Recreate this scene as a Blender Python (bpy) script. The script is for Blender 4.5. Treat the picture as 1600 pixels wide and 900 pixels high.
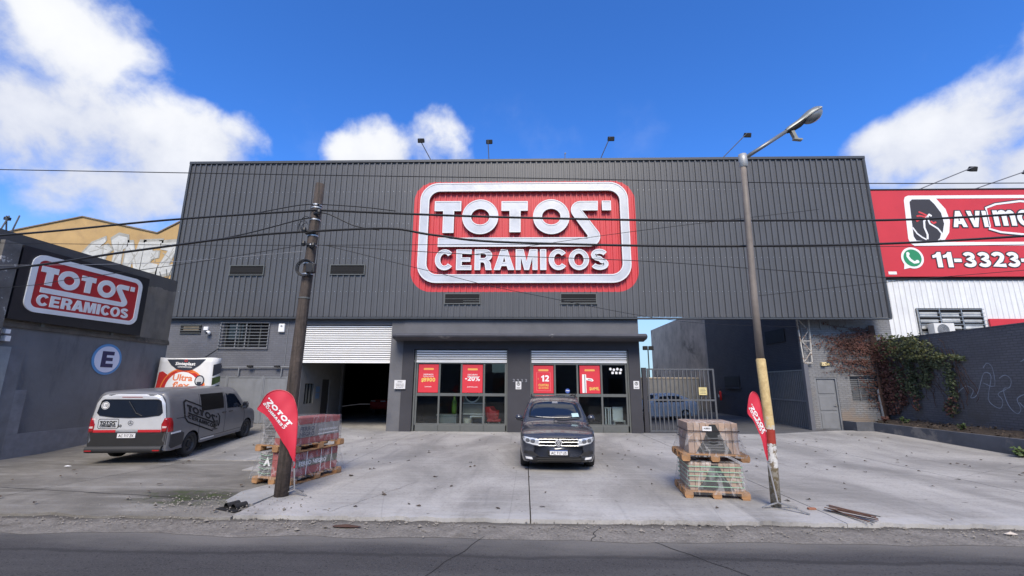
import bpy, bmesh, math, random
from mathutils import Vector, Matrix, noise as mnoise
from mathutils.geometry import tessellate_polygon
random.seed(7)
SC = bpy.context.scene
COL = SC.collection
PI = math.pi
R = math.radians
for _o in list(bpy.data.objects):
    bpy.data.objects.remove(_o)

# ---------------------------------------------------------------- camera
cam_d = bpy.data.cameras.new('camera')
cam_d.sensor_fit = 'HORIZONTAL'
cam_d.sensor_width = 36.0
cam_d.lens = 36.0 * 696.0 / 1600.0
cam_d.clip_start = 0.05
cam_d.clip_end = 3000
cam = bpy.data.objects.new('camera', cam_d)
COL.objects.link(cam)
cam.matrix_world = Matrix.Translation((0, 0, 2.0)) @ Matrix.Rotation(R(1.6), 4, 'Z') @ Matrix.Rotation(R(90 + 12.1), 4, 'X') @ Matrix.Rotation(R(0.3), 4, 'Z')
SC.camera = cam

# ---------------------------------------------------------------- light and sky
SUN_EL, SUN_AZ = R(44), R(178)          # azimuth clockwise from +Y: the sun stands behind the camera
sun_d = bpy.data.lights.new('sun', 'SUN')
sun_d.energy = 1.5
sun_d.angle = R(26)
sun_d.color = (1.0, 0.89, 0.73)
sun = bpy.data.objects.new('sun', sun_d)
COL.objects.link(sun)
_sd = Vector((math.sin(SUN_AZ) * math.cos(SUN_EL), math.cos(SUN_AZ) * math.cos(SUN_EL), math.sin(SUN_EL)))
sun.rotation_euler = _sd.to_track_quat('Z', 'Y').to_euler()
SC.view_settings.view_transform = 'Standard'
SC.view_settings.look = 'None'
SC.view_settings.exposure = 1.5
SC.view_settings.gamma = 1.0


class NT:
    """small helper to write node trees"""
    def __init__(s, tree):
        s.t = tree
    def n(s, typ, **kw):
        nd = s.t.nodes.new(typ)
        for k, v in kw.items():
            setattr(nd, k, v)
        return nd
    def put(s, sock, v):
        if isinstance(v, bpy.types.NodeSocket):
            s.t.links.new(v, sock)
        elif v is not None:
            sock.default_value = v
    def m(s, op, a, b=None, c=None, clamp=False):
        nd = s.n('ShaderNodeMath', operation=op)
        nd.use_clamp = clamp
        s.put(nd.inputs[0], a)
        if b is not None: s.put(nd.inputs[1], b)
        if c is not None: s.put(nd.inputs[2], c)
        return nd.outputs[0]
    def noise(s, vec, scale, detail=4, rough=.55, dist=0.0):
        nd = s.n('ShaderNodeTexNoise')
        s.put(nd.inputs['Vector'], vec)
        nd.inputs['Scale'].default_value = scale
        nd.inputs['Detail'].default_value = detail
        nd.inputs['Roughness'].default_value = rough
        nd.inputs['Distortion'].default_value = dist
        return nd.outputs['Fac']
    def ramp(s, v, a, b, lo=0.0, hi=1.0, smooth=True):
        nd = s.n('ShaderNodeMapRange')
        nd.interpolation_type = 'SMOOTHSTEP' if smooth else 'LINEAR'
        s.put(nd.inputs[0], v)
        nd.inputs[1].default_value = a; nd.inputs[2].default_value = b
        nd.inputs[3].default_value = lo; nd.inputs[4].default_value = hi
        return nd.outputs[0]
    def mix(s, f, a, b, mode='MIX'):
        nd = s.n('ShaderNodeMix', data_type='RGBA', blend_type=mode)
        s.put(nd.inputs[0], f)
        s.put(nd.inputs[6], a if not isinstance(a, tuple) else (*a[:3], 1))
        s.put(nd.inputs[7], b if not isinstance(b, tuple) else (*b[:3], 1))
        return nd.outputs[2]
    def xyz(s, vec):
        nd = s.n('ShaderNodeSeparateXYZ')
        s.put(nd.inputs[0], vec)
        return nd.outputs
    def scale(s, vec, v):
        nd = s.n('ShaderNodeVectorMath', operation='MULTIPLY')
        s.put(nd.inputs[0], vec); nd.inputs[1].default_value = v
        return nd.outputs[0]
    def vadd(s, a, b):
        nd = s.n('ShaderNodeVectorMath', operation='ADD')
        s.put(nd.inputs[0], a); s.put(nd.inputs[1], b)
        return nd.outputs[0]


world = bpy.data.worlds.new('World')
SC.world = world
world.use_nodes = True
_t = world.node_tree
_t.nodes.clear()
w = NT(_t)
w_out = w.n('ShaderNodeOutputWorld')
sky = w.n('ShaderNodeTexSky', sky_type='NISHITA')
sky.sun_disc = False
sky.sun_elevation = SUN_EL
sky.sun_rotation = SUN_AZ
sky.air_density = 1.0
sky.dust_density = 0.25
sky.ozone_density = 4.0
bg_sky = w.n('ShaderNodeBackground')
bg_sky.inputs[1].default_value = 0.068
tint = w.mix(1.0, sky.outputs[0], (0.36, 0.76, 1.33), 'MULTIPLY')
el0 = w.xyz(w.n('ShaderNodeTexCoord').outputs['Generated'])[2]
tint = w.mix(w.ramp(el0, .34, .04, 0, .9), tint, (2.9, 4.0, 4.6))   # pale haze towards the horizon
w.put(bg_sky.inputs[0], tint)
tc = w.n('ShaderNodeTexCoord')
gen = tc.outputs['Generated']
sx, sy, sz = w.xyz(gen)
az = w.m('ARCTAN2', sx, sy)
el = w.m('ARCSINE', sz)
warp = w.n('ShaderNodeTexNoise')
w.put(warp.inputs['Vector'], gen); warp.inputs['Scale'].default_value = 5.0; warp.inputs['Detail'].default_value = 5
n_big = w.noise(gen, 5.2, 7, .52, .1)
n_fine = w.noise(gen, 13.0, 8, .58, .15)
# cumulus: (azimuth, elevation, half width, half height, rotation)
CLOUDS = [(-1.02, .50, .26, .20, 0), (-.86, .40, .17, .13, 0), (-.66, .44, .085, .06, 0), (-.76, .40, .12, .09, 0), (-.80, .32, .16, .07, 0), (-1.35, .42, .30, .2, 0),
          (-.32, .47, .115, .085, 0), (-.215, .49, .095, .095, 0), (-.40, .46, .06, .06, 0),
          (.76, .395, .15, .058, .22), (.70, .41, .07, .035, .1), (.93, .42, .17, .08, .3), (.90, .315, .18, .05, 0), (1.2, .42, .25, .13, .2),
          (2.2, .60, .55, .26, 0), (-2.3, .55, .6, .28, 0), (2.95, .45, .5, .22, 0), (-1.8, .95, .45, .2, .3), (1.7, .35, .3, .14, 0), (-2.9, .95, .5, .2, 0), (1.3, 1.0, .4, .16, 0), (.5, 1.28, 1.3, .17, 0), (-2.6, 1.25, 1.2, .16, 0), (-.6, 1.12, .35, .09, .2)]  # this row: clouds out of view, added to whiten the skylight
field = None
for (a, e, wa, we, rot) in CLOUDS:
    da = w.m('SUBTRACT', az, a); de = w.m('SUBTRACT', el, e)
    c_, s_ = math.cos(rot), math.sin(rot)
    u = w.m('ADD', w.m('MULTIPLY', da, c_ / wa), w.m('MULTIPLY', de, s_ / wa))
    v = w.m('ADD', w.m('MULTIPLY', da, -s_ / we), w.m('MULTIPLY', de, c_ / we))
    q = w.m('SUBTRACT', 1.0, w.m('ADD', w.m('MULTIPLY', u, u), w.m('MULTIPLY', v, v)))
    field = q if field is None else w.m('SMOOTH_MAX', field, q, .35)
nz = w.m('ADD', w.m('MULTIPLY', w.m('SUBTRACT', n_big, .5), 3.4), w.m('MULTIPLY', w.m('SUBTRACT', n_fine, .5), 2.0))
dens = w.m('ADD', field, nz)
alpha = w.ramp(dens, -.10, 1.05)
wisps = w.m('MULTIPLY', w.ramp(n_big, .60, .85), .10)
alpha = w.m('MAXIMUM', alpha, w.m('MULTIPLY', wisps, w.ramp(el, .02, .3)))
alpha = w.m('MULTIPLY', alpha, w.ramp(sz, .0, .06))
shade = w.ramp(w.m('ADD', dens, w.m('MULTIPLY', w.m('SUBTRACT', n_fine, .5), 1.2)), .1, 2.0)
under = w.ramp(w.m('ADD', el, w.m('MULTIPLY', w.m('SUBTRACT', n_big, .5), .5)), .36, .57)
ccol = w.mix(under, (.46, .49, .58), (.66, .67, .69))
ccol = w.mix(w.m('MULTIPLY', shade, .45), ccol, (.80, .80, .80))
bg_cl = w.n('ShaderNodeBackground')
w.put(bg_cl.inputs[0], ccol); bg_cl.inputs[1].default_value = 0.50
mx = w.n('ShaderNodeMixShader')
w.put(mx.inputs[0], w.m('MULTIPLY', alpha, .96))
_t.links.new(bg_sky.outputs[0], mx.inputs[1]); _t.links.new(bg_cl.outputs[0], mx.inputs[2])
_t.links.new(mx.outputs[0], w_out.inputs[0])

# ---------------------------------------------------------------- materials
MATS = {}


def mat(name, col, rough=.7, metal=0.0, var=.15, vscale=3.0, bump=.0, bscale=40.0, streak=0.0, spec=.5, space='obj',
        stain=None, stain_scale=1.2, stain_lo=.55, stain_hi=.72, coat=0.0, emit=None, custom=None):
    if name in MATS:
        return MATS[name]
    m = bpy.data.materials.new(name)
    m.use_nodes = True
    k = NT(m.node_tree)
    b = m.node_tree.nodes['Principled BSDF']
    if space == 'world':
        vec = k.n('ShaderNodeNewGeometry').outputs['Position']
    else:
        t_ = k.n('ShaderNodeTexCoord').outputs['Object']
        oi = k.n('ShaderNodeObjectInfo').outputs['Random']
        cmb = k.n('ShaderNodeCombineXYZ')
        k.put(cmb.inputs[0], k.m('MULTIPLY', oi, 37.0)); k.put(cmb.inputs[1], k.m('MULTIPLY', oi, 17.0)); k.put(cmb.inputs[2], k.m('MULTIPLY', oi, 71.0))
        vec = k.vadd(t_, cmb.outputs[0])
    c = (*col, 1)
    if var > 0:
        nz_ = k.noise(vec, vscale, 6, .6)
        f = k.ramp(nz_, .3, .7, 1 - var, 1 + var, False)
        mul = k.n('ShaderNodeCombineXYZ')
        for i_ in range(3): k.put(mul.inputs[i_], f)
        c = k.mix(1.0, tuple(col), mul.outputs[0], 'MULTIPLY')
    if streak > 0:
        sv = k.scale(vec, (6.0, 6.0, .35))
        sn = k.noise(sv, 1.0, 5, .6)
        c = k.mix(k.ramp(sn, .5, .78, 0, streak), c, tuple(x * .45 for x in col))
    if stain is not None:
        st = k.noise(vec, stain_scale, 7, .65, .4)
        c = k.mix(k.ramp(st, stain_lo, stain_hi), c, stain)
    if custom is not None:
        c = custom(k, vec, c, b)
    k.put(b.inputs['Base Color'], c)
    b.inputs['Roughness'].default_value = rough
    b.inputs['Metallic'].default_value = metal
    b.inputs['Specular IOR Level'].default_value = spec
    if coat: b.inputs['Coat Weight'].default_value = coat; b.inputs['Coat Roughness'].default_value = .05
    if emit:
        b.inputs['Emission Color'].default_value = (*emit[0], 1); b.inputs['Emission Strength'].default_value = emit[1]
    if bump > 0:
        bn = k.n('ShaderNodeBump')
        bn.inputs['Strength'].default_value = bump
        bn.inputs['Distance'].default_value = .02
        k.put(bn.inputs['Height'], k.noise(vec, bscale, 6, .65))
        m.node_tree.links.new(bn.outputs[0], b.inputs['Normal'])
    MATS[name] = m
    return m


def brick_mat(name, col, mortar, rough=.8, axis='x', bump=.6, patch=None, stain=None):
    """painted brickwork: fine courses far away, given as relief"""
    m = bpy.data.materials.new(name); m.use_nodes = True
    k = NT(m.node_tree); b = m.node_tree.nodes['Principled BSDF']
    p = k.n('ShaderNodeNewGeometry').outputs['Position']
    x, y, z = k.xyz(p)
    cb = k.n('ShaderNodeCombineXYZ')
    k.put(cb.inputs[0], x if axis == 'x' else y); k.put(cb.inputs[1], z)
    br = k.n('ShaderNodeTexBrick')
    k.put(br.inputs['Vector'], cb.outputs[0])
    br.inputs['Scale'].default_value = 1.0
    br.inputs['Brick Width'].default_value = .26; br.inputs['Row Height'].default_value = .085
    br.inputs['Mortar Size'].default_value = .012; br.inputs['Mortar Smooth'].default_value = .3
    br.inputs['Color1'].default_value = (*col, 1); br.inputs['Color2'].default_value = (*[c * .88 for c in col], 1)
    br.inputs['Mortar'].default_value = (*mortar, 1)
    n1 = k.noise(p, 1.3, 6, .6)
    c = k.mix(k.ramp(n1, .35, .75, 0, .45), br.outputs['Color'], tuple(v * .6 for v in col))
    if stain is not None:
        n2 = k.noise(p, .8, 6, .65)
        low = k.ramp(z, 0.5, 2.2, 1.0, 0.0)
        c = k.mix(k.m('MULTIPLY', k.ramp(n2, .45, .62), low), c, stain)
    k.put(b.inputs['Base Color'], c)
    b.inputs['Roughness'].default_value = rough
    bn = k.n('ShaderNodeBump'); bn.inputs['Strength'].default_value = bump; bn.inputs['Distance'].default_value = .02
    h = k.m('ADD', k.m('MULTIPLY', br.outputs['Fac'], -1.0), k.m('MULTIPLY', k.noise(p, 14.0, 5, .6), 1.2))
    k.put(bn.inputs['Height'], h)
    m.node_tree.links.new(bn.outputs[0], b.inputs['Normal'])
    return m


def glass_mat(name, tint_, trans=.55, rough=.02):
    m = bpy.data.materials.new(name); m.use_nodes = True
    t = m.node_tree; t.nodes.clear(); k = NT(t)
    out = k.n('ShaderNodeOutputMaterial')
    tr = k.n('ShaderNodeBsdfTransparent'); tr.inputs[0].default_value = (*[c * trans for c in tint_], 1)
    gl = k.n('ShaderNodeBsdfGlossy'); gl.inputs['Roughness'].default_value = rough
    fr = k.n('ShaderNodeFresnel'); fr.inputs[0].default_value = 1.5
    mx_ = k.n('ShaderNodeMixShader')
    k.put(mx_.inputs[0], k.m('MULTIPLY', fr.outputs[0], 1.25, clamp=True))
    t.links.new(tr.outputs[0], mx_.inputs[1]); t.links.new(gl.outputs[0], mx_.inputs[2]); t.links.new(mx_.outputs[0], out.inputs[0])
    return m


def film_mat(name, col=(.8, .8, .82), cover=.28):
    """crumpled clear stretch film"""
    m = bpy.data.materials.new(name); m.use_nodes = True
    t = m.node_tree; t.nodes.clear(); k = NT(t)
    out = k.n('ShaderNodeOutputMaterial')
    tr = k.n('ShaderNodeBsdfTransparent'); tr.inputs[0].default_value = (.96, .96, .96, 1)
    pb = k.n('ShaderNodeBsdfPrincipled')
    pb.inputs['Base Color'].default_value = (*col, 1); pb.inputs['Roughness'].default_value = .22
    vec = k.n('ShaderNodeNewGeometry').outputs['Position']
    n1 = k.noise(k.scale(vec, (1, 1, .4)), 4.0, 2, .5, .8)
    n2 = k.noise(vec, 11.0, 3, .5, .8)
    ridge = k.m('SUBTRACT', 1.0, k.m('MULTIPLY', k.m('ABSOLUTE', k.m('SUBTRACT', n1, .5)), 9.0), clamp=True)
    f = k.m('ADD', k.m('MULTIPLY', k.ramp(ridge, .55, 1.0), .22), k.m('ADD', cover * .35, k.ramp(n2, .55, .8, 0, cover * .6)), clamp=True)
    bn = k.n('ShaderNodeBump'); bn.inputs['Strength'].default_value = .9; bn.inputs['Distance'].default_value = .03
    k.put(bn.inputs['Height'], k.m('ADD', n1, k.m('MULTIPLY', n2, .3)))
    t.links.new(bn.outputs[0], pb.inputs['Normal'])
    mx_ = k.n('ShaderNodeMixShader'); k.put(mx_.inputs[0], f)
    t.links.new(tr.outputs[0], mx_.inputs[1]); t.links.new(pb.outputs[0], mx_.inputs[2]); t.links.new(mx_.outputs[0], out.inputs[0])
    return m


# ---------------------------------------------------------------- mesh helpers
WO = {}


class MB:
    def __init__(s):
        s.v = []; s.f = []; s.mi = []; s.cur = 0
    def box(s, x0, x1, y0, y1, z0, z1):
        n = len(s.v)
        s.v += [(x0, y0, z0), (x1, y0, z0), (x1, y1, z0), (x0, y1, z0), (x0, y0, z1), (x1, y0, z1), (x1, y1, z1), (x0, y1, z1)]
        for q in ((0, 3, 2, 1), (4, 5, 6, 7), (0, 1, 5, 4), (1, 2, 6, 5), (2, 3, 7, 6), (3, 0, 4, 7)):
            s.face([n + i for i in q])
        return s
    def face(s, ids):
        s.f.append(tuple(ids)); s.mi.append(s.cur)
    def bbox(s, x0, x1, y0, y1, z0, z1, b=.01):
        """box with chamfered edges"""
        n = len(s.v)
        bm = bmesh.new()
        bmesh.ops.create_cube(bm, size=1)
        for v in bm.verts:
            v.co = Vector(((x0 + x1) / 2 + v.co.x * (x1 - x0), (y0 + y1) / 2 + v.co.y * (y1 - y0), (z0 + z1) / 2 + v.co.z * (z1 - z0)))
        bmesh.ops.bevel(bm, geom=list(bm.edges), offset=b, segments=2, affect='EDGES', profile=.5)
        s.add_bm(bm)
        return s
    def add_bm(s, bm, M=None):
        n = len(s.v)
        bm.verts.index_update()
        for v in bm.verts:
            c = M @ v.co if M else v.co
            s.v.append(tuple(c))
        for f in bm.faces:
            s.face([n + v.index for v in f.verts])
        bm.free()
    def quad(s, a, b, c, d):
        n = len(s.v); s.v += [tuple(a), tuple(b), tuple(c), tuple(d)]; s.face((n, n + 1, n + 2, n + 3)); return s
    def bar(s, p0, p1, w, h=None, up=(0, 0, 1)):
        """square bar from p0 to p1"""
        h = h or w
        p0 = Vector(p0); p1 = Vector(p1); d = (p1 - p0).normalized(); u = Vector(up)
        if abs(d.dot(u)) > .98: u = Vector((0, 1, 0))
        a = d.cross(u).normalized() * w / 2; b_ = d.cross(a).normalized() * h / 2
        n = len(s.v)
        for p in (p0, p1):
            for sa, sb in ((-1, -1), (1, -1), (1, 1), (-1, 1)): s.v.append(tuple(p + a * sa + b_ * sb))
        for q in ((0, 1, 2, 3), (7, 6, 5, 4), (0, 4, 5, 1), (1, 5, 6, 2), (2, 6, 7, 3), (3, 7, 4, 0)): s.face([n + i for i in q])
        return s
    def tube(s, pts, r, n=8, cap=True):
        pts = [Vector(p) for p in pts]
        rs = r if isinstance(r, (list, tuple)) else [r] * len(pts)
        base = len(s.v); ref = Vector((0, 0, 1))
        for i, p in enumerate(pts):
            d = (pts[min(i + 1, len(pts) - 1)] - pts[max(i - 1, 0)])
            d = d.normalized() if d.length > 1e-9 else Vector((0, 0, 1))
            u = ref if abs(d.dot(ref)) < .95 else Vector((0, 1, 0))
            a = d.cross(u).normalized(); b_ = d.cross(a).normalized()
            for k in range(n):
                t = 2 * PI * k / n
                s.v.append(tuple(p + (a * math.cos(t) + b_ * math.sin(t)) * rs[i]))
        for i in range(len(pts) - 1):
            for k in range(n):
                s.face((base + i * n + k, base + i * n + (k + 1) % n, base + (i + 1) * n + (k + 1) % n, base + (i + 1) * n + k))
        if cap:
            s.face([base + k for k in range(n)][::-1]); s.face([base + (len(pts) - 1) * n + k for k in range(n)])
        return s
    def lathe(s, prof, n=24, M=None):
        """profile of (r, t) turned about the local x axis"""
        base = len(s.v)
        for (r_, t) in prof:
            for k in range(n):
                a = 2 * PI * k / n
                p = Vector((t, r_ * math.cos(a), r_ * math.sin(a)))
                s.v.append(tuple(M @ p if M else p))
        for i in range(len(prof) - 1):
            for k in range(n):
                s.face((base + i * n + k, base + i * n + (k + 1) % n, base + (i + 1) * n + (k + 1) % n, base + (i + 1) * n + k))
        return s
    def poly(s, loops, fn, d0, d1):
        """outline with holes, mapped by fn(u,v,d), closed between depth d0 (back) and d1 (front)"""
        flat = [p for l in loops for p in l]
        tris = tessellate_polygon([[Vector((p[0], p[1], 0)) for p in l] for l in loops])
        n = len(s.v); m = len(flat)
        for p in flat: s.v.append(tuple(fn(p[0], p[1], d1)))
        for t in tris: s.face([n + i for i in t])
        if d0 is not None and abs(d1 - d0) > 1e-6:
            for p in flat: s.v.append(tuple(fn(p[0], p[1], d0)))
            k = 0
            for l in loops:
                L = len(l)
                for i in range(L):
                    a, b_ = k + i, k + (i + 1) % L
                    s.face((n + a, n + b_, n + m + b_, n + m + a))
                k += L
        return s
    def patch(s, loop, fn, d=0.0, rings=3, skirt=None):
        """convex outline filled by rings so that it follows a curved surface fn(u,v,d)"""
        cx = sum(p[0] for p in loop) / len(loop); cy = sum(p[1] for p in loop) / len(loop)
        n = len(s.v); L = len(loop)
        if skirt is not None:
            for p in loop: s.v.append(tuple(fn(p[0], p[1], skirt)))
        for r_ in range(rings):
            k = 1 - r_ / rings
            for p in loop: s.v.append(tuple(fn(cx + (p[0] - cx) * k, cy + (p[1] - cy) * k, d)))
        s.v.append(tuple(fn(cx, cy, d)))
        R_ = rings + (1 if skirt is not None else 0)
        for r_ in range(R_ - 1):
            for i in range(L):
                j = (i + 1) % L
                s.face((n + r_ * L + i, n + r_ * L + j, n + (r_ + 1) * L + j, n + (r_ + 1) * L + i))
        for i in range(L):
            s.face((n + (R_ - 1) * L + i, n + (R_ - 1) * L + (i + 1) % L, n + R_ * L))
        return s
    def build(s, name, m, parent=None, smooth=False, kind=None, label=None, cat=None, group=None):
        xs = [v[0] for v in s.v]; ys = [v[1] for v in s.v]; zs = [v[2] for v in s.v]
        c = Vector(((min(xs) + max(xs)) / 2, (min(ys) + max(ys)) / 2, (min(zs) + max(zs)) / 2))
        me = bpy.data.meshes.new(name)
        me.from_pydata([(v[0] - c.x, v[1] - c.y, v[2] - c.z) for v in s.v], [], s.f)
        ms = m if isinstance(m, (list, tuple)) else [m]
        for q in ms: me.materials.append(q)
        if len(ms) > 1: me.polygons.foreach_set('material_index', s.mi)
        if smooth: me.polygons.foreach_set('use_smooth', [True] * len(me.polygons))
        me.update()
        o = bpy.data.objects.new(name, me)
        COL.objects.link(o)
        base = WO.get(parent.name, Vector()) if parent else Vector()
        o.location = c - base
        if parent: o.parent = parent
        WO[o.name] = c
        tag(o, label, cat, group, kind)
        return o


def tag(o, label=None, cat=None, group=None, kind=None):
    if label: o['label'] = label
    if cat: o['category'] = cat
    if group: o['group'] = group
    if kind: o['kind'] = kind
    return o


def thing(name, label, cat, loc=(0, 0, 0), rotz=0.0, group=None, local=False):
    o = bpy.data.objects.new(name, None)
    o.empty_display_size = .2
    COL.objects.link(o)
    o.location = loc
    o.rotation_euler = (0, 0, rotz)
    WO[o.name] = Vector() if local else Vector(loc)
    return tag(o, label, cat, group)


def copy_part(src, parent, offset):
    """another object on the same mesh, moved by offset"""
    c = src.copy(); COL.objects.link(c)
    c.parent = parent
    c.location = src.location + Vector(offset)
    WO[c.name] = WO[src.name] + Vector(offset)
    return c


def copy_tree(root, loc, rotz=None, label=None, group=None):
    def rec(o, par):
        c = o.copy(); COL.objects.link(c)
        if par is not None: c.parent = par
        for ch in list(o.children): rec(ch, c)
        return c
    r = rec(root, None)
    r.location = loc
    if rotz is not None: r.rotation_euler = (0, 0, rotz)
    if label: r['label'] = label
    if group: r['group'] = group
    return r


def front(x0, Y, z0, k=1.0, kz=None):
    """map for flat work on a wall facing the street: u right, v up, d towards the street"""
    kz = kz or k
    return lambda u, v, d: (x0 + u * k, Y - d, z0 + v * kz)


def rrect(x0, x1, z0, z1, r, n=6):
    out = []
    for (cx, cz, a0) in ((x1 - r, z0 + r, -90), (x1 - r, z1 - r, 0), (x0 + r, z1 - r, 90), (x0 + r, z0 + r, 180)):
        for i in range(n + 1):
            a = R(a0 + 90 * i / n)
            out.append((cx + r * math.cos(a), cz + r * math.sin(a)))
    return out


def ell(cx, cy, rx, ry, n=28, a0=0.0, a1=360.0):
    full = abs(a1 - a0 - 360) < 1e-6
    return [(cx + rx * math.cos(R(a0 + (a1 - a0) * i / (n if full else n - 1))), cy + ry * math.sin(R(a0 + (a1 - a0) * i / (n if full else n - 1)))) for i in range(n)]


def stroke(path, w_):
    """outline of a thick line along path"""
    P = [Vector((p[0], p[1])) for p in path]; L = []; Rr = []
    for i, p in enumerate(P):
        d0 = (P[i] - P[i - 1]).normalized() if i > 0 else None
        d1 = (P[i + 1] - P[i]).normalized() if i < len(P) - 1 else None
        if d0 is None: d0 = d1
        if d1 is None: d1 = d0
        n0 = Vector((-d0.y, d0.x)); n1 = Vector((-d1.y, d1.x))
        n_ = (n0 + n1)
        n_ = n_.normalized() if n_.length > 1e-6 else n0
        k = min(1.6, 1 / max(.3, n_.dot(n0)))
        L.append(tuple(p + n_ * w_ / 2 * k)); Rr.append(tuple(p - n_ * w_ / 2 * k))
    return L + Rr[::-1]


# heavy sans letters, height 1: (width, [loops], ...) each glyph a list of shapes, each shape outline + holes
def _glyphs():
    g = {}
    w_ = .25
    def ringsec(cx, cy, rx, ry, t, a0, a1, n=22):
        return ell(cx, cy, rx, ry, n, a0, a1) + ell(cx, cy, rx - t, ry - t * .86, n, a1, a0)
    g['C'] = (.90, [[ringsec(.46, .5, .46, .51, .26, 38, 322)]])
    g['O'] = (.96, [[ell(.48, .5, .48, .51), ell(.48, .5, .225, .29)]])
    g['0'] = (.74, [[ell(.37, .5, .37, .51), ell(.37, .5, .13, .29)]])
    g['I'] = (.28, [[[(0, 0), (.28, 0), (.28, 1), (0, 1)]]])
    g['E'] = (.72, [[[(0, 0), (.72, 0), (.72, .23), (.27, .23), (.27, .4), (.66, .4), (.66, .61), (.27, .61), (.27, .77), (.71, .77), (.71, 1), (0, 1)]]])
    g['T'] = (.8, [[[(.26, 0), (.54, 0), (.54, .76), (.8, .76), (.8, 1), (0, 1), (0, .76), (.26, .76)]]])
    g['F'] = (.68, [[[(0, 0), (.27, 0), (.27, .38), (.62, .38), (.62, .6), (.27, .6), (.27, .77), (.68, .77), (.68, 1), (0, 1)]]])
    g['N'] = (.84, [[[(0, 0), (.26, 0), (.26, .56), (.58, 0), (.84, 0), (.84, 1), (.58, 1), (.58, .44), (.26, 1), (0, 1)]]])
    g['R'] = (.82, [[[(0, 0), (.27, 0), (.27, .37), (.38, .37), (.42, .35), (.46, .28), (.5, 0), (.8, 0), (.76, .1), (.74, .3), (.7, .4), (.62, .47)] +
                     ell(.50, .71, .30, .29, 9, -55, 90) + [(0, 1)], [(.27, .58), (.27, .79), (.44, .79), (.51, .75), (.53, .685), (.51, .62), (.44, .58)]]])
    g['A'] = (.92, [[[(0, 0), (.29, 0), (.35, .19), (.58, .19), (.64, 0), (.93, 0), (.61, 1), (.31, 1)], [(.41, .39), (.465, .64), (.52, .39)]]])
    g['V'] = (.9, [[[(.31, 0), (.59, 0), (.9, 1), (.61, 1), (.45, .36), (.29, 1), (0, 1)]]])
    g['M'] = (1.05, [[[(0, 0), (.25, 0), (.25, .62), (.41, 0), (.64, 0), (.80, .62), (.80, 0), (1.05, 0), (1.05, 1), (.67, 1), (.525, .42), (.38, 1), (0, 1)]]])
    sp = ell(.42, .72, .29, .175, 12, 18, 270) + ell(.42, .285, .31, .17, 14, 90, -165)[1:]
    g['S'] = (.85, [[stroke(sp, .24)]])
    g['G'] = (.94, [[ringsec(.46, .5, .46, .51, .26, 40, 335)], [[(.5, .34), (.92, .34), (.92, .54), (.5, .54)]]])
    g['1'] = (.52, [[[(.22, 0), (.5, 0), (.5, 1), (.3, 1), (.2, .86), (.0, .78), (.0, .6), (.22, .66)]]])
    g['2'] = (.74, [[stroke(ell(.36, .7, .25, .19, 10, 165, -20) + [(.5, .45), (.16, .12), (.74, .12)], .24)]])
    g['3'] = (.74, [[stroke(ell(.36, .715, .23, .175, 10, 160, -62) + [(.36, .52), (.47, .47)] + ell(.36, .29, .26, .18, 10, 55, -160), .22)]])
    g['8'] = (.74, [[ell(.37, .29, .37, .3, 18, -210, 30) + ell(.37, .74, .34, .27, 16, -25, 205), ell(.37, .29, .14, .12), ell(.37, .73, .12, .1)]])
    g['9'] = (.74, [[ell(.37, .68, .37, .33), ell(.37, .68, .14, .13)], [stroke([(.61, .62), (.58, .4), (.45, .2), (.12, .1)], .22)]])
    g['-'] = (.42, [[[(.0, .34), (.42, .34), (.42, .56), (0, .56)]]])
    g['m'] = (1.15, [[[(0, 0), (.26, 0), (.26, .45), (.33, .53), (.41, .5), (.44, .42), (.44, 0), (.70, 0), (.70, .45), (.77, .53), (.85, .5), (.88, .42), (.88, 0), (1.15, 0), (1.15, .5), (1.1, .66), (.98, .75), (.84, .75), (.7, .66), (.6, .74), (.47, .76), (.33, .72), (.25, .64), (.25, .74), (0, .74)]]])
    g['o'] = (.76, [[ell(.38, .37, .38, .39), ell(.38, .37, .14, .17)]])
    g["'"] = (.3, [[[(.02, .72), (.28, .72), (.28, 1), (.02, 1)]]])
    return g


GL = _glyphs()


def word(mb, text, fn, x, y, h, d0, d1, gap=.07, width=None, align='l'):
    ws = sum(GL[c][0] if c in GL else .35 for c in text) + gap * (len(text) - 1)
    kx = h if width is None else width / ws
    tot = ws * kx
    x0 = x - (tot / 2 if align == 'c' else 0)
    for c in text:
        if c in GL:
            gw, shapes = GL[c]
            for i, loops in enumerate(shapes):
                mb.poly([[(x0 + p[0] * kx, y + p[1] * h) for p in l] for l in loops], fn, d0, d1 + i * .0015)
            x0 += (gw + gap) * kx
        else:
            x0 += .35 * kx


_TX = {}


def typed(mb, text, fn, x, y, h, d, align='c', bold=.018, width=None):
    """lettering in the plain built-in face, mapped flat by fn(u,v,d)"""
    key = (text, bold)
    if key not in _TX:
        cu = bpy.data.curves.new('lettering', 'FONT'); cu.body = text; cu.offset = bold; cu.resolution_u = 2
        o = bpy.data.objects.new('lettering', cu); COL.objects.link(o)
        me = o.evaluated_get(bpy.context.evaluated_depsgraph_get()).to_mesh()
        vs = [(v.co.x, v.co.y) for v in me.vertices]; fs = [tuple(p.vertices) for p in me.polygons]
        bpy.data.objects.remove(o); bpy.data.curves.remove(cu)
        _TX[key] = (vs, fs)
    vs, fs = _TX[key]
    if not vs: return
    x0 = min(v[0] for v in vs); x1 = max(v[0] for v in vs)
    ky = h / .72
    kx = ky if width is None else width / (x1 - x0)
    off = x - ((x1 - x0) * kx / 2 if align == 'c' else 0)
    n = len(mb.v)
    for v in vs: mb.v.append(tuple(fn(off + (v[0] - x0) * kx, y + v[1] * ky, d)))
    for f in fs: mb.face([n + i for i in f])


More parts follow.
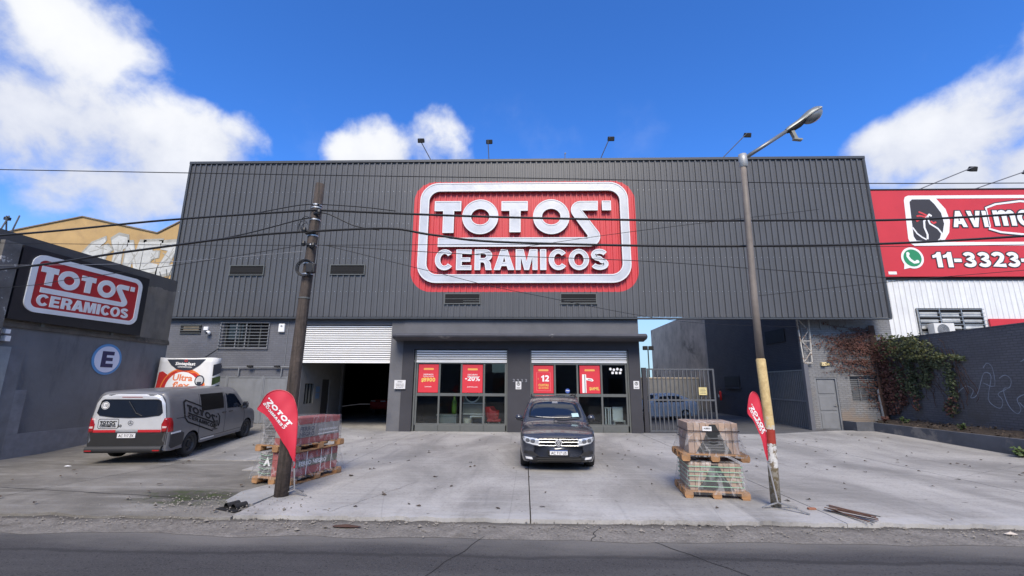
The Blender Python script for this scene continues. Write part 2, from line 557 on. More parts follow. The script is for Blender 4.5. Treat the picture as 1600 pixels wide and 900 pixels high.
# the shop's emblem, in metres as it stands on the big sign (x across, z up)
S_BAR = [(-3.89, 8.02), (2.95, 8.02)] + ell(2.96, 8.49, .48, .47, 9, -88, 22) + [(2.66, 9.73), (3.37, 9.73), (3.39, 10.19), (2.62, 10.19)] + \
        ell(2.60, 9.75, .45, .44, 8, 95, 215) + [(2.88, 8.53), (2.86, 8.45), (-3.89, 8.45)]
EMBLEM = {
    'letter': [[[(-3.7, 8.68), (-3.19, 8.68), (-3.19, 9.73), (-2.87, 9.73), (-2.87, 10.22), (-4.1, 10.22), (-4.1, 9.73), (-3.7, 9.73)]],
               [ell(-1.985, 9.45, .83, .84, 36), ell(-1.985, 9.45, .42, .38, 30)],
               [[(-.65, 8.70), (-.14, 8.70), (-.14, 9.73), (.19, 9.73), (.19, 10.20), (-1.02, 10.20), (-1.02, 9.73), (-.65, 9.73)]],
               [ell(1.255, 9.44, .83, .84, 36), ell(1.255, 9.44, .42, .38, 30)],
               [S_BAR],
               [[(3.57, 9.73), (3.98, 9.73), (3.98, 10.20), (3.57, 10.20)]]],
    'frame': [rrect(-4.78, 4.77, 6.35, 11.12, .85, 8), rrect(-4.36, 4.38, 6.74, 10.70, .5, 8)],
    'field': [rrect(-4.55, 4.55, 6.55, 10.9, .65, 8)],
}
_CX = [(-3.99, -3.13, 'C'), (-3.03, -2.33, 'E'), (-2.2, -1.39, 'R'), (-1.34, -.42, 'A'), (-.36, .62, 'M'), (.73, 1.01, 'I'), (1.11, 1.96, 'C'), (2.0, 2.91, 'O'), (2.99, 3.76, 'S')]
for (a, b, ch) in _CX:
    gw, sh = GL[ch]
    EMBLEM['letter'].append([[(a + p[0] / gw * (b - a), 6.935 + p[1] * .955) for p in l] for l in sh[0]])


def inset(loop, t):
    """the outline moved t to its inner side (left of an anticlockwise loop)"""
    n = len(loop); out = []
    for i in range(n):
        a = Vector(loop[i - 1]); b = Vector(loop[i]); c = Vector(loop[(i + 1) % n])
        d0 = (b - a); d1 = (c - b)
        if d0.length < 1e-7: d0 = d1
        if d1.length < 1e-7: d1 = d0
        d0.normalize(); d1.normalize()
        n0 = Vector((-d0.y, d0.x)); n1 = Vector((-d1.y, d1.x)); m_ = n0 + n1
        m_ = m_.normalized() if m_.length > 1e-6 else n0
        out.append(tuple(b + m_ * t * min(1.8, 1 / max(.35, m_.dot(n0)))))
    return out


def area(loop):
    return sum(loop[i - 1][0] * loop[i][1] - loop[i][0] * loop[i - 1][1] for i in range(len(loop))) / 2


def rim_strip(mb, loops, fn, t, d0, d1):
    """raised lip of width t along every edge of a shape"""
    for k, l in enumerate(loops):
        l = l if (area(l) > 0) == (k == 0) else l[::-1]
        q = inset(l, t); n = len(mb.v); m = len(l)
        for p in l: mb.v.append(tuple(fn(p[0], p[1], d1)))
        for p in q: mb.v.append(tuple(fn(p[0], p[1], d1)))
        for p in q: mb.v.append(tuple(fn(p[0], p[1], d0)))
        for i in range(m):
            j = (i + 1) % m
            mb.face((n + i, n + j, n + m + j, n + m + i)); mb.face((n + m + i, n + m + j, n + 2 * m + j, n + 2 * m + i))


def S1(x, a, b):
    t = min(1, max(0, (x - a) / (b - a)))
    return t * t * (3 - 2 * t)


def zg(x, y):
    """height of the forecourt: it climbs a little towards both back corners"""
    l = .3 * min(1, max(0, (y - 13) / 5.2)) * S1(-x, 6.2, 9.5)
    r_ = .17 * S1(x, 9.5, 13.5) * S1(y, 12, 20)
    return l + r_

# ---------------------------------------------------------------- material list
def road_custom(k, vec, c, b):
    x, y, z = k.xyz(vec)
    grit = k.noise(vec, 55.0, 3, .75)
    g2 = k.noise(vec, 16.0, 4, .7)
    c = k.mix(k.ramp(g2, .5, .75, 0, .5), c, (.030, .030, .032))
    c = k.mix(k.ramp(grit, .5, .7, 0, .75), c, (.12, .12, .122))
    band = k.noise(k.scale(vec, (.12, 1.1, 1)), 1.3, 6, .65)
    c = k.mix(k.ramp(band, .42, .66, 0, .55), c, (.105, .104, .106))
    pits = k.noise(vec, 30.0, 2, .6)
    c = k.mix(k.ramp(pits, .60, .70, 0, .8), c, (.018, .018, .02))
    edge = k.noise(k.scale(vec, (.25, .9, 1)), 1.4, 6, .6)
    seam = k.m('ABSOLUTE', k.m('ADD', k.m('SUBTRACT', y, 6.02), k.m('MULTIPLY', k.m('SUBTRACT', k.noise(k.scale(vec, (.35, .2, 1)), 1.5, 5, .7), .5), .5)))
    c = k.mix(k.ramp(seam, .02, .07, .65, 0), c, (.035, .035, .037))
    dusty = k.ramp(k.m('ADD', y, k.m('MULTIPLY', k.m('SUBTRACT', edge, .5), 1.2)), 6.0, 6.75)
    return k.mix(k.m('MULTIPLY', dusty, .7), c, (.21, .20, .185))

def slab_custom(k, vec, c, b):
    x, y, z = k.xyz(vec)
    big = k.noise(k.scale(vec, (.5, .22, 1)), 1.1, 7, .62, .5)
    c = k.mix(k.ramp(big, .3, .72), c, (.225, .219, .21))
    fine = k.noise(vec, 18.0, 6, .7)
    c = k.mix(k.ramp(fine, .46, .74, 0, .6), c, (.17, .165, .155))
    brush = k.noise(k.scale(vec, (.35, 5.5, 1)), 1.7, 6, .68, .3)
    c = k.mix(k.ramp(brush, .5, .75, 0, .45), c, (.21, .205, .195))
    c = k.mix(k.ramp(brush, .5, .25, 0, .30), c, (.52, .51, .49))
    pale = k.noise(k.scale(vec, (.8, 1.6, 1)), .9, 5, .6)
    front_ = k.ramp(k.m('ADD', y, k.m('MULTIPLY', pale, 1.5)), 9.6, 7.9)
    c = k.mix(k.m('MULTIPLY', k.m('MULTIPLY', front_, k.ramp(pale, .38, .6)), .6), c, (.50, .50, .50))
    spots = k.noise(vec, 5.5, 3, .5, .3)
    c = k.mix(k.ramp(spots, .69, .735, 0, .6), c, (.09, .085, .08))
    tyre = k.noise(k.scale(vec, (2.2, .12, 1)), 1.6, 4, .55, .6)
    c = k.mix(k.ramp(tyre, .57, .74, 0, .26), c, (.13, .13, .135))
    crk = k.n('ShaderNodeTexVoronoi', feature='DISTANCE_TO_EDGE'); k.put(crk.inputs['Vector'], k.vadd(k.scale(vec, (.3, .3, .3)), k.scale(vec, (0, 0, 0)))); crk.inputs['Scale'].default_value = .9
    c = k.mix(k.ramp(crk.outputs[0], .0012, .003, .18, 0), c, (.10, .10, .10))
    return c

def lot_custom(k, vec, c, b):
    big = k.noise(k.scale(vec, (.45, .8, 1)), .9, 8, .68, .6)
    c = k.mix(k.ramp(big, .32, .68), c, (.14, .132, .118))
    n2 = k.noise(k.scale(vec, (.3, 1.3, 1)), 1.9, 6, .6)
    c = k.mix(k.ramp(n2, .5, .72, 0, .7), c, (.33, .32, .30))
    grit = k.noise(vec, 45.0, 4, .75)
    c = k.mix(k.ramp(grit, .45, .8, 0, .55), c, (.12, .117, .11))
    d = k.n('ShaderNodeVectorMath', operation='DISTANCE'); k.put(d.inputs[0], k.scale(vec, (.75, 1.15, 0))); d.inputs[1].default_value = (-5.85 * .75, 8.45 * 1.15, 0)
    near = k.ramp(k.m('ADD', d.outputs['Value'], k.m('MULTIPLY', k.m('SUBTRACT', n2, .5), 1.6)), .25, .95, 1, 0)
    c = k.mix(k.m('MULTIPLY', near, .75), c, (.045, .042, .036))
    moss = k.noise(vec, 3.2, 6, .7)
    return k.mix(k.m('MULTIPLY', k.m('MULTIPLY', near, k.ramp(moss, .45, .6)), .9), c, (.055, .075, .025))

def clad_custom(k, vec, c, b):
    p = k.n('ShaderNodeNewGeometry').outputs['Position']
    x, y, z = k.xyz(p)
    qx = k.m('SUBTRACT', k.m('ABSOLUTE', k.m('ADD', x, .02)), 4.15)
    qz = k.m('SUBTRACT', k.m('ABSOLUTE', k.m('SUBTRACT', z, 8.62)), 1.68)
    a = k.m('MAXIMUM', qx, 0.0); b2 = k.m('MAXIMUM', qz, 0.0)
    ln = k.m('SQRT', k.m('ADD', k.m('MULTIPLY', a, a), k.m('MULTIPLY', b2, b2)))
    inside = k.m('LESS_THAN', ln, .96)
    return k.mix(inside, c, (.58, .040, .046))

def left_wall_custom(k, vec, c, b):
    p = k.n('ShaderNodeNewGeometry').outputs['Position']
    x, y, z = k.xyz(p)
    n1 = k.noise(p, .9, 7, .65)
    raw = k.mix(k.ramp(n1, .3, .7), (.22, .195, .165), (.14, .125, .105))
    hi = k.m('GREATER_THAN', z, 3.52)
    c = k.mix(hi, c, raw)
    cap = k.m('GREATER_THAN', k.m('ADD', z, k.m('MULTIPLY', n1, .5)), 5.72)
    c = k.mix(k.m('MULTIPLY', cap, .7), c, (.06, .06, .065))
    light = k.m('MULTIPLY', k.m('LESS_THAN', z, 2.9), k.m('LESS_THAN', y, 11.62))
    c = k.mix(light, c, (.20, .215, .225))
    damp = k.noise(k.scale(p, (1, 1.2, .35)), 1.5, 7, .7)
    c = k.mix(k.ramp(damp, .48, .68, 0, .45), c, (.075, .077, .085))
    dirt = k.ramp(k.m('ADD', z, k.m('MULTIPLY', k.noise(p, 2.2, 5, .6), .5)), .25, .75, .6, 0)
    return k.mix(dirt, c, (.12, .115, .10))

def lamp_pole_custom(k, vec, c, b):
    p = k.n('ShaderNodeNewGeometry').outputs['Position']
    x, y, z = k.xyz(p)
    n1 = k.noise(p, 9.0, 6, .7); zz = k.m('ADD', z, k.m('MULTIPLY', k.m('SUBTRACT', n1, .5), .16))
    yel = k.mix(k.ramp(n1, .42, .6), (.62, .47, .22), (.50, .36, .16))
    c = k.mix(k.m('LESS_THAN', z, 2.46), c, yel)
    whit = k.mix(k.ramp(n1, .48, .56), (.62, .62, .60), (.19, .15, .10))
    c = k.mix(k.m('LESS_THAN', zz, 1.48), c, k.mix(k.ramp(n1, .5, .6), (.62, .47, .22), (.55, .54, .5)))
    c = k.mix(k.m('LESS_THAN', zz, 1.26), c, (.33, .035, .02))
    c = k.mix(k.m('LESS_THAN', zz, 1.02), c, whit)
    low = k.mix(k.ramp(n1, .46, .54), (.27, .25, .21), (.15, .12, .07))
    return k.mix(k.m('LESS_THAN', zz, .62), c, low)

def wood_pole_custom(k, vec, c, b):
    g = k.noise(k.scale(vec, (14, 14, .7)), 1.6, 6, .7)
    return k.mix(k.ramp(g, .42, .7), c, (.022, .018, .015))

M_ROAD = mat('asphalt', (.060, .059, .063), .92, var=.12, vscale=.8, bump=.5, bscale=70, space='world', custom=road_custom, spec=.3)
M_SLAB = mat('pale_concrete', (.435, .422, .402), .9, var=.12, vscale=.7, bump=.25, bscale=30, space='world', custom=slab_custom, spec=.3)
M_LOT = mat('worn_concrete', (.245, .232, .21), .95, var=.2, vscale=1.3, bump=.7, bscale=14, space='world', custom=lot_custom, spec=.3)
def gut_custom(k, vec, c, b):
    x, y, z = k.xyz(vec)
    n1 = k.noise(vec, 26.0, 6, .75); n2 = k.noise(k.scale(vec, (.6, 3.0, 1)), 2.2, 6, .7)
    c = k.mix(k.ramp(n1, .42, .7, 0, .8), c, (.10, .092, .08))
    c = k.mix(k.ramp(n1, .45, .25, 0, .6), c, (.36, .345, .32))
    edge = k.ramp(k.m('ADD', y, k.m('MULTIPLY', k.m('SUBTRACT', n2, .5), .5)), 7.12, 7.36)
    return k.mix(k.m('MULTIPLY', edge, .85), c, (.075, .068, .06))
M_GUT = mat('dirty_gutter', (.22, .205, .185), .95, var=.3, vscale=3.0, bump=1.0, bscale=24, space='world', stain=(.12, .105, .085), stain_scale=1.5, custom=gut_custom)
M_GROUND = mat('bare_ground', (.16, .15, .13), .95, var=.3, vscale=.3, space='world')
M_CLAD = mat('charcoal_sheet', (.082, .084, .090), .42, metal=.0, var=.1, vscale=.5, custom=clad_custom, spec=.5, streak=.25)
M_TRIM = mat('dark_flashing', (.05, .055, .062), .45, var=.1)
M_WALLG = mat('grey_painted_render', (.125, .127, .138), .85, var=.14, vscale=1.1, bump=.35, bscale=12, space='world', stain=(.10, .105, .12), stain_scale=.8)
M_WALLD = mat('dark_painted_render', (.042, .042, .050), .8, var=.14, vscale=1.0, bump=.25, bscale=14, space='world', stain=(.04, .041, .05), stain_scale=1.3)
M_INT = mat('interior_grey', (.12, .12, .125), .85, var=.1, space='world')
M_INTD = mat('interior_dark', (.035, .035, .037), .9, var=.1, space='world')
M_BRICKG = brick_mat('grey_painted_brick', (.235, .24, .25), (.15, .153, .16), stain=(.23, .19, .16))
M_BRICKL = brick_mat('grey_painted_brick_left', (.145, .15, .172), (.11, .115, .13), bump=.35)
M_BRICKD = brick_mat('navy_painted_brick', (.135, .139, .160), (.09, .093, .108), axis='y', bump=1.0, stain=(.09, .088, .09))
M_NAVY = brick_mat('navy_side_wall', (.105, .106, .124), (.075, .077, .090), axis='y', bump=.5)
M_CONC = mat('raw_concrete', (.56, .50, .43), .95, var=.25, vscale=.9, bump=.7, bscale=6, space='world', streak=.6, stain=(.20, .18, .155), stain_scale=.35)
M_LEFT = mat('left_side_render', (.165, .167, .176), .85, var=.15, vscale=.9, bump=.4, bscale=8, space='world', custom=left_wall_custom)
M_SHUT = mat('white_shutter', (.86, .86, .845), .38, var=.05, vscale=1.0, streak=.12)
M_FRAME = mat('grey_steel_frame', (.105, .112, .108), .5, var=.1)
M_GATE = mat('grey_gate_paint', (.20, .21, .225), .5, var=.1)
M_GATED = mat('dark_gate_paint', (.13, .135, .155), .5, var=.1)
M_GATEF = mat('mid_grey_gate_paint', (.095, .10, .108), .5, var=.12)
M_DOORG = mat('grey_door_paint', (.20, .21, .225), .6, var=.1, streak=.3)
M_STEEL = mat('galvanised', (.45, .45, .44), .4, metal=.7, var=.15)
M_RUST = mat('rusty_white_steel', (.45, .43, .39), .7, var=.2, vscale=6, stain=(.16, .07, .03), stain_scale=3, stain_lo=.5, stain_hi=.62)
M_BLACK = mat('black', (.012, .012, .013), .5, var=0)
M_BLACKM = mat('matt_black', (.018, .018, .019), .85, var=.1)
M_DARKIN = mat('dark_opening', (.008, .008, .009), .9, var=0)
M_WHITE = mat('white_paint', (.80, .81, .82), .45, var=.05, vscale=2)
M_SIGNW = mat('white_sheet_metal', (.55, .555, .56), .30, metal=.15, var=.13, vscale=.9, bump=.35, bscale=1.6, stain=(.44, .45, .46), stain_scale=.7)  # the stain is uneven reflection painted into the metal
M_SIGNS = mat('sign_return', (.24, .24, .25), .5, var=.1)
M_REDP = mat('red_panel', (.50, .022, .030), .35, var=.04)
M_REDAV = mat('red_billboard', (.56, .030, .042), .5, var=.07, vscale=.8)
M_WPRINT = mat('white_print', (.82, .82, .82), .5, var=0)
M_DPRINT = mat('dark_print', (.035, .03, .032), .5, var=0)
M_YPRINT = mat('yellow_print', (.78, .55, .12), .5, var=0)
M_POSTER = mat('poster_red', (.64, .040, .055), .4, var=0)
M_YELLOWW = mat('ochre_render', (.47, .31, .135), .9, var=.18, vscale=.5, bump=.3, bscale=6, space='world', stain=(.38, .25, .12), stain_scale=.5, stain_lo=.5, stain_hi=.75)
M_GRAFG = mat('graffiti_grey', (.34, .33, .29), .7, var=.2)
M_GRAFW = mat('graffiti_white', (.50, .50, .47), .7, var=.2, vscale=2)
M_GRAFB = mat('graffiti_blue', (.26, .30, .36), .8, var=.35, vscale=4)
M_WSHEET = mat('white_corrugated_sheet', (.72, .73, .73), .45, var=.08, vscale=1.2, streak=.25)
M_SOIL = mat('planter_soil', (.06, .045, .035), .95, var=.4, vscale=9, bump=.8, bscale=20)
M_PLANTER = mat('planter_render', (.10, .107, .125), .85, var=.25, vscale=1.2, bump=.4, bscale=9, space='world', stain=(.22, .21, .20), stain_scale=.8, stain_lo=.52, stain_hi=.62)
M_GLASS = glass_mat('shop_glass', (.95, 1.0, .98), .92)
M_WGLASS = mat('dark_window_glass', (.012, .014, .016), .06, var=0, spec=.8)
M_BRICKO = mat('faded_brick_red', (.30, .13, .08), .9, var=.2)
M_ROADMARK = mat('concrete_patch', (.33, .33, .325), .95, var=.2, vscale=2, bump=.5, bscale=16, space='world', stain=(.2, .2, .19))

# ---------------------------------------------------------------- ground
g = MB(); g.quad((-600, -400, -.35), (600, -400, -.35), (600, 800, -.35), (-600, 800, -.35))
g.build('ground', M_GROUND, kind='structure')
g = MB()
g.quad((-90, -6.5, -.075), (90, -6.5, -.075), (90, 6.85, -.075), (-90, 6.85, -.075))
g.build('road', M_ROAD, kind='structure')
g = MB()
nx = 220
for i in range(nx + 1):
    x = -40 + 80 * i / nx
    for j, (y, z) in enumerate(((6.62, -.071), (6.8, -.069), (7.0, -.068), (7.2, -.066), (7.48, -.072))):
        yy = y + (.13 * mnoise.noise((x * 1.1, 3.3, 0)) + .05 * mnoise.noise((x * 5, 1.3, 0)) if j < 2 else 0)
        g.v.append((x, yy, z + (.012 * mnoise.noise((x * 4, y * 7, 0)) if 0 < j < 4 else 0)))
for i in range(nx):
    for j in range(4): g.face((i * 5 + j, (i + 1) * 5 + j, (i + 1) * 5 + j + 1, i * 5 + j + 1))
g.build('gutter', M_GUT, kind='structure', smooth=True)


def sheet(mb, x0, x1, y0, y1, nx_, ny_, thick=.12, dz=0.0, chip=0.0, z_fn=zg):
    """ground slab following the slope, with a chipped street edge"""
    base = len(mb.v)
    for j in range(ny_ + 1):
        for i in range(nx_ + 1):
            x = x0 + (x1 - x0) * i / nx_; y = y0 + (y1 - y0) * j / ny_
            yy = y + (abs(mnoise.noise((x * 2.3, 7, 0))) * chip + abs(mnoise.noise((x * 9, 2, 0))) * chip * .4 if j == 0 else 0)
            mb.v.append((x, yy, z_fn(x, y) + dz + (-.012 if (j == 0 and chip) else 0)))
    W_ = nx_ + 1
    for j in range(ny_):
        for i in range(nx_): mb.face((base + j * W_ + i, base + j * W_ + i + 1, base + (j + 1) * W_ + i + 1, base + (j + 1) * W_ + i))
    rim = [base + i for i in range(W_)] + [base + j * W_ + nx_ for j in range(1, ny_ + 1)] + [base + ny_ * W_ + i for i in range(nx_ - 1, -1, -1)] + [base + j * W_ for j in range(ny_ - 1, 0, -1)]
    n = len(mb.v)
    for r_ in rim:
        p = mb.v[r_]; mb.v.append((p[0], p[1], p[2] - thick))
    for k in range(len(rim)):
        k2 = (k + 1) % len(rim)
        mb.face((rim[k2], rim[k], n + k, n + k2))


g = MB(); g.box(-4.55, 40, 7.6, 46, -.3, -.09)
pav = g.build('pavement', M_GUT, kind='structure')
for (x0, x1) in ((-4.50, .085), (.105, 4.79), (4.81, 9.55), (9.57, 14.6), (14.62, 24)):
    s_ = MB(); sheet(s_, x0, x1, 7.33, 19.62, 40, 24, chip=.14)
    s_.build('slab', M_SLAB, pav)
s_ = MB(); sheet(s_, -9.6, -4.52, 12.2, 19.62, 20, 24, thick=.05, dz=-.004); s_.build('slab', M_SLAB, pav)
s_ = MB(); sheet(s_, -6.6, -4.52, 10.9, 12.19, 8, 6, thick=.05, dz=-.004); s_.build('slab', M_SLAB, pav)
for (x0, x1) in ((4.98, 12.9),):
    s_ = MB(); sheet(s_, x0, x1, 19.64, 34, 12, 12)
    s_.build('slab', mat('yard_floor', (.10, .10, .102), .9, var=.2, vscale=1.0, space='world'), pav)
g = MB(); sheet(g, -15.5, -4.52, 7.28, 19.7, 44, 40, dz=-.022, chip=.25)
lot = g.build('forecourt', M_LOT, kind='structure')
g = MB()    # lighter cement patch round the wooden pole and the broken drain beside it
outl = [(-5.15, 8.15), (-4.82, 7.78), (-4.56, 7.95), (-4.53, 8.6), (-4.53, 9.5), (-4.8, 9.62), (-5.12, 9.35), (-5.28, 8.8)]
g.poly([[(p[0], p[1]) for p in outl]], lambda u, v, d: (u, v, d), -.05, .006)
g.build('cement_patch', M_ROADMARK, lot)
g = MB()
g.poly([[(-5.0, 7.68), (-4.58, 7.5), (-4.53, 7.62), (-4.78, 7.76), (-4.97, 7.8)]], lambda u, v, d: (u, v, d), -.06, -.006)
g.build('broken_drain', M_DARKIN, lot)
g = MB()
for (px, py) in ((-4.86, 7.72), (-4.7, 7.66)):
    g.lathe([(.055, 0), (.055, .22), (.043, .22), (.043, 0)], 14, Matrix.Translation((px, py, .012)) @ Matrix.Rotation(R(70), 4, 'Z'))
g.build('drain_pipe', M_BLACKM, lot)

g = MB()
def crack(x0, y0, x1, y1, w_, z, seed):
    n = 26; pts = []
    for k in range(n + 1):
        t = k / n; pts.append((x0 + (x1 - x0) * t + .06 * mnoise.noise((t * 5, seed, 1)), y0 + (y1 - y0) * t + .05 * mnoise.noise((t * 6, seed, 7))))
    for k in range(n):
        a = Vector(pts[k]); b = Vector(pts[k + 1]); d = (b - a).normalized(); p = Vector((-d.y, d.x)) * w_ * (.6 + .6 * abs(mnoise.noise((k * .7, seed, 3))))
        g.quad((*(a - p), z), (*(b - p), z), (*(b + p), z), (*(a + p), z))
crack(-1.3, 4.9, -.55, 6.75, .008, -.0705, 1); crack(2.9, 5.0, 1.75, 6.6, .009, -.0705, 2); crack(.9, 6.6, 1.1, 7.2, .008, -.0600, 5)
g.build('crack', M_BLACKM, kind='structure')
g = MB()
crack(9.7, 10.9, 13.6, 12.9, .004, .0045, 14)
crack(-11.5, 9.2, -5.6, 8.3, .010, -.015, 15); crack(-9.5, 7.4, -8.6, 12.5, .008, -.015, 16); crack(-3.1, 7.5, -2.2, 9.8, .004, .0035, 17)
g.build('crack', M_BLACKM, kind='structure')

# loose grit, leaves and litter
g = MB()
rnd = random.Random(5)
for i in range(1550):
    x = rnd.uniform(-12, 12); y = min(7.33, rnd.gauss(7.12, .17))
    if i > 1250: x = rnd.gauss(-5.2, .8); y = rnd.gauss(7.9, .35)
    r_ = rnd.uniform(.006, .020) * (2.2 if rnd.random() < .05 else 1)
    z0 = (zg(x, y) if y > 7.35 else -.055) + r_ * .3
    n = len(g.v)
    for (a, b, c) in ((1, 0, 0), (-1, 0, 0), (0, 1, 0), (0, -1, 0), (0, 0, .8), (0, 0, -.6)):
        g.v.append((x + a * r_ * rnd.uniform(.6, 1.3), y + b * r_ * rnd.uniform(.6, 1.3), z0 + c * r_))
    for t in ((0, 2, 4), (2, 1, 4), (1, 3, 4), (3, 0, 4), (2, 0, 5), (1, 2, 5), (3, 1, 5), (0, 3, 5)): g.face([n + q for q in t])
g.build('gravel', mat('grit_stone', (.24, .22, .195), .9, var=.3, vscale=2), kind='stuff')
g = MB()
for i in range(230):
    x = rnd.uniform(-4.3, 14); y = rnd.uniform(7.5, 19)
    if i > 170: x = rnd.uniform(-12, -4.6)
    r_ = rnd.uniform(.02, .05); a = rnd.uniform(0, 6.28); z0 = zg(x, y) + .008
    ca, sa = math.cos(a) * r_, math.sin(a) * r_
    n = len(g.v)
    for (u, v, h) in ((-1.2, 0, .0), (-.3, -.6, .012), (.7, -.45, .02), (1.3, 0, .004), (.6, .5, .016), (-.4, .6, .006)):
        g.v.append((x + u * ca - v * sa, y + u * sa + v * ca, z0 + h * rnd.uniform(.2, 1.5)))
    g.face([n + q for q in range(6)])
g.build('fallen_leaves', mat('dry_leaf', (.075, .055, .04), .8, var=.5, vscale=2), kind='stuff')

# ---------------------------------------------------------------- the big shop building
YC = 19.40          # face of the metal cladding
W0 = thing('warehouse', 'large charcoal corrugated metal warehouse with glazed showroom and white roller shutters', 'warehouse', (0, 19.6, 0))
CX0, CX1, CZ0 = -16.08, 15.68, 4.86
sh = MB()
pitch = .265; nr = 4; z0, z1 = CZ0, 12.28
prof = []
for r_ in range(nr):
    x = r_ * pitch
    prof += [(x, 0), (x + .085, 0), (x + .093, -.006), (x + .101, 0), (x + .186, 0), (x + .198, -.055), (x + .250, -.055), (x + .262, 0)]
prof.append((nr * pitch, 0))
for (x, y) in prof: sh.v += [(CX0 + x, YC + y, z0), (CX0 + x, YC + y, z1)]
for i in range(len(prof) - 1): sh.face((2 * i, 2 * i + 2, 2 * i + 3, 2 * i + 1))
for (x, y) in prof: sh.v += [(CX0 + x, YC + .004 + y, z0), (CX0 + x, YC + .004 + y, z1)]
o0 = 2 * len(prof)
for i in range(len(prof) - 1): sh.face((o0 + 2 * i, o0 + 2 * i + 1, o0 + 2 * i + 3, o0 + 2 * i + 2))
s0 = sh.build('cladding_sheet', M_CLAD, W0)
for i in range(1, 30):
    if CX0 + (i + 1) * pitch * nr < CX1 + .3: copy_part(s0, W0, (i * pitch * nr, 0, 0))
XE = CX0 + 30 * pitch * nr
g = MB(); g.bbox(CX0 - .05, XE + .05, YC - .085, YC + .22, 12.27, 12.40, .012)
g.build('parapet_cap', M_TRIM, W0)
g = MB(); g.box(CX0 - .04, CX0 + .05, YC - .07, YC + .05, CZ0 - .02, 12.265)
g.build('edge_trim', M_TRIM, W0)
g = MB(); g.box(XE - .05, XE + .04, YC - .07, YC + .05, CZ0 - .02, 12.265)
g.build('edge_trim', M_TRIM, W0)
g = MB(); g.box(CX0 - .02, XE + .02, YC - .07, YC + .14, CZ0 - .09, CZ0 - .025)
g.build('drip_trim', M_TRIM, W0)
g = MB()
for z in (6.0, 7.55, 9.2, 10.8):
    for i in range(120):
        x = CX0 + .14 + i * .265
        if abs(x) < 5.1 and z > 5.8: continue
        g.box(x - .011, x + .011, YC - .012, YC - .001, z - .011, z + .011)
g.build('screw', M_STEEL, W0, kind='stuff')
# purlins and columns behind the sheet, seen from below over the passage
g = MB()
for z in (5.1, 7.5, 9.9, 12.1): g.box(4.95, 15.6, 19.44, 19.56, z, z + .1)
g.build('purlin', M_FRAME, W0)
for vi, (x, z, half) in enumerate(((-13.43, 6.74, 0), (-8.8, 6.76, 0), (-3.54, 5.42, 1), (1.59, 5.42, 2))):
    f = MB()
    x1 = x + 1.6; z1_ = z + .48
    f.box(x, x1, YC - .085, YC - .035, z, z + .035); f.box(x, x1, YC - .085, YC - .035, z1_ - .035, z1_)
    f.box(x, x + .035, YC - .084, YC - .034, z + .035, z1_ - .035); f.box(x1 - .035, x1, YC - .084, YC - .034, z + .035, z1_ - .035)
    lv = f.build('vent_window', M_FRAME, W0)
    f = MB(); f.box(x + .035, x1 - .035, YC - .068, YC - .058, z + .035, z1_ - .035)
    f.build('dark_pane', M_DARKIN, lv)
    for k in ((0, 1, 4) if vi < 2 else (0, 1, 2)):
        f = MB(); zz = z + .07 + k * .085
        xa = x + .04 + (.8 if (vi == 2 and k < 2) else 0)
        f.bar((xa, YC - .076, zz), (x1 - .04, YC - .076, zz), .010, .016 if k < 3 else .012)
        f.build('louvre', M_BLACKM if (vi in (0, 1)) else M_FRAME, lv)

# shell of the hall so that no daylight falls into it
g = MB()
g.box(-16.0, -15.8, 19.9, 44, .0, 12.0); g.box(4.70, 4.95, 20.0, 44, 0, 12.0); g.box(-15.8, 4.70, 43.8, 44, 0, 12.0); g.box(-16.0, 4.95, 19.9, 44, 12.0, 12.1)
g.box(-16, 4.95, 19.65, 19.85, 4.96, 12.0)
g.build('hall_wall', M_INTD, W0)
g = MB(); g.box(-15.8, 4.7, 19.7, 43.8, -.2, -.012)
g.build('hall_floor', M_SLAB, W0)
# left lower facade
g = MB(); Y0, Y1 = 19.6, 19.88
ZT = 4.95
g.box(-16.1, -13.5, Y0, Y1, 0, ZT); g.box(-11.43, -10.22, Y0, Y1, 0, ZT); g.box(-13.5, -11.43, Y0, Y1, 0, 3.53); g.box(-13.5, -11.43, Y0, Y1, 4.6, ZT)
g.build('street_wall', M_BRICKL, W0)
g = MB(); g.box(-10.22, -5.86, Y0 + .01, Y1, 4.53, ZT); g.box(-5.86, -5.3, 19.55, Y1, 0, ZT)
g.build('street_wall', M_WALLG, W0)
# showroom block
YS = 19.5
g = MB()
g.box(-5.3, -4.80, YS, 19.9, 0, 4.06); g.box(-.71, .26, YS, 19.9, 0, 3.45); g.box(4.49, 4.97, YS, 19.9, 0, 4.06); g.box(-4.80, 4.49, YS, 19.9, 3.45, 4.06)
g.build('showroom_wall', M_WALLD, W0)
g = MB(); g.box(-5.3, 4.97, YS + .02, 19.9, 4.06, ZT)
g.build('upper_wall', M_WALLG, W0)
g = MB()
prof = [(YS + .02, 3.80), (18.72, 3.86), (18.62, 3.90), (18.58, 3.96), (18.62, 4.02), (18.72, 4.06), (YS + .02, 4.10)]
xs_ = [-5.62, -5.55, -5.4] + [-5.4 + 10.45 * i / 30 for i in range(1, 31)] + [5.12, 5.17]
for k, x in enumerate(xs_):
    sh_ = {0: .25, len(xs_) - 1: .25, 1: .1, len(xs_) - 2: .1}.get(k, 0)
    for (y, z) in prof: g.v.append((x, min(y + sh_, YS + .02), z + .012 * mnoise.noise((x * 1.5, y, z))))
P_ = len(prof)
for k in range(len(xs_) - 1):
    for j in range(P_ - 1): g.face((k * P_ + j, (k + 1) * P_ + j, (k + 1) * P_ + j + 1, k * P_ + j + 1))
g.face(list(range(P_))); g.face([(len(xs_) - 1) * P_ + j for j in range(P_)][::-1])
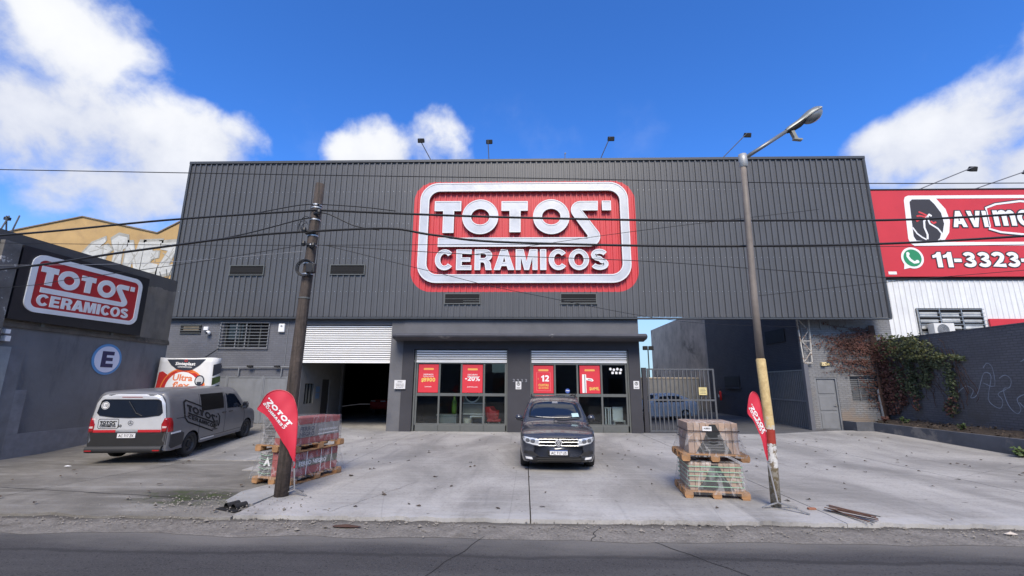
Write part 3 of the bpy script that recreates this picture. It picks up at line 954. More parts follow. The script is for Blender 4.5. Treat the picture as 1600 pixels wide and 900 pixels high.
g.build('canopy', mat('canopy_render', (.07, .072, .085), .85, var=.2, vscale=1.5, bump=.4, bscale=8, space='world', stain=(.20, .20, .20), stain_scale=1.1, stain_lo=.62, stain_hi=.7), W0)


def shutter(x0, x1, z0_, z1_, Y, h):
    """roller shutter: a row of curved slats"""
    n = int(round((z1_ - z0_) / h)); h = (z1_ - z0_) / n
    b = MB(); b.box(x0, x1, Y + .02, Y + .03, z0_, z1_)
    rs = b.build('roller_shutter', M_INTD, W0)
    first = None
    for k in range(n):
        zz = z0_ + k * h
        if first is None:
            s = MB()
            pr_ = [(.012, .0), (-.010, .03 * h), (-.028, .25 * h), (-.028, .50 * h), (-.012, .68 * h), (.014, .74 * h), (.014, .97 * h)]
            for x in (x0, x1):
                for (y, z) in pr_: s.v.append((x, Y + .012 + y, zz + z))
            m_ = len(pr_)
            for j in range(m_ - 1): s.face((j, m_ + j, m_ + j + 1, j + 1))
            s.face(range(m_)); s.face([2 * m_ - 1 - j for j in range(m_)])
            first = s.build('slat', M_SHUT, rs)
        else:
            copy_part(first, rs, (0, 0, k * h))
    b = MB(); b.box(x0, x1, Y - .015, Y + .03, z0_ - .05, z0_)
    b.build('bottom_rail', M_SHUT, rs)
    return rs


shutter(-10.2, -5.88, 2.90, 4.52, 19.70, .098)
shutter(-4.78, -.73, 2.93, 3.44, 19.60, .098)
shutter(.28, 4.47, 2.93, 3.44, 19.60, .098)


def glazing(name, xs_, z_top, door):
    """steel framed shop front with two rows of panes over a kick panel"""
    Y = 19.63
    b = MB(); w_ = .075
    for x in xs_: b.box(x - w_ / 2, x + w_ / 2, Y, Y + .07, .26, z_top)
    b.box(xs_[0] - w_ / 2, xs_[-1] + w_ / 2, Y + .002, Y + .072, z_top, z_top + .09)
    for i in range(len(xs_) - 1):
        b.box(xs_[i] + w_ / 2, xs_[i + 1] - w_ / 2, Y + .001, Y + .069, 1.46, 1.58)
        b.box(xs_[i] + w_ / 2, xs_[i + 1] - w_ / 2, Y + .001, Y + .069, .26, .33)
    fr = b.build('shop_front', M_FRAME, W0)
    for i in range(len(xs_) - 1):
        b = MB(); b.bbox(xs_[i] + .004, xs_[i + 1] - .004, Y - .012, Y + .05, .0, .258, .006)
        b.build('kick_panel', M_FRAME, fr)
        for (za, zb) in ((.33, 1.46), (1.58, z_top)):
            b = MB(); b.box(xs_[i] + w_ / 2, xs_[i + 1] - w_ / 2, Y + .032, Y + .04, za, zb)
            b.build('pane', M_GLASS, fr)
    if door:
        b = MB(); b.tube([(xs_[2] - .11, Y - .05, .95), (xs_[2] - .11, Y - .05, 1.65)], .014); b.box(xs_[2] - .125, xs_[2] - .095, Y - .05, Y, .98, 1.01); b.box(xs_[2] - .125, xs_[2] - .095, Y - .05, Y, 1.59, 1.62)
        b.build('door_handle', M_BLACK, fr)
    b = MB(); b.box(xs_[0] - .11, xs_[0] - .045, Y - .06, Y + .03, 0, 3.4); b.box(xs_[-1] + .045, xs_[-1] + .11, Y - .06, Y + .03, 0, 3.4)
    b.build('shutter_guide', M_FRAME, fr)


glazing('shop_front', [-4.66, -3.675, -2.72, -1.735, -.80], 2.83, False)
glazing('shop_front', [.36, 1.32, 2.29, 3.32, 4.38], 2.80, True)
# showroom inside
g = MB()
g.box(-5.85, -5.7, 19.9, 26, 0, 4.0); g.box(-5.7, 4.7, 25.8, 26, 0, 3.9); g.box(-5.85, 4.7, 19.9, 26, 3.9, 4.0)
g.build('showroom_partition', M_INT, W0)
g = MB(); g.box(-5.7, 4.7, 19.9, 25.8, -.01, .02)
g.build('showroom_floor', mat('tile_floor', (.22, .21, .2), .25, var=.1), W0)

# passage on the left: office side wall inside the open shutter
g = MB()
g.box(-10.1, -9.9, 19.9, 20.35, 0, 4.9); g.box(-10.1, -9.9, 20.35, 21.25, 0, 1.05); g.box(-10.1, -9.9, 20.35, 21.25, 1.95, 4.9); g.box(-10.1, -9.9, 21.25, 22.1, 0, 4.9)
g.box(-10.1, -9.9, 22.1, 23.0, 2.15, 4.9); g.box(-10.1, -9.9, 23.0, 24.3, 0, 4.9)
g.build('office_wall', mat('office_wall_paint', (.19, .19, .19), .85, var=.1, space='world', bump=.2, bscale=8), W0)
g = MB(); g.box(-10.05, -10.0, 20.35, 21.25, 1.05, 1.95)
wd = g.build('window', M_WGLASS, W0)
for (a, b) in ((20.35, 20.39), (20.63, 20.67), (20.93, 20.97), (21.21, 21.25)):
    g = MB(); g.box(-9.99, -9.93, a, b, 1.052, 1.948); g.build('window_frame', M_FRAME, wd)
g = MB(); g.box(-10.03, -9.97, 22.1, 23.0, 0, 2.15)
g.build('office_door', M_INTD, W0)
g = MB(); g.box(-9.96, -9.80, 24.3, 24.55, 0, 4.9)
g.build('door_jamb', M_WALLG, W0)

# left facade window with bars
g = MB()
g.box(-13.5, -11.43, 19.80, 19.83, 3.53, 4.6)
wn = g.build('window', M_WGLASS, W0)
for x in (-13.47, -12.85, -12.4, -11.9, -11.46):
    g = MB(); g.box(x - .025, x + .025, 19.76, 19.80, 3.531, 4.599); g.build('window_frame', M_FRAME, wn)
g = MB(); g.box(-13.62, -11.36, 19.50, 19.535, 3.46, 3.495)
sb = g.build('security_grille', M_GATE, W0)
for k in range(1, 9):
    g = MB(); g.box(-13.62, -11.36, 19.505, 19.53, 3.465 + k * .14, 3.485 + k * .14); g.build('grille_rail', M_GATE, sb)
for x in (-13.60, -12.86, -12.42, -11.40):
    g = MB(); g.box(x - .018, x + .018, 19.535, 19.56, 3.46, 4.615); g.build('grille_bar', M_GATE, sb)
for (x, z) in ((-13.6, 3.6), (-13.6, 4.5), (-11.4, 3.6), (-11.4, 4.5)):
    g = MB(); g.box(x - .012, x + .012, 19.56, 19.6, z - .012, z + .012); g.build('grille_bracket', M_GATE, sb)
# small vent window at the far left
g = MB(); g.box(-15.45, -14.52, 19.56, 19.595, 4.12, 4.52)
vw = g.build('vent_window', M_DARKIN, W0)
for z in (4.12, 4.23, 4.34, 4.45, 4.50):
    g = MB(); g.box(-15.47, -14.50, 19.53, 19.558, z, z + .025); g.build('louvre', M_FRAME, vw)
g = MB(); g.box(-15.3, -14.6, 19.548, 19.557, 4.24, 4.44); g.build('rusty_screen', mat('rusty_screen', (.13, .11, .08), .9, var=.3), vw)

# sheet metal gates in the left facade
GT = thing('sheet_gate', 'wide grey sheet metal gate in the facade behind the parked van', 'gate', (-12, 19.55, .25))
def leaf(x0, x1, z0_, z1_):
    b = MB(); b.box(x0 + .05, x1 - .05, 19.552, 19.57, z0_ + .05, z1_ - .05)
    lf = b.build('gate_leaf', M_DOORG, GT)
    for (a, b_, c, d) in ((x0, x1, z0_, z0_ + .05), (x0, x1, z1_ - .05, z1_), (x0, x0 + .05, z0_ + .05, z1_ - .05), (x1 - .05, x1, z0_ + .05, z1_ - .05)):
        q = MB(); q.box(a, b_, 19.53, 19.575, c, d); q.build('leaf_frame', M_GATE, lf)
for (a, b) in ((-13.75, -13.02), (-12.98, -11.42), (-11.36, -10.34)): leaf(a, b, .30, 2.24)
for x in (-13.0, -11.39, -10.30):
    g = MB(); g.box(x - .03, x + .03, 19.515, 19.528, .28, 2.28); g.build('gate_post', M_GATE, GT)
# conduit with three small floodlights over the gate
CD = thing('light_rail', 'thin grey pipe rail with three small black spotlights above the sheet metal gate', 'light rail', (-12, 19.5, 2.62))
g = MB(); g.tube([(-13.6, 19.5, 2.62), (-10.25, 19.5, 2.66)], .025); g.tube([(-12.5, 19.5, 2.62), (-12.5, 19.5, 2.27)], .03); g.tube([(-10.6, 19.5, 2.62), (-10.6, 19.5, 2.25)], .025)
g.tube([(-10.55, 19.58, 2.66), (-10.55, 19.58, 4.75)], .012)
g.build('pipe', M_GATE, CD)
for x in (-13.35, -11.95, -10.75):
    g = MB(); g.bbox(x - .13, x + .1, 19.34, 19.48, 2.64, 2.72, .02); g.bar((x, 19.45, 2.62), (x, 19.45, 2.66), .03)
    g.build('spotlight', M_BLACKM, CD)

# ---------------------------------------------------------------- right hand brick annex, passage wall
RB = thing('brick_annex', 'pale grey painted brick annex at the right end under the metal cladding', 'building', (14, 20.2, .1))
YB = 20.2
g = MB()
Zt = 5.2
g.box(12.36, 12.68, YB, 20.5, 0, Zt); g.box(12.68, 13.62, YB, 20.5, 2.33, Zt); g.box(13.62, 14.18, YB, 20.5, 0, Zt)
g.box(14.18, 15.45, YB, 20.5, 0, 1.32); g.box(14.18, 15.45, YB, 20.5, 2.38, Zt); g.box(15.45, 16.3, YB, 20.5, 0, Zt)
g.build('brick_wall', M_BRICKG, RB)
g = MB(); g.box(12.70, 13.60, 20.29, 20.33, .13, 2.33)
dr = g.build('door', M_DOORG, RB)
for (a, b) in ((.13, .86), (.90, 1.56), (1.60, 2.28)):
    q = MB(); q.bbox(12.80, 13.50, 20.268, 20.288, a + .04, b - .02, .01); q.build('door_panel', M_DOORG, dr)
g = MB(); g.box(12.68, 12.74, 20.22, 20.27, .13, 2.33); g.box(13.56, 13.62, 20.22, 20.27, .13, 2.33); g.box(12.74, 13.56, 20.22, 20.27, 2.27, 2.33)
g.build('door_frame', M_GATE, dr)
g = MB(); g.box(13.44, 13.5, 20.23, 20.268, 1.1, 1.2); g.tube([(13.47, 20.22, 1.15), (13.36, 20.22, 1.15)], .012)
g.build('door_handle', M_STEEL, dr)
g = MB(); g.box(14.18, 15.45, 20.34, 20.36, 1.32, 2.38)
wn = g.build('window', mat('painted_over_glass', (.13, .138, .15), .4, var=.2, vscale=3), RB)
for k in range(12):
    q = MB(); z = 1.36 + k * .088; q.box(14.18, 15.45, 20.26, 20.275, z, z + .02); q.build('window_bar', M_GATE, wn)
for x in (14.19, 14.6, 15.0, 15.42):
    q = MB(); q.box(x - .015, x + .015, 20.276, 20.3, 1.321, 2.379); q.build('window_bar', M_GATE, wn)
g = MB(); g.box(13.2, 14.4, 20.17, 20.195, 4.42, 4.86)
wt = g.build('high_window', mat('grey_louvre', (.17, .175, .18), .7, var=.2), RB)
for x in (13.2, 13.62, 14.36):
    q = MB(); q.box(x, x + .04, 20.15, 20.168, 4.42, 4.9); q.build('window_frame', M_GATE, wt)
g = MB(); g.box(12.36, 12.68, YB - .04, YB - .004, .02, .2); g.box(13.62, 13.7, YB - .04, YB - .004, .02, .2)
g.box(12.66, 13.64, YB - .1, YB + .09, .0, .128)
g.build('door_step', M_WALLG, RB)
g = MB(); g.tube([(15.30, 20.12, .5), (15.24, 20.12, 1.85)], .05, 10)
g.build('drain_pipe', M_GATE, RB)

PW = thing('passage_wall', 'dark navy painted side wall of the open passage, raw concrete at its far end', 'wall', (13, 26, 0))
g = MB(); g.box(12.9, 13.2, 20.52, 32.0, -.1, 7.4)
g.build('painted_wall', M_NAVY, PW)
g = MB(); g.box(12.98, 13.25, 32.0, 46, -.1, 7.4)
g.build('concrete_wall', M_CONC, PW)
g = MB(); g.box(12.86, 12.9 - .004, 27.6, 29.6, 1.85, 2.5)
pw_w = g.build('bricked_window', mat('blocked_window', (.02, .022, .03), .7, var=.2), PW)
g = MB(); g.box(12.80, 12.9, 27.5, 29.7, 1.76, 1.84); g.build('window_sill', M_NAVY, pw_w)
g = MB(); g.box(12.87, 12.9 - .004, 22.4, 24.2, 4.1, 4.75)
g.build('bricked_window', MATS['blocked_window'], PW)
EX = thing('fire_extinguisher', 'small red fire extinguisher hanging on the dark passage wall', 'extinguisher', (12.8, 30.2, 1.3))
g = MB(); g.tube([(12.78, 30.2, 1.0), (12.78, 30.2, 1.04), (12.78, 30.2, 1.5), (12.78, 30.2, 1.6)], [.06, .075, .075, .03], 14); g.build('cylinder_body', mat('extinguisher_red', (.5, .02, .02), .3, var=0), EX, smooth=True)
g = MB(); g.tube([(12.78, 30.2, 1.6), (12.78, 30.2, 1.68)], .03); g.bar((12.78, 30.15, 1.7), (12.78, 30.32, 1.74), .03); g.build('valve', M_BLACK, EX)
g = MB(); g.box(12.66, 12.675, 30.14, 30.26, 1.2, 1.38); g.build('label', M_WHITE, EX)
g = MB(); g.box(12.885, 12.898, 29.05, 29.3, 1.93, 2.2); tag(g.build('notice', M_WHITE), 'small pale notice on the dark passage wall beside the extinguisher', 'notice')
# closing wall deep in the yard and what shows above it
YW = thing('yard_wall', 'low grey wall closing the yard behind the barred gate', 'wall', (9, 34, 0))
g = MB(); g.box(4.97, 12.9, 34, 34.3, -.1, 2.42); g.build('wall_face', mat('pale_yard_wall', (.21, .215, .225), .85, var=.15, space='world'), YW)
g = MB(); g.box(4.97, 12.9, 33.95, 34.35, 2.42, 2.5); g.build('coping', M_CONC, YW)

# lattice post and barred gates
LP_ = thing('lattice_post', 'white rusty steel lattice strut standing on top of the dark gate post', 'steel lattice', (12.4, 20.05, 2.9))
for (xa, xb) in ((12.14, 12.22), (12.66, 12.56)):
    g = MB(); g.bar((xb, 20.05, 2.95), (xa, 20.05, 4.84), .05); g.build('chord', M_RUST, LP_)
g = MB(); g.bar((12.20, 20.05, 2.95), (12.6, 20.05, 2.95), .05); g.build('chord', M_RUST, LP_)
zz = 2.98; sgn = 1
for k in range(4):
    a, b = (12.22, 12.58) if sgn > 0 else (12.58, 12.22)
    g = MB(); g.bar((a, 20.03, zz), (b, 20.03, zz + .46), .032); g.build('diagonal', M_RUST, LP_)
    zz += .46; sgn = -sgn
g = MB(); g.bar((12.19, 20.03, 3.9), (12.62, 20.03, 3.9), .032); g.build('diagonal', M_RUST, LP_)
g = MB(); g.box(12.18, 12.35, 20.02, 20.19, 0, 2.9)
tag(g.build('gate_post', M_GATED), 'dark steel gate post under the rusty lattice strut', 'post')


def bar_gate(name, label, p0, p1, h, nb, m, rail_z):
    """barred gate leaf from p0 to p1"""
    p0 = Vector(p0); p1 = Vector(p1); d = (p1 - p0); L = d.length; a = math.atan2(d.y, d.x)
    t = thing(name, label, 'gate', tuple(p0), a, local=True)
    for (x, w_) in ((.035, .07), (L - .035, .07)):
        b = MB(); b.box(x - w_ / 2, x + w_ / 2, -.035, .035, .0, h); b.build('gate_stile', m, t)
    for (z, w_) in ((.03, .06), (rail_z, .07), (h + .03, .06)):
        b = MB()
        if z > h: b.box(0, L, -.036, .036, h + .002, h + .062)
        else: b.box(.072, L - .072, -.03, .03, z - w_ / 2, z + w_ / 2)
        b.build('gate_rail', m, t)
    first = None
    for i in range(nb):
        x = .07 + (L - .14) * (i + 1) / (nb + 1)
        if first is None:
            b = MB(); b.box(x - .021, x + .021, -.022, .022, .06, h - .002); first = b.build('gate_bar', m, t); x0_ = x
        else: copy_part(first, t, (x - x0_, 0, 0))
    return t


bar_gate('barred_gate', 'closed grey barred gate leaf with a yellow notice beside the showroom', (5.34, 19.9, .03), (8.24, 19.96, .03), 2.58, 14, M_GATEF, 1.31)
bar_gate('barred_gate', 'open dark barred gate leaf folded back against the passage wall', (12.30, 20.3, .06), (12.72, 24.4, .06), 2.55, 22, M_GATE, 1.25)
g = MB(); g.box(5.10, 5.28, 19.75, 19.93, 0, 2.7)
tag(g.build('gate_post', M_WALLD), 'dark square post between the showroom wall and the barred gate', 'post')
NT_ = thing('notice', 'small yellow notice tied to the bars of the closed gate', 'notice', (7.66, 19.86, 1.75))
g = MB(); g.box(7.5, 7.84, 19.845, 19.852, 1.56, 1.88); g.build('board', mat('pale_yellow_board', (.62, .52, .24), .6, var=.12), NT_)
g = MB(); fn = front(7.67, 19.845, 1.72)
for k in range(4): g.box(7.55, 7.79 - .03 * (k % 2), 19.842, 19.844, 1.62 + k * .06, 1.635 + k * .06)
g.build('print', M_FRAME, NT_)
WL = thing('wall_lamp', 'small pale yellow box lamp above the annex door', 'lamp', (13.1, 20.15, 2.9))
g = MB(); g.bbox(13.0, 13.2, 20.06, 20.197, 2.82, 2.98, .015); g.build('lamp_body', mat('cream_plastic', (.70, .58, .32), .4, var=.05), WL)
g = MB(); g.bbox(13.202, 13.36, 20.12, 20.197, 2.84, 2.94, .015); g.build('side_box', mat('ochre_plastic', (.45, .36, .16), .5, var=.05), WL)

# ---------------------------------------------------------------- left side wall
LA = Vector((-13.73, 11.99)); LD = Vector((-.05, .99875)); LN = Vector((.99875, .05))   # start, direction, normal towards the yard


def lw(s, z, off=0.0):
    p = LA + LD * s + LN * off
    return (p.x, p.y, z)


LW = thing('side_wall', 'tall dark painted wall along the left edge of the forecourt with a bare brown upper band', 'wall', (-13.85, 14, 0))


def lslab(mb, s0, s1, z0_, z1_, o0, o1, z1b=None):
    z1b = z1_ if z1b is None else z1b
    n = len(mb.v)
    mb.v += [lw(s0, z0_, o0), lw(s0, z0_, o1), lw(s1, z0_, o1), lw(s1, z0_, o0), lw(s0, z1_, o0), lw(s0, z1_, o1), lw(s1, z1b, o1), lw(s1, z1b, o0)]
    for q in ((0, 3, 2, 1), (4, 5, 6, 7), (0, 1, 5, 4), (1, 2, 6, 5), (2, 3, 7, 6), (3, 0, 4, 7)): mb.face([n + i for i in q])


g = MB(); lslab(g, -9, 5.20, -.1, 5.80, -.35, 0, 5.97)
g.build('wall_face', M_LEFT, LW)
g = MB(); lslab(g, -9, 5.22, 3.40, 3.50, .0, .05); lslab(g, -9, 5.22, 3.502, 3.58, .0, .025)
g.build('ledge', mat('brown_ledge', (.12, .105, .088), .9, var=.3, vscale=3, bump=.8, bscale=12, space='world', stain=(.05, .045, .04)), LW)
g = MB(); lslab(g, -9, -.42, -.05, 2.88, .002, .06)      # proud lighter pier at the left edge
g.build('pier', mat('pier_paint', (.30, .32, .33), .85, var=.15, space='world', bump=.3, bscale=10), LW)
g = MB(); lslab(g, -.42, -.06, -.05, 2.86, .002, .045)
g.build('pier', mat('pier_edge_paint', (.17, .175, .19), .85, var=.15, space='world'), LW)
g = MB(); lslab(g, -.06, 5.2, -.05, .60, .002, .05); lslab(g, -.06, .24, .602, 1.76, .002, .045)
g.build('plinth', mat('plinth_paint', (.20, .205, .225), .85, var=.2, space='world', bump=.3, bscale=10), LW)
g = MB(); lslab(g, 3.75, 3.83, 3.6, 5.2, .002, .03); g.build('pipe_stub', M_LEFT, LW)
g = MB()
g.poly([[(LA.x - .36 - .05 * 5.2, 0), (-16.3, 0), (-16.3, 4.1), (LA.x - .36 - .05 * 5.2, 4.1)]], lambda u, v, d: (u, 17.25 + d, v), 0, .25)
g.build('return_wall', M_WALLG, LW)
# peeling concrete post at the far left
LPOST = thing('concrete_post', 'peeling pale concrete post on the left wall beside the emblem board', 'post', lw(-.95, 3.5))
g = MB(); lslab(g, -1.28, -.86, 2.9, 5.6, .05, .17); g.build('post_shaft', mat('peeling_post', (.13, .125, .12), .9, var=.3, vscale=2, bump=.9, bscale=9, space='world', stain=(.45, .44, .42), stain_scale=5, stain_lo=.58, stain_hi=.62), LPOST)
FL0 = thing('wall_light', 'small white twin floodlight at the foot of the peeling concrete post', 'floodlight', lw(-.6, 3.2, .06))
g = MB(); lslab(g, -.72, -.60, 3.22, 3.33, .01, .13); lslab(g, -.70, -.58, 3.02, 3.16, .01, .15); g.build('lamp_body', M_WHITE, FL0)
AN = thing('rusty_rods', 'thin bent steel rods sticking up from the left wall top', 'rods', lw(-1.0, 5.83, -.1))
for (a, b, z) in ((-1.25, -1.10, 6.32), (-1.05, -1.16, 6.30), (-.98, -.86, 6.42)):
    g = MB(); g.tube([lw(a, 5.75, -.1), lw(b, z, -.1)], .018, 6); g.build('rod', M_FRAME, AN)
g = MB(); g.box(*[q for q in (-13.86, -13.76, 10.84, 10.94, 6.20, 6.28)]); g.build('lamp_head', M_BLACK, AN)
AN2 = thing('rusty_rods', 'short thin steel rods at the right end of the left wall beside the cladding', 'rods', lw(4.8, 5.9, -.1))
for (a, b, z) in ((4.78, 4.62, 6.32), (4.74, 4.90, 6.44), (4.5, 4.3, 6.15)):
    g = MB(); g.tube([lw(a, 5.85, -.1), lw(b, z, -.1)], .014, 6); g.build('rod', M_FRAME, AN2)

# emblem board on the left wall
LS = thing('emblem_board', 'black billboard with the red TOTOS CERAMICOS emblem on the left side wall', 'sign', lw(1.4, 3.6, .1))
g = MB(); lslab(g, -.80, 3.57, 3.60, 5.60, .07, .17, 5.68); g.build('backing_board', mat('black_board', (.012, .013, .018), .45, var=.1), LS)
g = MB(); lslab(g, .2, .3, 3.5, 3.6, .0, .07); lslab(g, 2.5, 2.6, 3.5, 3.6, .0, .07); lslab(g, 2.5, 2.6, 5.2, 5.3, .0, .07); lslab(g, .2, .3, 5.2, 5.3, .0, .07); g.build('bracket', M_FRAME, LS)
kx, kz = 3.80 / 9.55, 1.62 / 4.77


def lmap(u, v, d):
    s_ = 1.38 + u * kx
    return lw(s_, 3.89 + (v - 6.35) * kz + .02 * (s_ - 1.4), .172 + d)


g = MB(); g.poly(EMBLEM['field'], lmap, 0, .012); g.build('field', M_REDP, LS)
g = MB(); g.poly(EMBLEM['frame'], lmap, 0, .030); g.build('border', M_WHITE, LS)
for loops in EMBLEM['letter']:
    g = MB(); g.poly(loops, lmap, .012, .028); g.build('letter', M_WHITE, LS)

# round E sign painted plate
ES = thing('parking_sign', 'round pale blue E parking sign on the left side wall', 'sign', lw(2.6, 2.7, .02))
em = lambda u, v, d: lw(2.60 + u, 2.715 + v, .012 + d)
g = MB(); g.poly([ell(0, 0, .565, .505, 40)], em, 0, .010); g.build('rim', mat('sign_blue', (.10, .30, .60), .5, var=.05), ES)
g = MB(); g.poly([ell(0, 0, .475, .425, 40)], em, .010, .016); g.build('face', mat('sign_pale', (.72, .76, .90), .5, var=.05), ES)
g = MB(); word(g, 'E', em, -.22, -.26, .52, .016, .022, width=.46); g.build('letter', mat('sign_navy', (.02, .022, .10), .5, var=0), ES)

# ---------------------------------------------------------------- ochre gable with graffiti behind the left wall
GB = thing('ochre_gable', 'ochre gable wall with pale bubble graffiti behind the left side wall', 'building', (-31, 30, 0))
g = MB()
g.poly([[(-42, 0), (-24.0, 0), (-24.0, 13.85), (-25.04, 13.25), (-26.5, 12.5), (-32.33, 13.78), (-37.03, 12.80), (-42, 11.5)]], lambda u, v, d: (u, 30 - d, v), -8, 0)
g.build('gable_wall', M_YELLOWW, GB)
g = MB()
for (a, b) in (((-42, 11.5), (-37.03, 12.80)), ((-37.03, 12.80), (-32.33, 13.78)), ((-32.33, 13.78), (-26.5, 12.5)), ((-26.5, 12.5), (-24.0, 13.9))):
    g.bar((a[0], 29.98, a[1] + .03), (b[0], 29.98, b[1] + .03), .14, .08)
g.build('coping', mat('gable_coping', (.20, .16, .12), .9, var=.3), GB)
gf = front(0, 29.985, 0)
def blob(cx, cz, pts, grow):
    return [(cx + p[0] * grow, cz + p[1] * grow) for p in pts]
shapes = [(-30.6, 11.2, [(-1.2, -.2), (-.5, -.9), (.5, -1.0), (.6, -.3), (1.0, .1), (.5, .5), (-.1, .2), (.4, .7), (.3, 1.0), (-.6, .6), (-.9, .2)]),
          (-29.15, 11.05, [(-.35, -1.2), (.35, -1.25), (.3, .2), (.65, .5), (.5, 1.2), (-.2, 1.35), (-.7, 1.0), (-.5, .4), (-.3, .1)]),
          (-28.0, 10.75, [(-.6, -1.3), (-.1, -1.4), (0, -.3), (.3, -1.3), (.65, -1.3), (.7, 1.1), (.25, 1.15), (.1, .3), (-.15, 1.1), (-.65, 1.1)]),
          (-26.75, 10.75, [(-.6, -1.3), (.6, -1.2), (.7, -.6), (.1, -.5), (.1, -.2), (.6, -.1), (.6, .4), (.1, .4), (.1, .65), (.7, .8), (.7, 1.2), (-.6, 1.15)]),
          (-25.5, 10.6, [(-.6, -1.35), (.7, -1.0), (.8, -.4), (.2, -.5), (.7, .9), (.6, 1.3), (-.7, 1.2), (-.6, .7), (0, .6), (-.6, -.7)])]
for (cx, cz, pts) in shapes:
    g = MB(); g.poly([blob(cx, cz, pts, 1.13)], gf, 0, .006); g.build('graffiti_outline', M_GRAFG, GB)
    g = MB(); g.poly([blob(cx, cz, pts, .95)], gf, .006, .012)
    gg = g.build('graffiti_letter', M_GRAFW, GB)
    q = MB()
    for k in range(3):
        a = pts[k * 2 % len(pts)]; b = pts[(k * 2 + 5) % len(pts)]
        q.poly([stroke([(cx + a[0] * .6, cz + a[1] * .6), (cx + (a[0] + b[0]) * .25 + .1, cz + (a[1] + b[1]) * .25), (cx + b[0] * .6, cz + b[1] * .6)], .06)], gf, .012, .014 + k * .001)
    q.build('graffiti_line', M_GRAFG, gg)

# ---------------------------------------------------------------- right boundary wall, planter, vine
RWX = 15.6
RW = thing('boundary_wall', 'dark blue grey brick boundary wall along the right edge with faint graffiti', 'wall', (15.7, 14, 0))
g = MB(); g.box(RWX, RWX + .25, 4, 20.19, -.1, 3.90); g.build('wall_face', M_BRICKD, RW)
g = MB(); g.box(RWX - .01, RWX + .26, 4, 20.19, 3.902, 3.95); g.build('coping', M_BRICKD, RW)
g = MB(); yz = lambda u, v, d: (RWX - .003 - d, u, v)
sq = [[(16.9, 1.75), (16.7, 1.9), (16.5, 2.0), (16.3, 1.85), (16.45, 1.6), (16.2, 1.7), (15.9, 2.3), (15.75, 2.45), (15.6, 2.3), (15.85, 1.6), (15.7, 1.35), (15.5, 1.3), (15.4, 1.55), (15.5, 1.75), (15.2, 1.9)],
      [(15.35, 2.25), (15.15, 2.35), (15.0, 2.2), (15.1, 1.95), (15.3, 1.9), (15.25, 1.4), (15.05, 1.15), (14.9, 1.3), (14.95, 1.6), (14.7, 1.75), (14.5, 1.75), (14.3, 1.9), (14.1, 1.75), (13.8, 2.2), (13.6, 2.0)],
      [(14.6, 2.75), (14.35, 2.85), (14.15, 2.6), (14.25, 2.3), (14.45, 2.2), (14.55, 2.4), (14.4, 2.55)],
      [(15.9, 2.1), (15.55, 2.0), (15.5, 2.6), (15.65, 2.75), (15.8, 2.6)], [(14.9, 1.5), (14.6, 1.1), (14.3, 1.0), (14.0, 1.15)]]
for i, s_ in enumerate(sq):
    sm = []
    for k in range(len(s_) - 1):
        p0 = s_[max(0, k - 1)]; p1 = s_[k]; p2 = s_[k + 1]; p3 = s_[min(len(s_) - 1, k + 2)]
        for t in (0, .33, .66):
            f_ = lambda a, b, c, d: .5 * ((2 * b) + (-a + c) * t + (2 * a - 5 * b + 4 * c - d) * t * t + (-a + 3 * b - 3 * c + d) * t ** 3)
            sm.append((f_(p0[0], p1[0], p2[0], p3[0]), f_(p0[1], p1[1], p2[1], p3[1])))
    sm.append(s_[-1])
    q = MB(); w_ = .013
    for k in range(len(sm) - 1):
        a = Vector(sm[k]); b = Vector(sm[k + 1]); n_ = (b - a); n_ = Vector((-n_.y, n_.x)).normalized() * w_ if n_.length > 1e-6 else Vector((0, w_))
        q.quad(yz(*(a - n_), .0005 * i), yz(*(b - n_), .0005 * i), yz(*(b + n_), .0005 * i), yz(*(a + n_), .0005 * i))
    q.build('graffiti_line', M_GRAFB, RW)

PL_ = thing('planter', 'long low grey rendered planter at the foot of the right boundary wall', 'planter', (14.6, 14, 0))
g = MB(); g.box(14.31, 14.46, 6, 19.39, -.1, .50); g.box(13.62, 14.46, 19.4, 19.55, -.1, .52); g.box(13.62, 13.75, 19.55, 20.18, -.1, .52)
g.build('planter_wall', M_PLANTER, PL_)
g = MB()
for i in range(29):
    for j in range(5):
        y = 6 + 14.1 * i / 28; x = 14.46 + 1.12 * j / 4
        g.v.append((x, y, .42 + .20 * j / 4 + .05 * mnoise.noise((x * 3, y * 2, 0))))
for i in range(28):
    for j in range(4): g.face((i * 5 + j, i * 5 + j + 1, (i + 1) * 5 + j + 1, (i + 1) * 5 + j))
g.build('soil', M_SOIL, PL_, smooth=True)

M_LEAFG = mat('vine_leaf_green', (.036, .050, .018), .6, var=.5, vscale=1.5)
M_LEAFY = mat('vine_leaf_yellow', (.085, .088, .022), .6, var=.4, vscale=2)
M_LEAFR = mat('vine_leaf_russet', (.080, .030, .022), .7, var=.45, vscale=2)
M_STEM = mat('vine_stem', (.070, .038, .028), .9, var=.3)


def leaf_quads(mb, p, n_dir, r_, rnd_):
    """one five sided leaf at p, facing about n_dir"""
    n_ = (Vector(n_dir) + Vector((rnd_.uniform(-.7, .7), rnd_.uniform(-.7, .7), rnd_.uniform(-.7, .7)))).normalized()
    a = n_.cross(Vector((rnd_.uniform(-1, 1), rnd_.uniform(-1, 1), rnd_.uniform(-1, 1)))).normalized(); b = n_.cross(a)
    k = len(mb.v)
    for (u, v, h) in ((0, -1, 0), (.8, -.35, .2), (.6, .6, .1), (0, 1.05, -.15), (-.6, .6, .1), (-.8, -.35, .2)):
        mb.v.append(tuple(Vector(p) + (a * u + b * v + n_ * h) * r_))
    mb.face([k + i for i in range(6)])


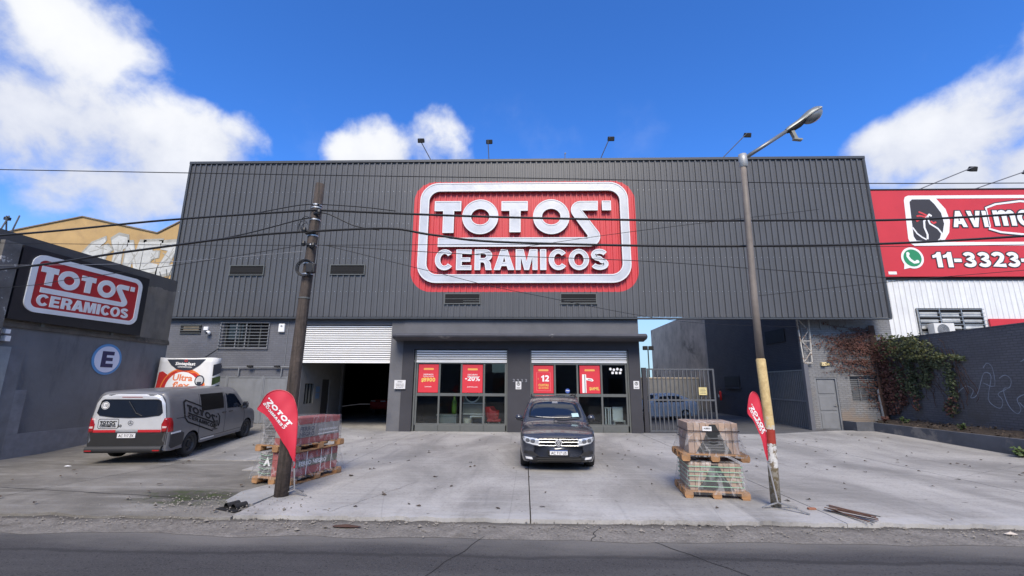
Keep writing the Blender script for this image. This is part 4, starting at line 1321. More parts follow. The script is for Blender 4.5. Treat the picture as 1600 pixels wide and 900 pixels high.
VR = thing('bare_vine', 'russet half bare creeper fanning over the pale brick annex', 'vine', (15.3, 20, .5))
VG = thing('leafy_vine', 'dark green leafy creeper hanging on the right boundary wall at the corner', 'vine', (15.4, 19, .6))
rnd = random.Random(11)
lr = MB(); st = MB()
for i in range(105):
    # branches leave the corner and fan out to the left along the brick face
    z = rnd.uniform(.9, 4.5); x = 15.5 - abs(rnd.gauss(0, .10)); p = Vector((x, 20.12, z))
    reach = rnd.uniform(.4, 2.55) * (1.0 if z > 2.2 else .38); ang = rnd.gauss(.10, .16) if z > 3.4 else rnd.gauss(.30, .22)
    if z > 4.1: ang -= .3
    pts = [p]; n_ = int(reach / .10) + 2
    for k in range(n_):
        ang += rnd.gauss(-.01, .09)
        p = p + Vector((-math.cos(ang) * .10, 0, math.sin(ang) * .07)); p.y = 20.15 - .03 * rnd.random()
        if p.z > 4.80: p.z = 4.80
        if p.x < 12.75: break
        pts.append(p.copy())
        dens_ = 3 if p.x < 15.0 else 2
        for q in range(dens_):
            if rnd.random() < (.50 if pts[-1].z > 2.6 else .28):
                leaf_quads(lr, p + Vector((rnd.gauss(0, .05), -rnd.uniform(.01, .08), rnd.gauss(0, .05))), (0, -1, .3), rnd.uniform(.018, .042), rnd)
    if len(pts) > 1: st.tube([tuple(q) for q in pts], [.011 - .007 * k / len(pts) for k in range(len(pts))], 5)
for k in range(8):
    x = 15.52 - .05 * k * .6; st.tube([(x, 20.1, .6), (x - .05, 20.08, 1.7), (x + .03, 20.1, 2.9), (x - .04, 20.1, 4.6)], .02, 6)
st.build('stem', M_STEM, VR, kind='stuff')
lr.build('foliage', M_LEAFR, VR, kind='stuff')
lg = MB(); ly = MB(); lq = MB(); sg = MB()
def dens_at(y, z):
    """where the creeper hangs on the wall (0..1)"""
    c = [(19.75, 2.5, .5, 2.0), (19.0, 3.55, .9, .6), (18.2, 3.35, .8, .7), (18.55, 2.3, .30, 1.3), (17.95, 2.6, .34, .95), (17.4, 2.95, .55, .45), (16.95, 2.15, .26, .85), (17.1, 1.2, .3, .35), (19.2, 1.9, .32, 1.1), (16.6, 3.0, .5, .14)]
    v = max(1 - ((y - a) / ra) ** 2 - ((z - b) / rb) ** 2 for (a, b, ra, rb) in c)
    return v + .5 * mnoise.noise((y * 2.4, z * 1.3, 4.0)) + .45 * mnoise.noise((y * 5, z * 4, 9.0))
n_l = 0
while n_l < 3700:
    y = rnd.uniform(16.2, 20.15); z = rnd.uniform(.65, 4.15)
    if dens_at(y, z) < rnd.uniform(.12, .62): continue
    n_l += 1
    depth = rnd.uniform(.02, .32) * (1.2 if z > 3 else .8)
    p = (RWX - depth, y, z)
    t_ = (18.9 - y) + .35 * (z - 2.4) + rnd.gauss(0, .35)
    tgt = lq if (t_ < -.25 or (z < 1.6 and rnd.random() < .5)) else (ly if (z > 3.0 and rnd.random() < .42) else lg)
    leaf_quads(tgt, p, (-.8, -.5, .3), rnd.uniform(.026, .052), rnd)
for k in range(46):
    y = rnd.uniform(16.6, 20.0); z = rnd.uniform(2.6, 4.0); pts = []
    for q in range(12):
        pts.append((RWX - .04 - .04 * rnd.random(), y, z)); y += rnd.gauss(-.03, .06); z -= rnd.uniform(.08, .2)
        if z < .62: break
    if len(pts) > 2: sg.tube(pts, .009, 5)
lg.build('foliage', M_LEAFG, VG, kind='stuff'); ly.build('pale_foliage', M_LEAFY, VG, kind='stuff'); lq.build('russet_foliage', M_LEAFR, VG, kind='stuff'); sg.build('stem', M_STEM, VG, kind='stuff')


def weed(name, label, x, y, z, n_, h, m, group=None):
    t = thing(name, label, 'plant', (x, y, z), 0, group)
    lf = MB(); sm = MB()
    for k in range(n_):
        a = rnd.uniform(0, 6.28); r_ = rnd.uniform(.2, 1) * h * .9; top = (x + math.cos(a) * r_, y + math.sin(a) * r_, z + h * rnd.uniform(.4, 1))
        sm.tube([(x, y, z), ((x + top[0]) / 2, (y + top[1]) / 2, z + h * .5), top], .005, 4)
        for q in range(7): leaf_quads(lf, Vector((x, y, z)).lerp(Vector(top), rnd.uniform(.45, 1.05)) + Vector((rnd.gauss(0, .04), rnd.gauss(0, .04), rnd.gauss(0, .03))), (0, -.4, 1), rnd.uniform(.03, .06), rnd)
    lf.build('foliage', m, t, kind='stuff'); sm.build('stem', M_STEM, t, kind='stuff')


M_WEED = mat('weed_green', (.06, .10, .025), .6, var=.4, vscale=4)
weed('weed', 'green weed growing at the foot of the planter near the right edge', 14.15, 13.75, .0, 14, .34, M_WEED)
for (x, y, lab) in ((15.2, 18.9, 'small weed in the planter soil under the green creeper'), (15.1, 16.4, 'tiny weed in the planter soil beneath the faint graffiti'), (14.9, 19.5, 'small dry weed in the planter corner beside the drain pipe')):
    weed('weed', lab, x, y, .55, 6, .16, M_WEED if y < 19 else M_LEAFR)
g = MB()
rnd2 = random.Random(3)
for i in range(500):
    x = rnd2.uniform(14.5, 15.55); y = rnd2.uniform(9, 20); leaf_quads(g, (x, y, .45 + (x - 14.46) * .19 + .03), (0, 0, 1), rnd2.uniform(.02, .05), rnd2)
g.build('leaf_litter', MATS['dry_leaf'], kind='stuff')

# ---------------------------------------------------------------- neighbour with the red billboard
AV = thing('white_shed', 'white corrugated sheet shed behind the right boundary wall', 'building', (24, 21, 0))
YA = 21.0
first = None
for i in range(18):
    x = 15.95 + i * 1.0
    if first is None:
        s_ = MB(); prof = []
        for r_ in range(4): prof += [(r_ * .25, 0), (r_ * .25 + .17, 0), (r_ * .25 + .19, -.03), (r_ * .25 + .225, -.03)]
        prof.append((1.0, 0))
        for (u, v) in prof: s_.v += [(x + u, YA + v, 2.6), (x + u, YA + v, 6.92)]
        for k in range(len(prof) - 1): s_.face((2 * k, 2 * k + 2, 2 * k + 3, 2 * k + 1))
        first = s_.build('wall_sheet', M_WSHEET, AV)
    else: copy_part(first, AV, (i * 1.0, 0, 0))
g = MB(); g.box(15.95, 33.9, YA + .02, YA + 10, 0, 11.0); g.build('shed_body', M_INTD, AV)
g = MB(); g.box(15.95, 33.9, YA - .08, YA - .035, 6.88, 7.0); g.build('beam', M_BLACKM, AV)
g = MB(); g.box(18.2, 21.15, YA - .05, YA - .035, 4.1, 5.52)
wn = g.build('barred_window', M_DARKIN, AV)
for x in (18.2, 19.18, 20.16, 21.10):
    q = MB(); q.box(x, x + .035, YA - .12, YA - .055, 4.1, 5.52); q.build('window_bar', M_STEEL, wn)
for k in range(8):
    q = MB(); z = 4.22 + k * .175; q.box(18.15, 21.2, YA - .15, YA - .125, z, z + .024); q.build('window_bar', M_STEEL, wn)
for i in range(3):
    for k in range(4):
        q = MB(); x = 18.3 + i * .98; z = 4.25 + k * .3
        q.box(x, x + .80, YA - .075, YA - .06, z, z + .13 + .05 * ((i + k) % 2)); q.build('jalousie_pane', mat('pale_jalousie', (.55, .56, .55), .4, var=.25), wn)
for k in range(1):
    AC = thing('air_conditioner', 'white air conditioner unit below the barred window of the shed', 'air conditioner', (18.9, YA - .3, 4.2))
    q = MB(); q.bbox(18.46, 19.36, YA - .52, YA - .17, 4.16, 4.76, .02); q.build('casing', mat('ac_white', (.68, .68, .66), .5, var=.08), AC)
    q = MB(); q.poly([ell(18.83, 4.46, .25, .25, 28)], lambda u, v, d: (u, YA - .521 - d, v), 0, .006); fan = q.build('fan_grille', mat('fan_grey', (.16, .16, .165), .5, var=0), AC)
    for r_ in (.07, .13, .19, .25):
        q = MB(); q.poly([ell(18.83, 4.46, r_ + .008, r_ + .008, 24), ell(18.83, 4.46, r_ - .006, r_ - .006, 24)], lambda u, v, d: (u, YA - .521 - d, v), .008, .02); q.build('fan_ring', M_STEEL, fan)
BB = thing('billboard', 'long red billboard with white rooster emblem and phone number above the white shed', 'billboard', (24, YA - .2, 7))
g = MB(); g.box(15.95, 33.9, YA - .20, YA - .06, 7.0, 11.34); g.build('panel', M_REDAV, BB)
g = MB(); g.box(15.9, 33.95, YA - .23, YA - .03, 11.342, 11.40); g.build('top_trim', M_BLACKM, BB)
bf = front(.68, YA - .204, 0, .96, 1.0)
g = MB()
g.poly([[(18.75, 11.05), (34, 11.05)][::-1] + [(18.75, 11.05), (18.5, 10.85), (18.44, 8.75), (18.62, 8.5), (33.8, 8.5), (33.8, 8.68), (20.1, 8.68), (20.5, 9.3), (20.6, 9.9), (20.45, 10.4), (20.2, 10.87), (33.8, 10.87), (33.8, 11.05)][0:13]], bf, 0, .008) if False else None
g.poly([[(18.78, 11.05), (18.60, 10.98), (18.52, 10.8), (18.38, 8.85), (18.44, 8.62), (18.62, 8.5), (33.8, 8.5), (33.8, 8.68), (20.05, 8.68), (20.42, 9.15), (20.58, 9.75), (20.48, 10.35), (20.12, 10.89), (33.8, 10.89), (33.8, 11.05)]], bf, 0, .008)
g.build('white_border', M_WPRINT, BB)
g = MB(); g.poly([[(18.92, 10.85), (18.78, 10.72), (18.66, 8.98), (18.76, 8.76), (19.72, 8.72), (20.05, 9.0), (20.26, 9.6), (20.22, 10.15), (19.98, 10.6), (19.78, 10.85)]], bf, .008, .014); g.build('emblem_field', M_DPRINT, BB)
g = MB()
for pts, w_ in (([(18.68, 9.42), (18.85, 9.1), (19.05, 8.92), (19.25, 8.80)], .07), ([(19.48, 9.95), (19.30, 9.72), (19.26, 9.4), (19.34, 9.05), (19.30, 8.82)], .09), ([(19.48, 9.95), (19.56, 9.6), (19.9, 9.35), (20.05, 9.1), (19.92, 8.8)], .08), ([(19.72, 9.98), (19.62, 10.06), (19.48, 9.93)], .09)):
    g.poly([stroke(pts, w_)], bf, .014, .018 + .001 * len(pts))
g.build('rooster_line', M_WPRINT, BB)
g = MB()
for pts in ([(18.92, 9.72), (19.1, 9.82), (19.4, 9.86)], [(18.98, 9.98), (19.15, 10.0), (19.42, 9.94)], [(19.12, 10.2), (19.3, 10.12), (19.5, 10.0)], [(19.62, 9.72), (19.74, 9.62), (19.88, 9.68)]):
    g.poly([stroke(pts, .085)], bf, .014, .019 + .0007 * pts[0][1])
g.build('rooster_comb', mat('comb_red', (.62, .05, .055), .5, var=0), BB)
# dark edged white words
for (txt_, x, z, h, wd_) in (('AVI', 20.68, 9.42, .82, 1.72), ('mo', 22.72, 9.48, 1.05, 1.85)):
    for (grow, d0, d1, m_) in ((.06, .008, .012, M_DPRINT), (0, .013, .019, M_WPRINT)):
        for dx, dz in (((-1, -1), (1, -1), (1, 1), (-1, 1), (0, 0)) if grow else ((0, 0),)):
            if (dx, dz) == (0, 0) and grow: continue
            g = MB(); word(g, txt_, bf, x + dx * grow * .8, z + dz * grow * .8, h, None, d1 + (.001 * (dx + 2 * dz) if grow else 0), width=wd_, gap=.10)
            g.build('lettering_edge' if grow else 'lettering', m_, BB)
for (x, z, h, wd_) in ((19.36, 7.44, .74, 4.55),):
    for dx, dz in ((-1, -1), (1, -1), (1, 1), (-1, 1)):
        g = MB(); word(g, '11-3323-', bf, x + dx * .04, z + dz * .04, h, None, .012 + .001 * (dx + 2 * dz), width=wd_); g.build('number_edge', M_DPRINT, BB)
    g = MB(); word(g, '11-3323-', bf, x, z, h, None, .019, width=wd_); g.build('number', M_WPRINT, BB)
# hexagonal outline round the second word
hx = [(22.42, 9.42), (22.36, 9.3), (22.9, 9.12), (24.2, 8.98), (25.6, 9.1), (26.2, 9.3), (26.2, 10.4), (25.6, 10.62), (24.2, 10.78), (22.95, 10.62), (22.42, 10.42)]
hi_ = [(24.2 + (p[0] - 24.2) * .955, 9.88 + (p[1] - 9.88) * .89) for p in hx]
hi2 = [(24.2 + (p[0] - 24.2) * 1.02, 9.88 + (p[1] - 9.88) * 1.06) for p in hx]
g = MB(); g.poly([hx, hi_], bf, .008, .013); g.build('word_outline', M_WPRINT, BB)
g = MB(); g.poly([hi2, hx], bf, .008, .0115); g.build('word_outline', M_DPRINT, BB)
# green speech bubble with a handset
g = MB(); g.poly([ell(18.40, 7.90, .54, .52, 30, -112, 215) + [(17.90, 7.35)]], bf, .008, .012); g.build('bubble_rim', M_WPRINT, BB)
g = MB(); g.poly([ell(18.40, 7.90, .43, .42, 30)], bf, .012, .017); g.build('bubble', mat('bubble_green', (.02, .24, .10), .5, var=0), BB)
g = MB(); g.poly([stroke([(18.20, 8.12), (18.18, 7.98), (18.28, 7.80), (18.44, 7.68), (18.60, 7.70)], .12)], bf, .017, .021)
g.poly([ell(18.21, 8.10, .08, .09, 12)], bf, .017, .0225); g.poly([ell(18.60, 7.72, .09, .08, 12)], bf, .017, .0225); g.build('handset', M_WPRINT, BB)
g = MB(); g.box(17.12, 17.5, YA - .21, YA - .203, 7.10, 7.24); g.build('maker_plate', M_WHITE, BB)
RS = thing('red_sign', 'low red sign with cut off white letters on the white shed', 'sign', (23, YA - .1, 4.3))
g = MB(); g.box(21.36, 27, YA - .12, YA - .045, 3.6, 5.02); g.build('panel', M_REDAV, RS)
g = MB(); word(g, 'FERTE', front(0, YA - .122, 0), 22.0, 4.02, .66, 0, .006, width=2.6); g.build('lettering', M_WPRINT, RS)


def floodlight(label, base, head, size=1.0, group='floodlights along the roof edge', face=None):
    t = thing('floodlight', label, 'floodlight', base, 0, group)
    b = Vector(base); h = Vector(head)
    q = MB(); q.tube([tuple(b), tuple(h)], .022 * size, 7); q.build('arm', M_GATED, t)
    q = MB()
    bm = bmesh.new(); bmesh.ops.create_cube(bm, size=1)
    for v in bm.verts: v.co = Vector((v.co.x * .30, v.co.y * .16 * (1.4 if v.co.z < 0 else .8), v.co.z * .20))
    bmesh.ops.bevel(bm, geom=list(bm.edges), offset=.02, segments=1, affect='EDGES')
    q.add_bm(bm, Matrix.Translation(h + Vector((.06, .10, -.04))) @ Matrix.Rotation(R(35), 4, 'X') @ Matrix.Scale(size, 4)); q.build('lamp_head', M_BLACKM, t)
    q = MB(); q.quad(*[tuple(h + Vector((.06, .10, -.04)) + Vector(p) * size) for p in ((-.12, -.06, -.125), (.12, -.06, -.125), (.12, .08, -.06), (-.12, .08, -.06))]); q.build('lens', M_STEEL, t)


floodlight('black floodlight on a leaning arm, leftmost on the roof edge above the red emblem', (-4.43, 19.6, 12.4), (-4.95, 19.0, 13.30))
floodlight('black floodlight on an upright arm, second from the left on the roof edge', (-1.68, 19.6, 12.4), (-1.72, 19.2, 13.32))
floodlight('black floodlight on a leaning arm on the roof edge right of the emblem centre', (3.6, 19.6, 12.4), (4.02, 19.0, 13.30))
floodlight('black floodlight on a long leaning arm on the roof edge beside the street lamp', (9.3, 19.6, 12.4), (10.35, 19.0, 13.42))
floodlight('floodlight on a long slanting arm on the red billboard, the left one', (19.28, 20.9, 11.38), (22.0, 20.7, 12.48), 1.15, 'floodlights over the red billboard')
floodlight('floodlight on a long slanting arm on the red billboard, cut by the right edge', (21.92, 20.9, 11.38), (24.6, 20.7, 12.30), 1.15, 'floodlights over the red billboard')
for (x, lab) in ((1.95, 'short thin rod on the roof edge above the emblem'),):
    g = MB(); g.tube([(x, 19.55, 12.38), (x, 19.5, 12.78)], .018, 6); g.box(x - .02, x + .05, 19.48, 19.52, 12.72, 12.78); tag(g.build('roof_rod', M_GATED), lab, 'rod')
for i, x in enumerate((9.95, 11.7, 14.35)):
    g = MB(); g.tube([(x, 19.5, 12.38), (x, 19.5, 12.47)], .02, 6); tag(g.build('roof_bolt', M_GATED), ['tiny bolt on the roof edge just right of the street lamp post', 'tiny bolt on the roof edge halfway between lamp post and right corner', 'tiny bolt on the roof edge near its right corner'][i], 'bolt', 'bolts on the roof edge')

# ---------------------------------------------------------------- main emblem on the cladding
M_SIGNL = mat('white_lip', (.70, .705, .71), .35, var=.04)
MS = thing('emblem_sign', 'huge white metal TOTOS CERAMICOS emblem on the red painted cladding', 'sign', (0, 19.3, 6.4))
ms = front(-.02, YC - .04, 0)
g = MB(); g.cur = 0; g.poly(EMBLEM['frame'], ms, .06, .16)
def faces_two(mb):
    """front faces in sheet metal, returns in a darker tone"""
    for i, f in enumerate(mb.f):
        ys = [mb.v[k][1] for k in f]
        mb.mi[i] = 0 if max(ys) - min(ys) < 1e-4 else 1
faces_two(g); bo_ = g.build('border', [M_SIGNW, M_SIGNS], MS)
g = MB(); rim_strip(g, EMBLEM['frame'], ms, .05, .16, .18); g.build('lip', M_SIGNL, bo_)
for loops in EMBLEM['letter']:
    g = MB(); g.poly(loops, ms, .06, .16); faces_two(g); lt = g.build('letter', [M_SIGNW, M_SIGNS], MS)
    g = MB(); rim_strip(g, loops, ms, .045, .16, .178); g.build('lip', M_SIGNL, lt)
g = MB()
for (x, z) in ((-3.45, 9.9), (-3.45, 9.0), (-2.6, 9.45), (-1.4, 9.45), (-.4, 9.9), (-.4, 9.0), (.65, 9.45), (1.85, 9.45), (2.9, 10.0), (3.1, 8.6), (-3, 8.2), (0, 8.2), (3.78, 9.95), (-4.55, 9), (-4.55, 8), (4.55, 9), (4.55, 8), (-2, 6.55), (2, 6.55), (-2, 10.9), (2, 10.9)):
    g.box(x - .03, x + .03, YC - .105, YC + .0, z - .03, z + .03)
for (a_, b_, ch) in _CX: g.box((a_ * .8 + b_ * .2) - .02, (a_ * .8 + b_ * .2) + .02, YC - .105, YC, 7.2, 7.24)
g.build('standoff', M_STEEL, MS, kind='stuff')

# ---------------------------------------------------------------- posters, small notices on the showroom
M_PLATE = mat('notice_white', (.66, .66, .66), .5, var=.08)


def poster(label, x0, x1, z0_, z1_, kind_):
    t = thing('poster', label, 'poster', ((x0 + x1) / 2, 19.6, z0_), 0, 'red posters in the shop windows')
    Y = 19.655
    g = MB(); g.box(x0, x1, Y, Y + .004, z0_, z1_); g.build('sheet', M_POSTER, t)
    f = front((x0 + x1) / 2, Y - .001, z0_); w_ = x1 - x0; h = z1_ - z0_
    g = MB(); g.poly([rrect(-.22, .22, h * .80, h * .87, .03, 3)], f, None, .002); g.build('badge', mat('badge_orange', (.80, .40, .10), .5, var=0), t)
    g = MB()
    if kind_ == 'price':
        typed(g, '$', f, -.31, h * .385, .15, .003, 'l', .03); word(g, '8900', f, -.22, h * .385, .17, None, .003, width=.52); m_ = M_YPRINT
    elif kind_ == 'percent':
        word(g, '-20', f, -.32, h * .42, .20, None, .003, width=.42); typed(g, '%', f, .12, h * .42, .20, .003, 'l', .018, width=.2); m_ = M_WPRINT
    elif kind_ == 'twelve':
        word(g, '12', f, -.10, h * .42, .27, None, .003, width=.34); m_ = M_WPRINT
    else:
        typed(g, '$64MIL', f, .18, h * .12, .13, .003, 'c', .025, width=.42); m_ = M_YPRINT
    g.build('figures', m_, t)
    g = MB()
    if kind_ in ('price', 'percent'):
        typed(g, 'PORCELANATO' if kind_ == 'price' else 'DESCUENTO', f, 0, h * .62, .055, .003, width=.42); typed(g, 'PRIMERA CALIDAD' if kind_ == 'price' else 'DE CONTADO', f, 0, h * .56, .04, .003, width=.46)
        typed(g, 'CONTADO' if kind_ == 'price' else 'EN PRODUCTOS SELECCIONADOS', f, 0, h * .19, .04, .003, width=.3 if kind_ == 'price' else .46)
        g.build('small_print', M_WPRINT, t)
    elif kind_ == 'twelve':
        word(g, 'C', f, -.24, h * .5, .05, None, .003); typed(g, 'CUOTAS', f, 0, h * .25, .10, .003, bold=.03, width=.44); typed(g, 'SIN INTERES', f, 0, h * .16, .065, .003, width=.42)
        g.build('small_print', M_YPRINT, t)
        g = MB(); g.poly([rrect(-.30, .30, .10, h * .76, .02, 3), rrect(-.29, .29, .11, h * .755, .02, 3)], f, None, .002); g.build('thin_border', mat('pink_line', (.8, .25, .25), .5, var=0), t)
    else:
        g.poly([[(-.33, .02), (-.22, .02), (-.22, .80), (-.33, .80)]], f, None, .002); g.poly([[(-.20, .02), (-.16, .02), (-.16, .80), (-.20, .80)]], f, None, .002)
        g.poly([[(-.22, .66), (.10, .62), (.16, .54), (.10, .50), (-.16, .56), (-.22, .56)]], f, None, .003); g.build('picture', M_WPRINT, t)
        g = MB(); g.poly([[(-.20, .02), (-.235, .02), (-.235, .78), (-.20, .78)]], f, None, .0035); g.poly([[(-.10, .60), (.08, .575), (.1, .54), (-.08, .565)]], f, None, .004); g.build('picture_shade', M_FRAME, t)


poster('red poster with yellow price 8900, leftmost pane of the shop front', -4.60, -3.73, 1.60, 2.80, 'price')
poster('red poster reading -20% in the third upper pane of the left shop front', -2.68, -1.80, 1.60, 2.79, 'percent')
poster('red poster with a big white 12 behind the parked car', .40, 1.26, 1.60, 2.76, 'twelve')
poster('red poster with a white pictured tap in the right shop front', 2.39, 3.26, 1.60, 2.77, 'picture')
PS = thing('door_sign', 'white notice board on the showroom wall beside the open hall entrance', 'notice', (-5.3, 19.5, 1.74))
g = MB(); g.box(-5.58, -5.10, 19.475, 19.494, 1.75, 2.12); g.build('board', M_PLATE, PS)
PS.location.y = 19.45; 
g = MB(); f = front(-5.34, 19.474, 1.75)
typed(g, 'AVISO', f, 0, .27, .055, .002); typed(g, 'HORARIO DE', f, 0, .18, .04, .002, width=.34); typed(g, 'ATENCION', f, 0, .11, .04, .002, width=.34); typed(g, 'AL CLIENTE', f, 0, .05, .035, .002, width=.3); g.build('print', M_DPRINT, PS)
for (x, z, lab) in ((-.245, 1.76, 'small white notice between the two shop fronts'), (4.76, 1.80, 'small white notice on the right pillar of the showroom')):
    t = thing('notice', lab, 'notice', (x, 19.48, z), 0, 'white notices on the showroom wall')
    g = MB(); g.box(x - .12, x + .12, 19.482, 19.494, z - .0, z + .33); g.build('board', M_PLATE, t)
    f = front(x, 19.481, z)
    g = MB(); g.poly([ell(0, .22, .075, .075, 18), ell(0, .22, .045, .045, 18)], f, None, .001); g.box(x - .02, x + .02, 19.478, 19.4795, z + .2, z + .26); g.box(x - .08, x + .08, 19.478, 19.4795, z + .06, z + .075); g.box(x - .07, x + .07, 19.478, 19.4795, z + .035, z + .045); g.build('print', M_FRAME, t)
HN = thing('house_number', 'grey raised house number 2253 on the pillar between the shop fronts', 'number', (-.2, 19.48, 2.06))
for i, ch in enumerate('2233'):
    g = MB(); word(g, ch, front(0, 19.495, 0), -.50 + i * .175, 2.06, .13, 0, .02, width=.10); g.build('digit', mat('number_grey', (.25, .25, .27), .4, metal=.3, var=0), HN)
HN['label'] = 'grey raised house number 2233 on the pillar between the shop fronts'
g = MB(); g.poly([ell(1.86, 1.70, .10, .10, 20)], front(0, 19.66, 0), 0, .004); st1 = tag(g.build('round_sticker', mat('sticker_blue', (.05, .10, .35), .4, var=0)), 'round blue and white sticker on the glass above the car', 'sticker')
g = MB(); g.poly([stroke([(1.79, 1.70), (1.83, 1.73), (1.87, 1.70), (1.93, 1.72)], .025)], front(0, 19.655, 0), 0, .002); g.build('mark', M_WPRINT, st1)
g = MB(); g.box(2.05, 2.2, 19.655, 19.659, 1.26, 1.42); tag(g.build('yellow_sticker', mat('sticker_yellow', (.75, .60, .12), .4, var=0)), 'square yellow sticker on the glass right of the car roof', 'sticker')
g = MB()
for k in range(4): g.poly([ell(3.72 + k * .15, 2.63 - .03 * (k % 2), .055, .06, 10)], front(0, 19.66, 0), 0, .002)
for k in range(3): g.poly([rrect(3.76 + k * .16, 3.86 + k * .16, 2.42, 2.52, .02, 2)], front(0, 19.66, 0), 0, .002)
tag(g.build('glass_lettering', M_WPRINT), 'white stickers at the top of the rightmost glass pane', 'sticker')

# ---------------------------------------------------------------- things inside the showroom
CH = thing('tub_chair', 'red tub chair with thin metal legs behind the left shop glass', 'chair', (-1.32, 20.5, 0))
g = MB()
for a in range(0, 13):
    t = R(200 - a * 220 / 12 + 80)
    for k, (r_, z) in enumerate(((.24, .42), (.30, .62), (.34, .98), (.31, 1.0), (.24, .62))): g.v.append((-1.32 + r_ * 1.25 * math.cos(t), 20.25 + r_ * math.sin(t), z - (.16 if k in (2, 3) and (a < 2 or a > 10) else 0)))
for a in range(12):
    for k in range(4): g.face((a * 5 + k, (a + 1) * 5 + k, (a + 1) * 5 + k + 1, a * 5 + k + 1))
M_CHR = mat('chair_red', (.55, .012, .02), .5, var=.05)
g.build('backrest', M_CHR, CH, smooth=True)
g = MB(); g.bbox(-1.62, -1.02, 20.0, 20.5, .36, .48, .04); g.build('seat', M_CHR, CH)
for (x, y) in ((-1.55, 20.0), (-1.1, 20.0), (-1.55, 20.45), (-1.1, 20.45)):
    g = MB(); g.tube([(x, y, .37), (x + (.12 if x > -1.3 else -.05), y - .03, .02)], .016, 6); g.build('leg', M_STEEL, CH)
TB = thing('white_table', 'white side table behind the left shop glass', 'table', (-2.0, 20.4, 0))
g = MB(); g.box(-2.35, -1.78, 19.95, 20.24, .58, .62); g.build('tabletop', M_WHITE, TB)
for x in (-2.33, -1.82):
    g = MB(); g.box(x, x + .04, 19.95, 20.24, .02, .578); g.build('leg', M_WHITE, TB)
g = MB(); g.lathe([(.0, .02), (.14, .02), (.17, .52), (.15, .52), (.0, .50)], 20, Matrix.Translation((-2.46, 19.95, 0)) @ Matrix.Rotation(R(-90), 4, 'Y'))
tag(g.build('bucket', mat('bucket_cream', (.62, .58, .52), .5, var=.05), smooth=True), 'cream bucket on the showroom floor beside the white table', 'bucket')
MR = thing('round_mirror', 'round white rimmed mirror hanging in the third pane of the left shop front', 'mirror', (-2.35, 20.6, 1.35))
g = MB(); g.poly([ell(-2.30, 1.50, .34, .34, 32), ell(-2.30, 1.50, .28, .28, 32)], front(0, 20.3, 0), 0, .03); g.build('rim', M_WHITE, MR)
g = MB(); g.poly([ell(-2.30, 1.50, .28, .28, 32)], front(0, 20.3, 0), 0, .01); g.build('mirror_glass', M_WGLASS, MR)
DS = thing('display_stand', 'pale display stand with shelves behind the left shop glass', 'display stand', (-2.3, 20.65, 0))
g = MB(); g.box(-2.72, -1.72, 20.40, 20.46, .3, 1.6); g.build('panel', mat('display_grey', (.20, .20, .19), .6, var=.1), DS)
for z in (.66, 1.12):
    g = MB(); g.box(-2.7, -1.74, 20.25, 20.395, z, z + .03); g.build('shelf', M_WHITE, DS)
CT = thing('counter', 'grey counter behind the second pane of the left shop front', 'counter', (-3.3, 20.6, 0))
g = MB(); g.box(-3.78, -2.95, 20.0, 20.5, .02, .62); g.build('cabinet', mat('counter_grey', (.26, .28, .28), .5, var=.1), CT)
g = MB(); g.box(-3.82, -2.92, 19.96, 20.54, .622, .67); g.build('countertop', mat('counter_top', (.35, .37, .37), .3, var=.05), CT)
GT_ = thing('green_bottle', 'tall green bottle shape on the showroom counter', 'bottle', (-3.1, 20.7, .67))
g = MB(); g.lathe([(0, .68), (.09, .68), (.11, .8), (.11, 1.2), (.05, 1.34), (.04, 1.45), (0, 1.45)], 14, Matrix.Translation((-3.08, 20.2, 0)) @ Matrix.Rotation(R(-90), 4, 'Y')); g.build('glass_body', mat('bottle_green', (.10, .22, .03), .3, var=0), GT_, smooth=True)
CW = thing('white_chair', 'white chair behind the rightmost shop glass', 'chair', (4.1, 20.5, 0))
g = MB(); g.bbox(3.86, 4.32, 20.32, 20.37, .45, 1.02, .02); g.build('backrest', M_WHITE, CW)
g = MB(); g.bbox(3.84, 4.34, 19.95, 20.33, .42, .47, .015); g.build('seat', M_WHITE, CW)
for (x, y) in ((3.86, 19.97), (4.29, 19.97), (3.86, 20.29), (4.29, 20.29)):
    g = MB(); g.box(x, x + .035, y, y + .035, .02, .418); g.build('leg', M_WHITE, CW)
WS = thing('white_stool', 'tall narrow white stool beside the white chair', 'stool', (3.6, 20.6, 0))
for x in (3.50, 3.62, 3.70):
    g = MB(); g.box(x, x + .05, 20.1, 20.15, .02, .97); g.build('leg', M_WHITE, WS)
g = MB(); g.box(3.48, 3.77, 20.06, 20.2, .972, 1.0); g.build('seat', M_WHITE, WS)

# red machine deep in the hall
RM = thing('red_forklift', 'red forklift with white lamps parked in the dark hall', 'forklift', (-9.3, 29, 0))
g = MB(); g.bbox(-9.85, -8.75, 29, 31, .35, .95, .12); g.build('body', mat('machine_red', (.55, .02, .02), .4, var=.05), RM)
for x in (-9.62, -8.98):
    g = MB(); g.bbox(x - .16, x + .16, 28.96, 29.06, .82, .90, .02); g.build('lamp', M_WHITE, RM)
    g = MB(); g.lathe([(0, -.1), (.3, -.1), (.3, .1), (0, .1)], 18, Matrix.Translation((x, 29.4, .3))); g.build('wheel', M_BLACKM, RM)
g = MB()
for x in (-9.75, -8.85): g.bar((x, 29.9, .9), (x, 30.1, 2.0), .06); g.bar((x, 30.9, .9), (x, 30.9, 2.0), .06)
g.box(-9.8, -8.8, 29.9, 31, 2.0, 2.05); g.build('cage', M_BLACK, RM)
for (z, lab) in ((1.55, 'upper blue poster on the office side wall in the hall entrance'), (1.25, 'lower blue poster on the office side wall in the hall entrance')):
    g = MB(); g.box(-9.895, -9.89, 21.45, 21.85, z, z + .26); tag(g.build('poster', mat('poster_blue', (.10, .17, .28), .6, var=.1)), lab, 'poster')
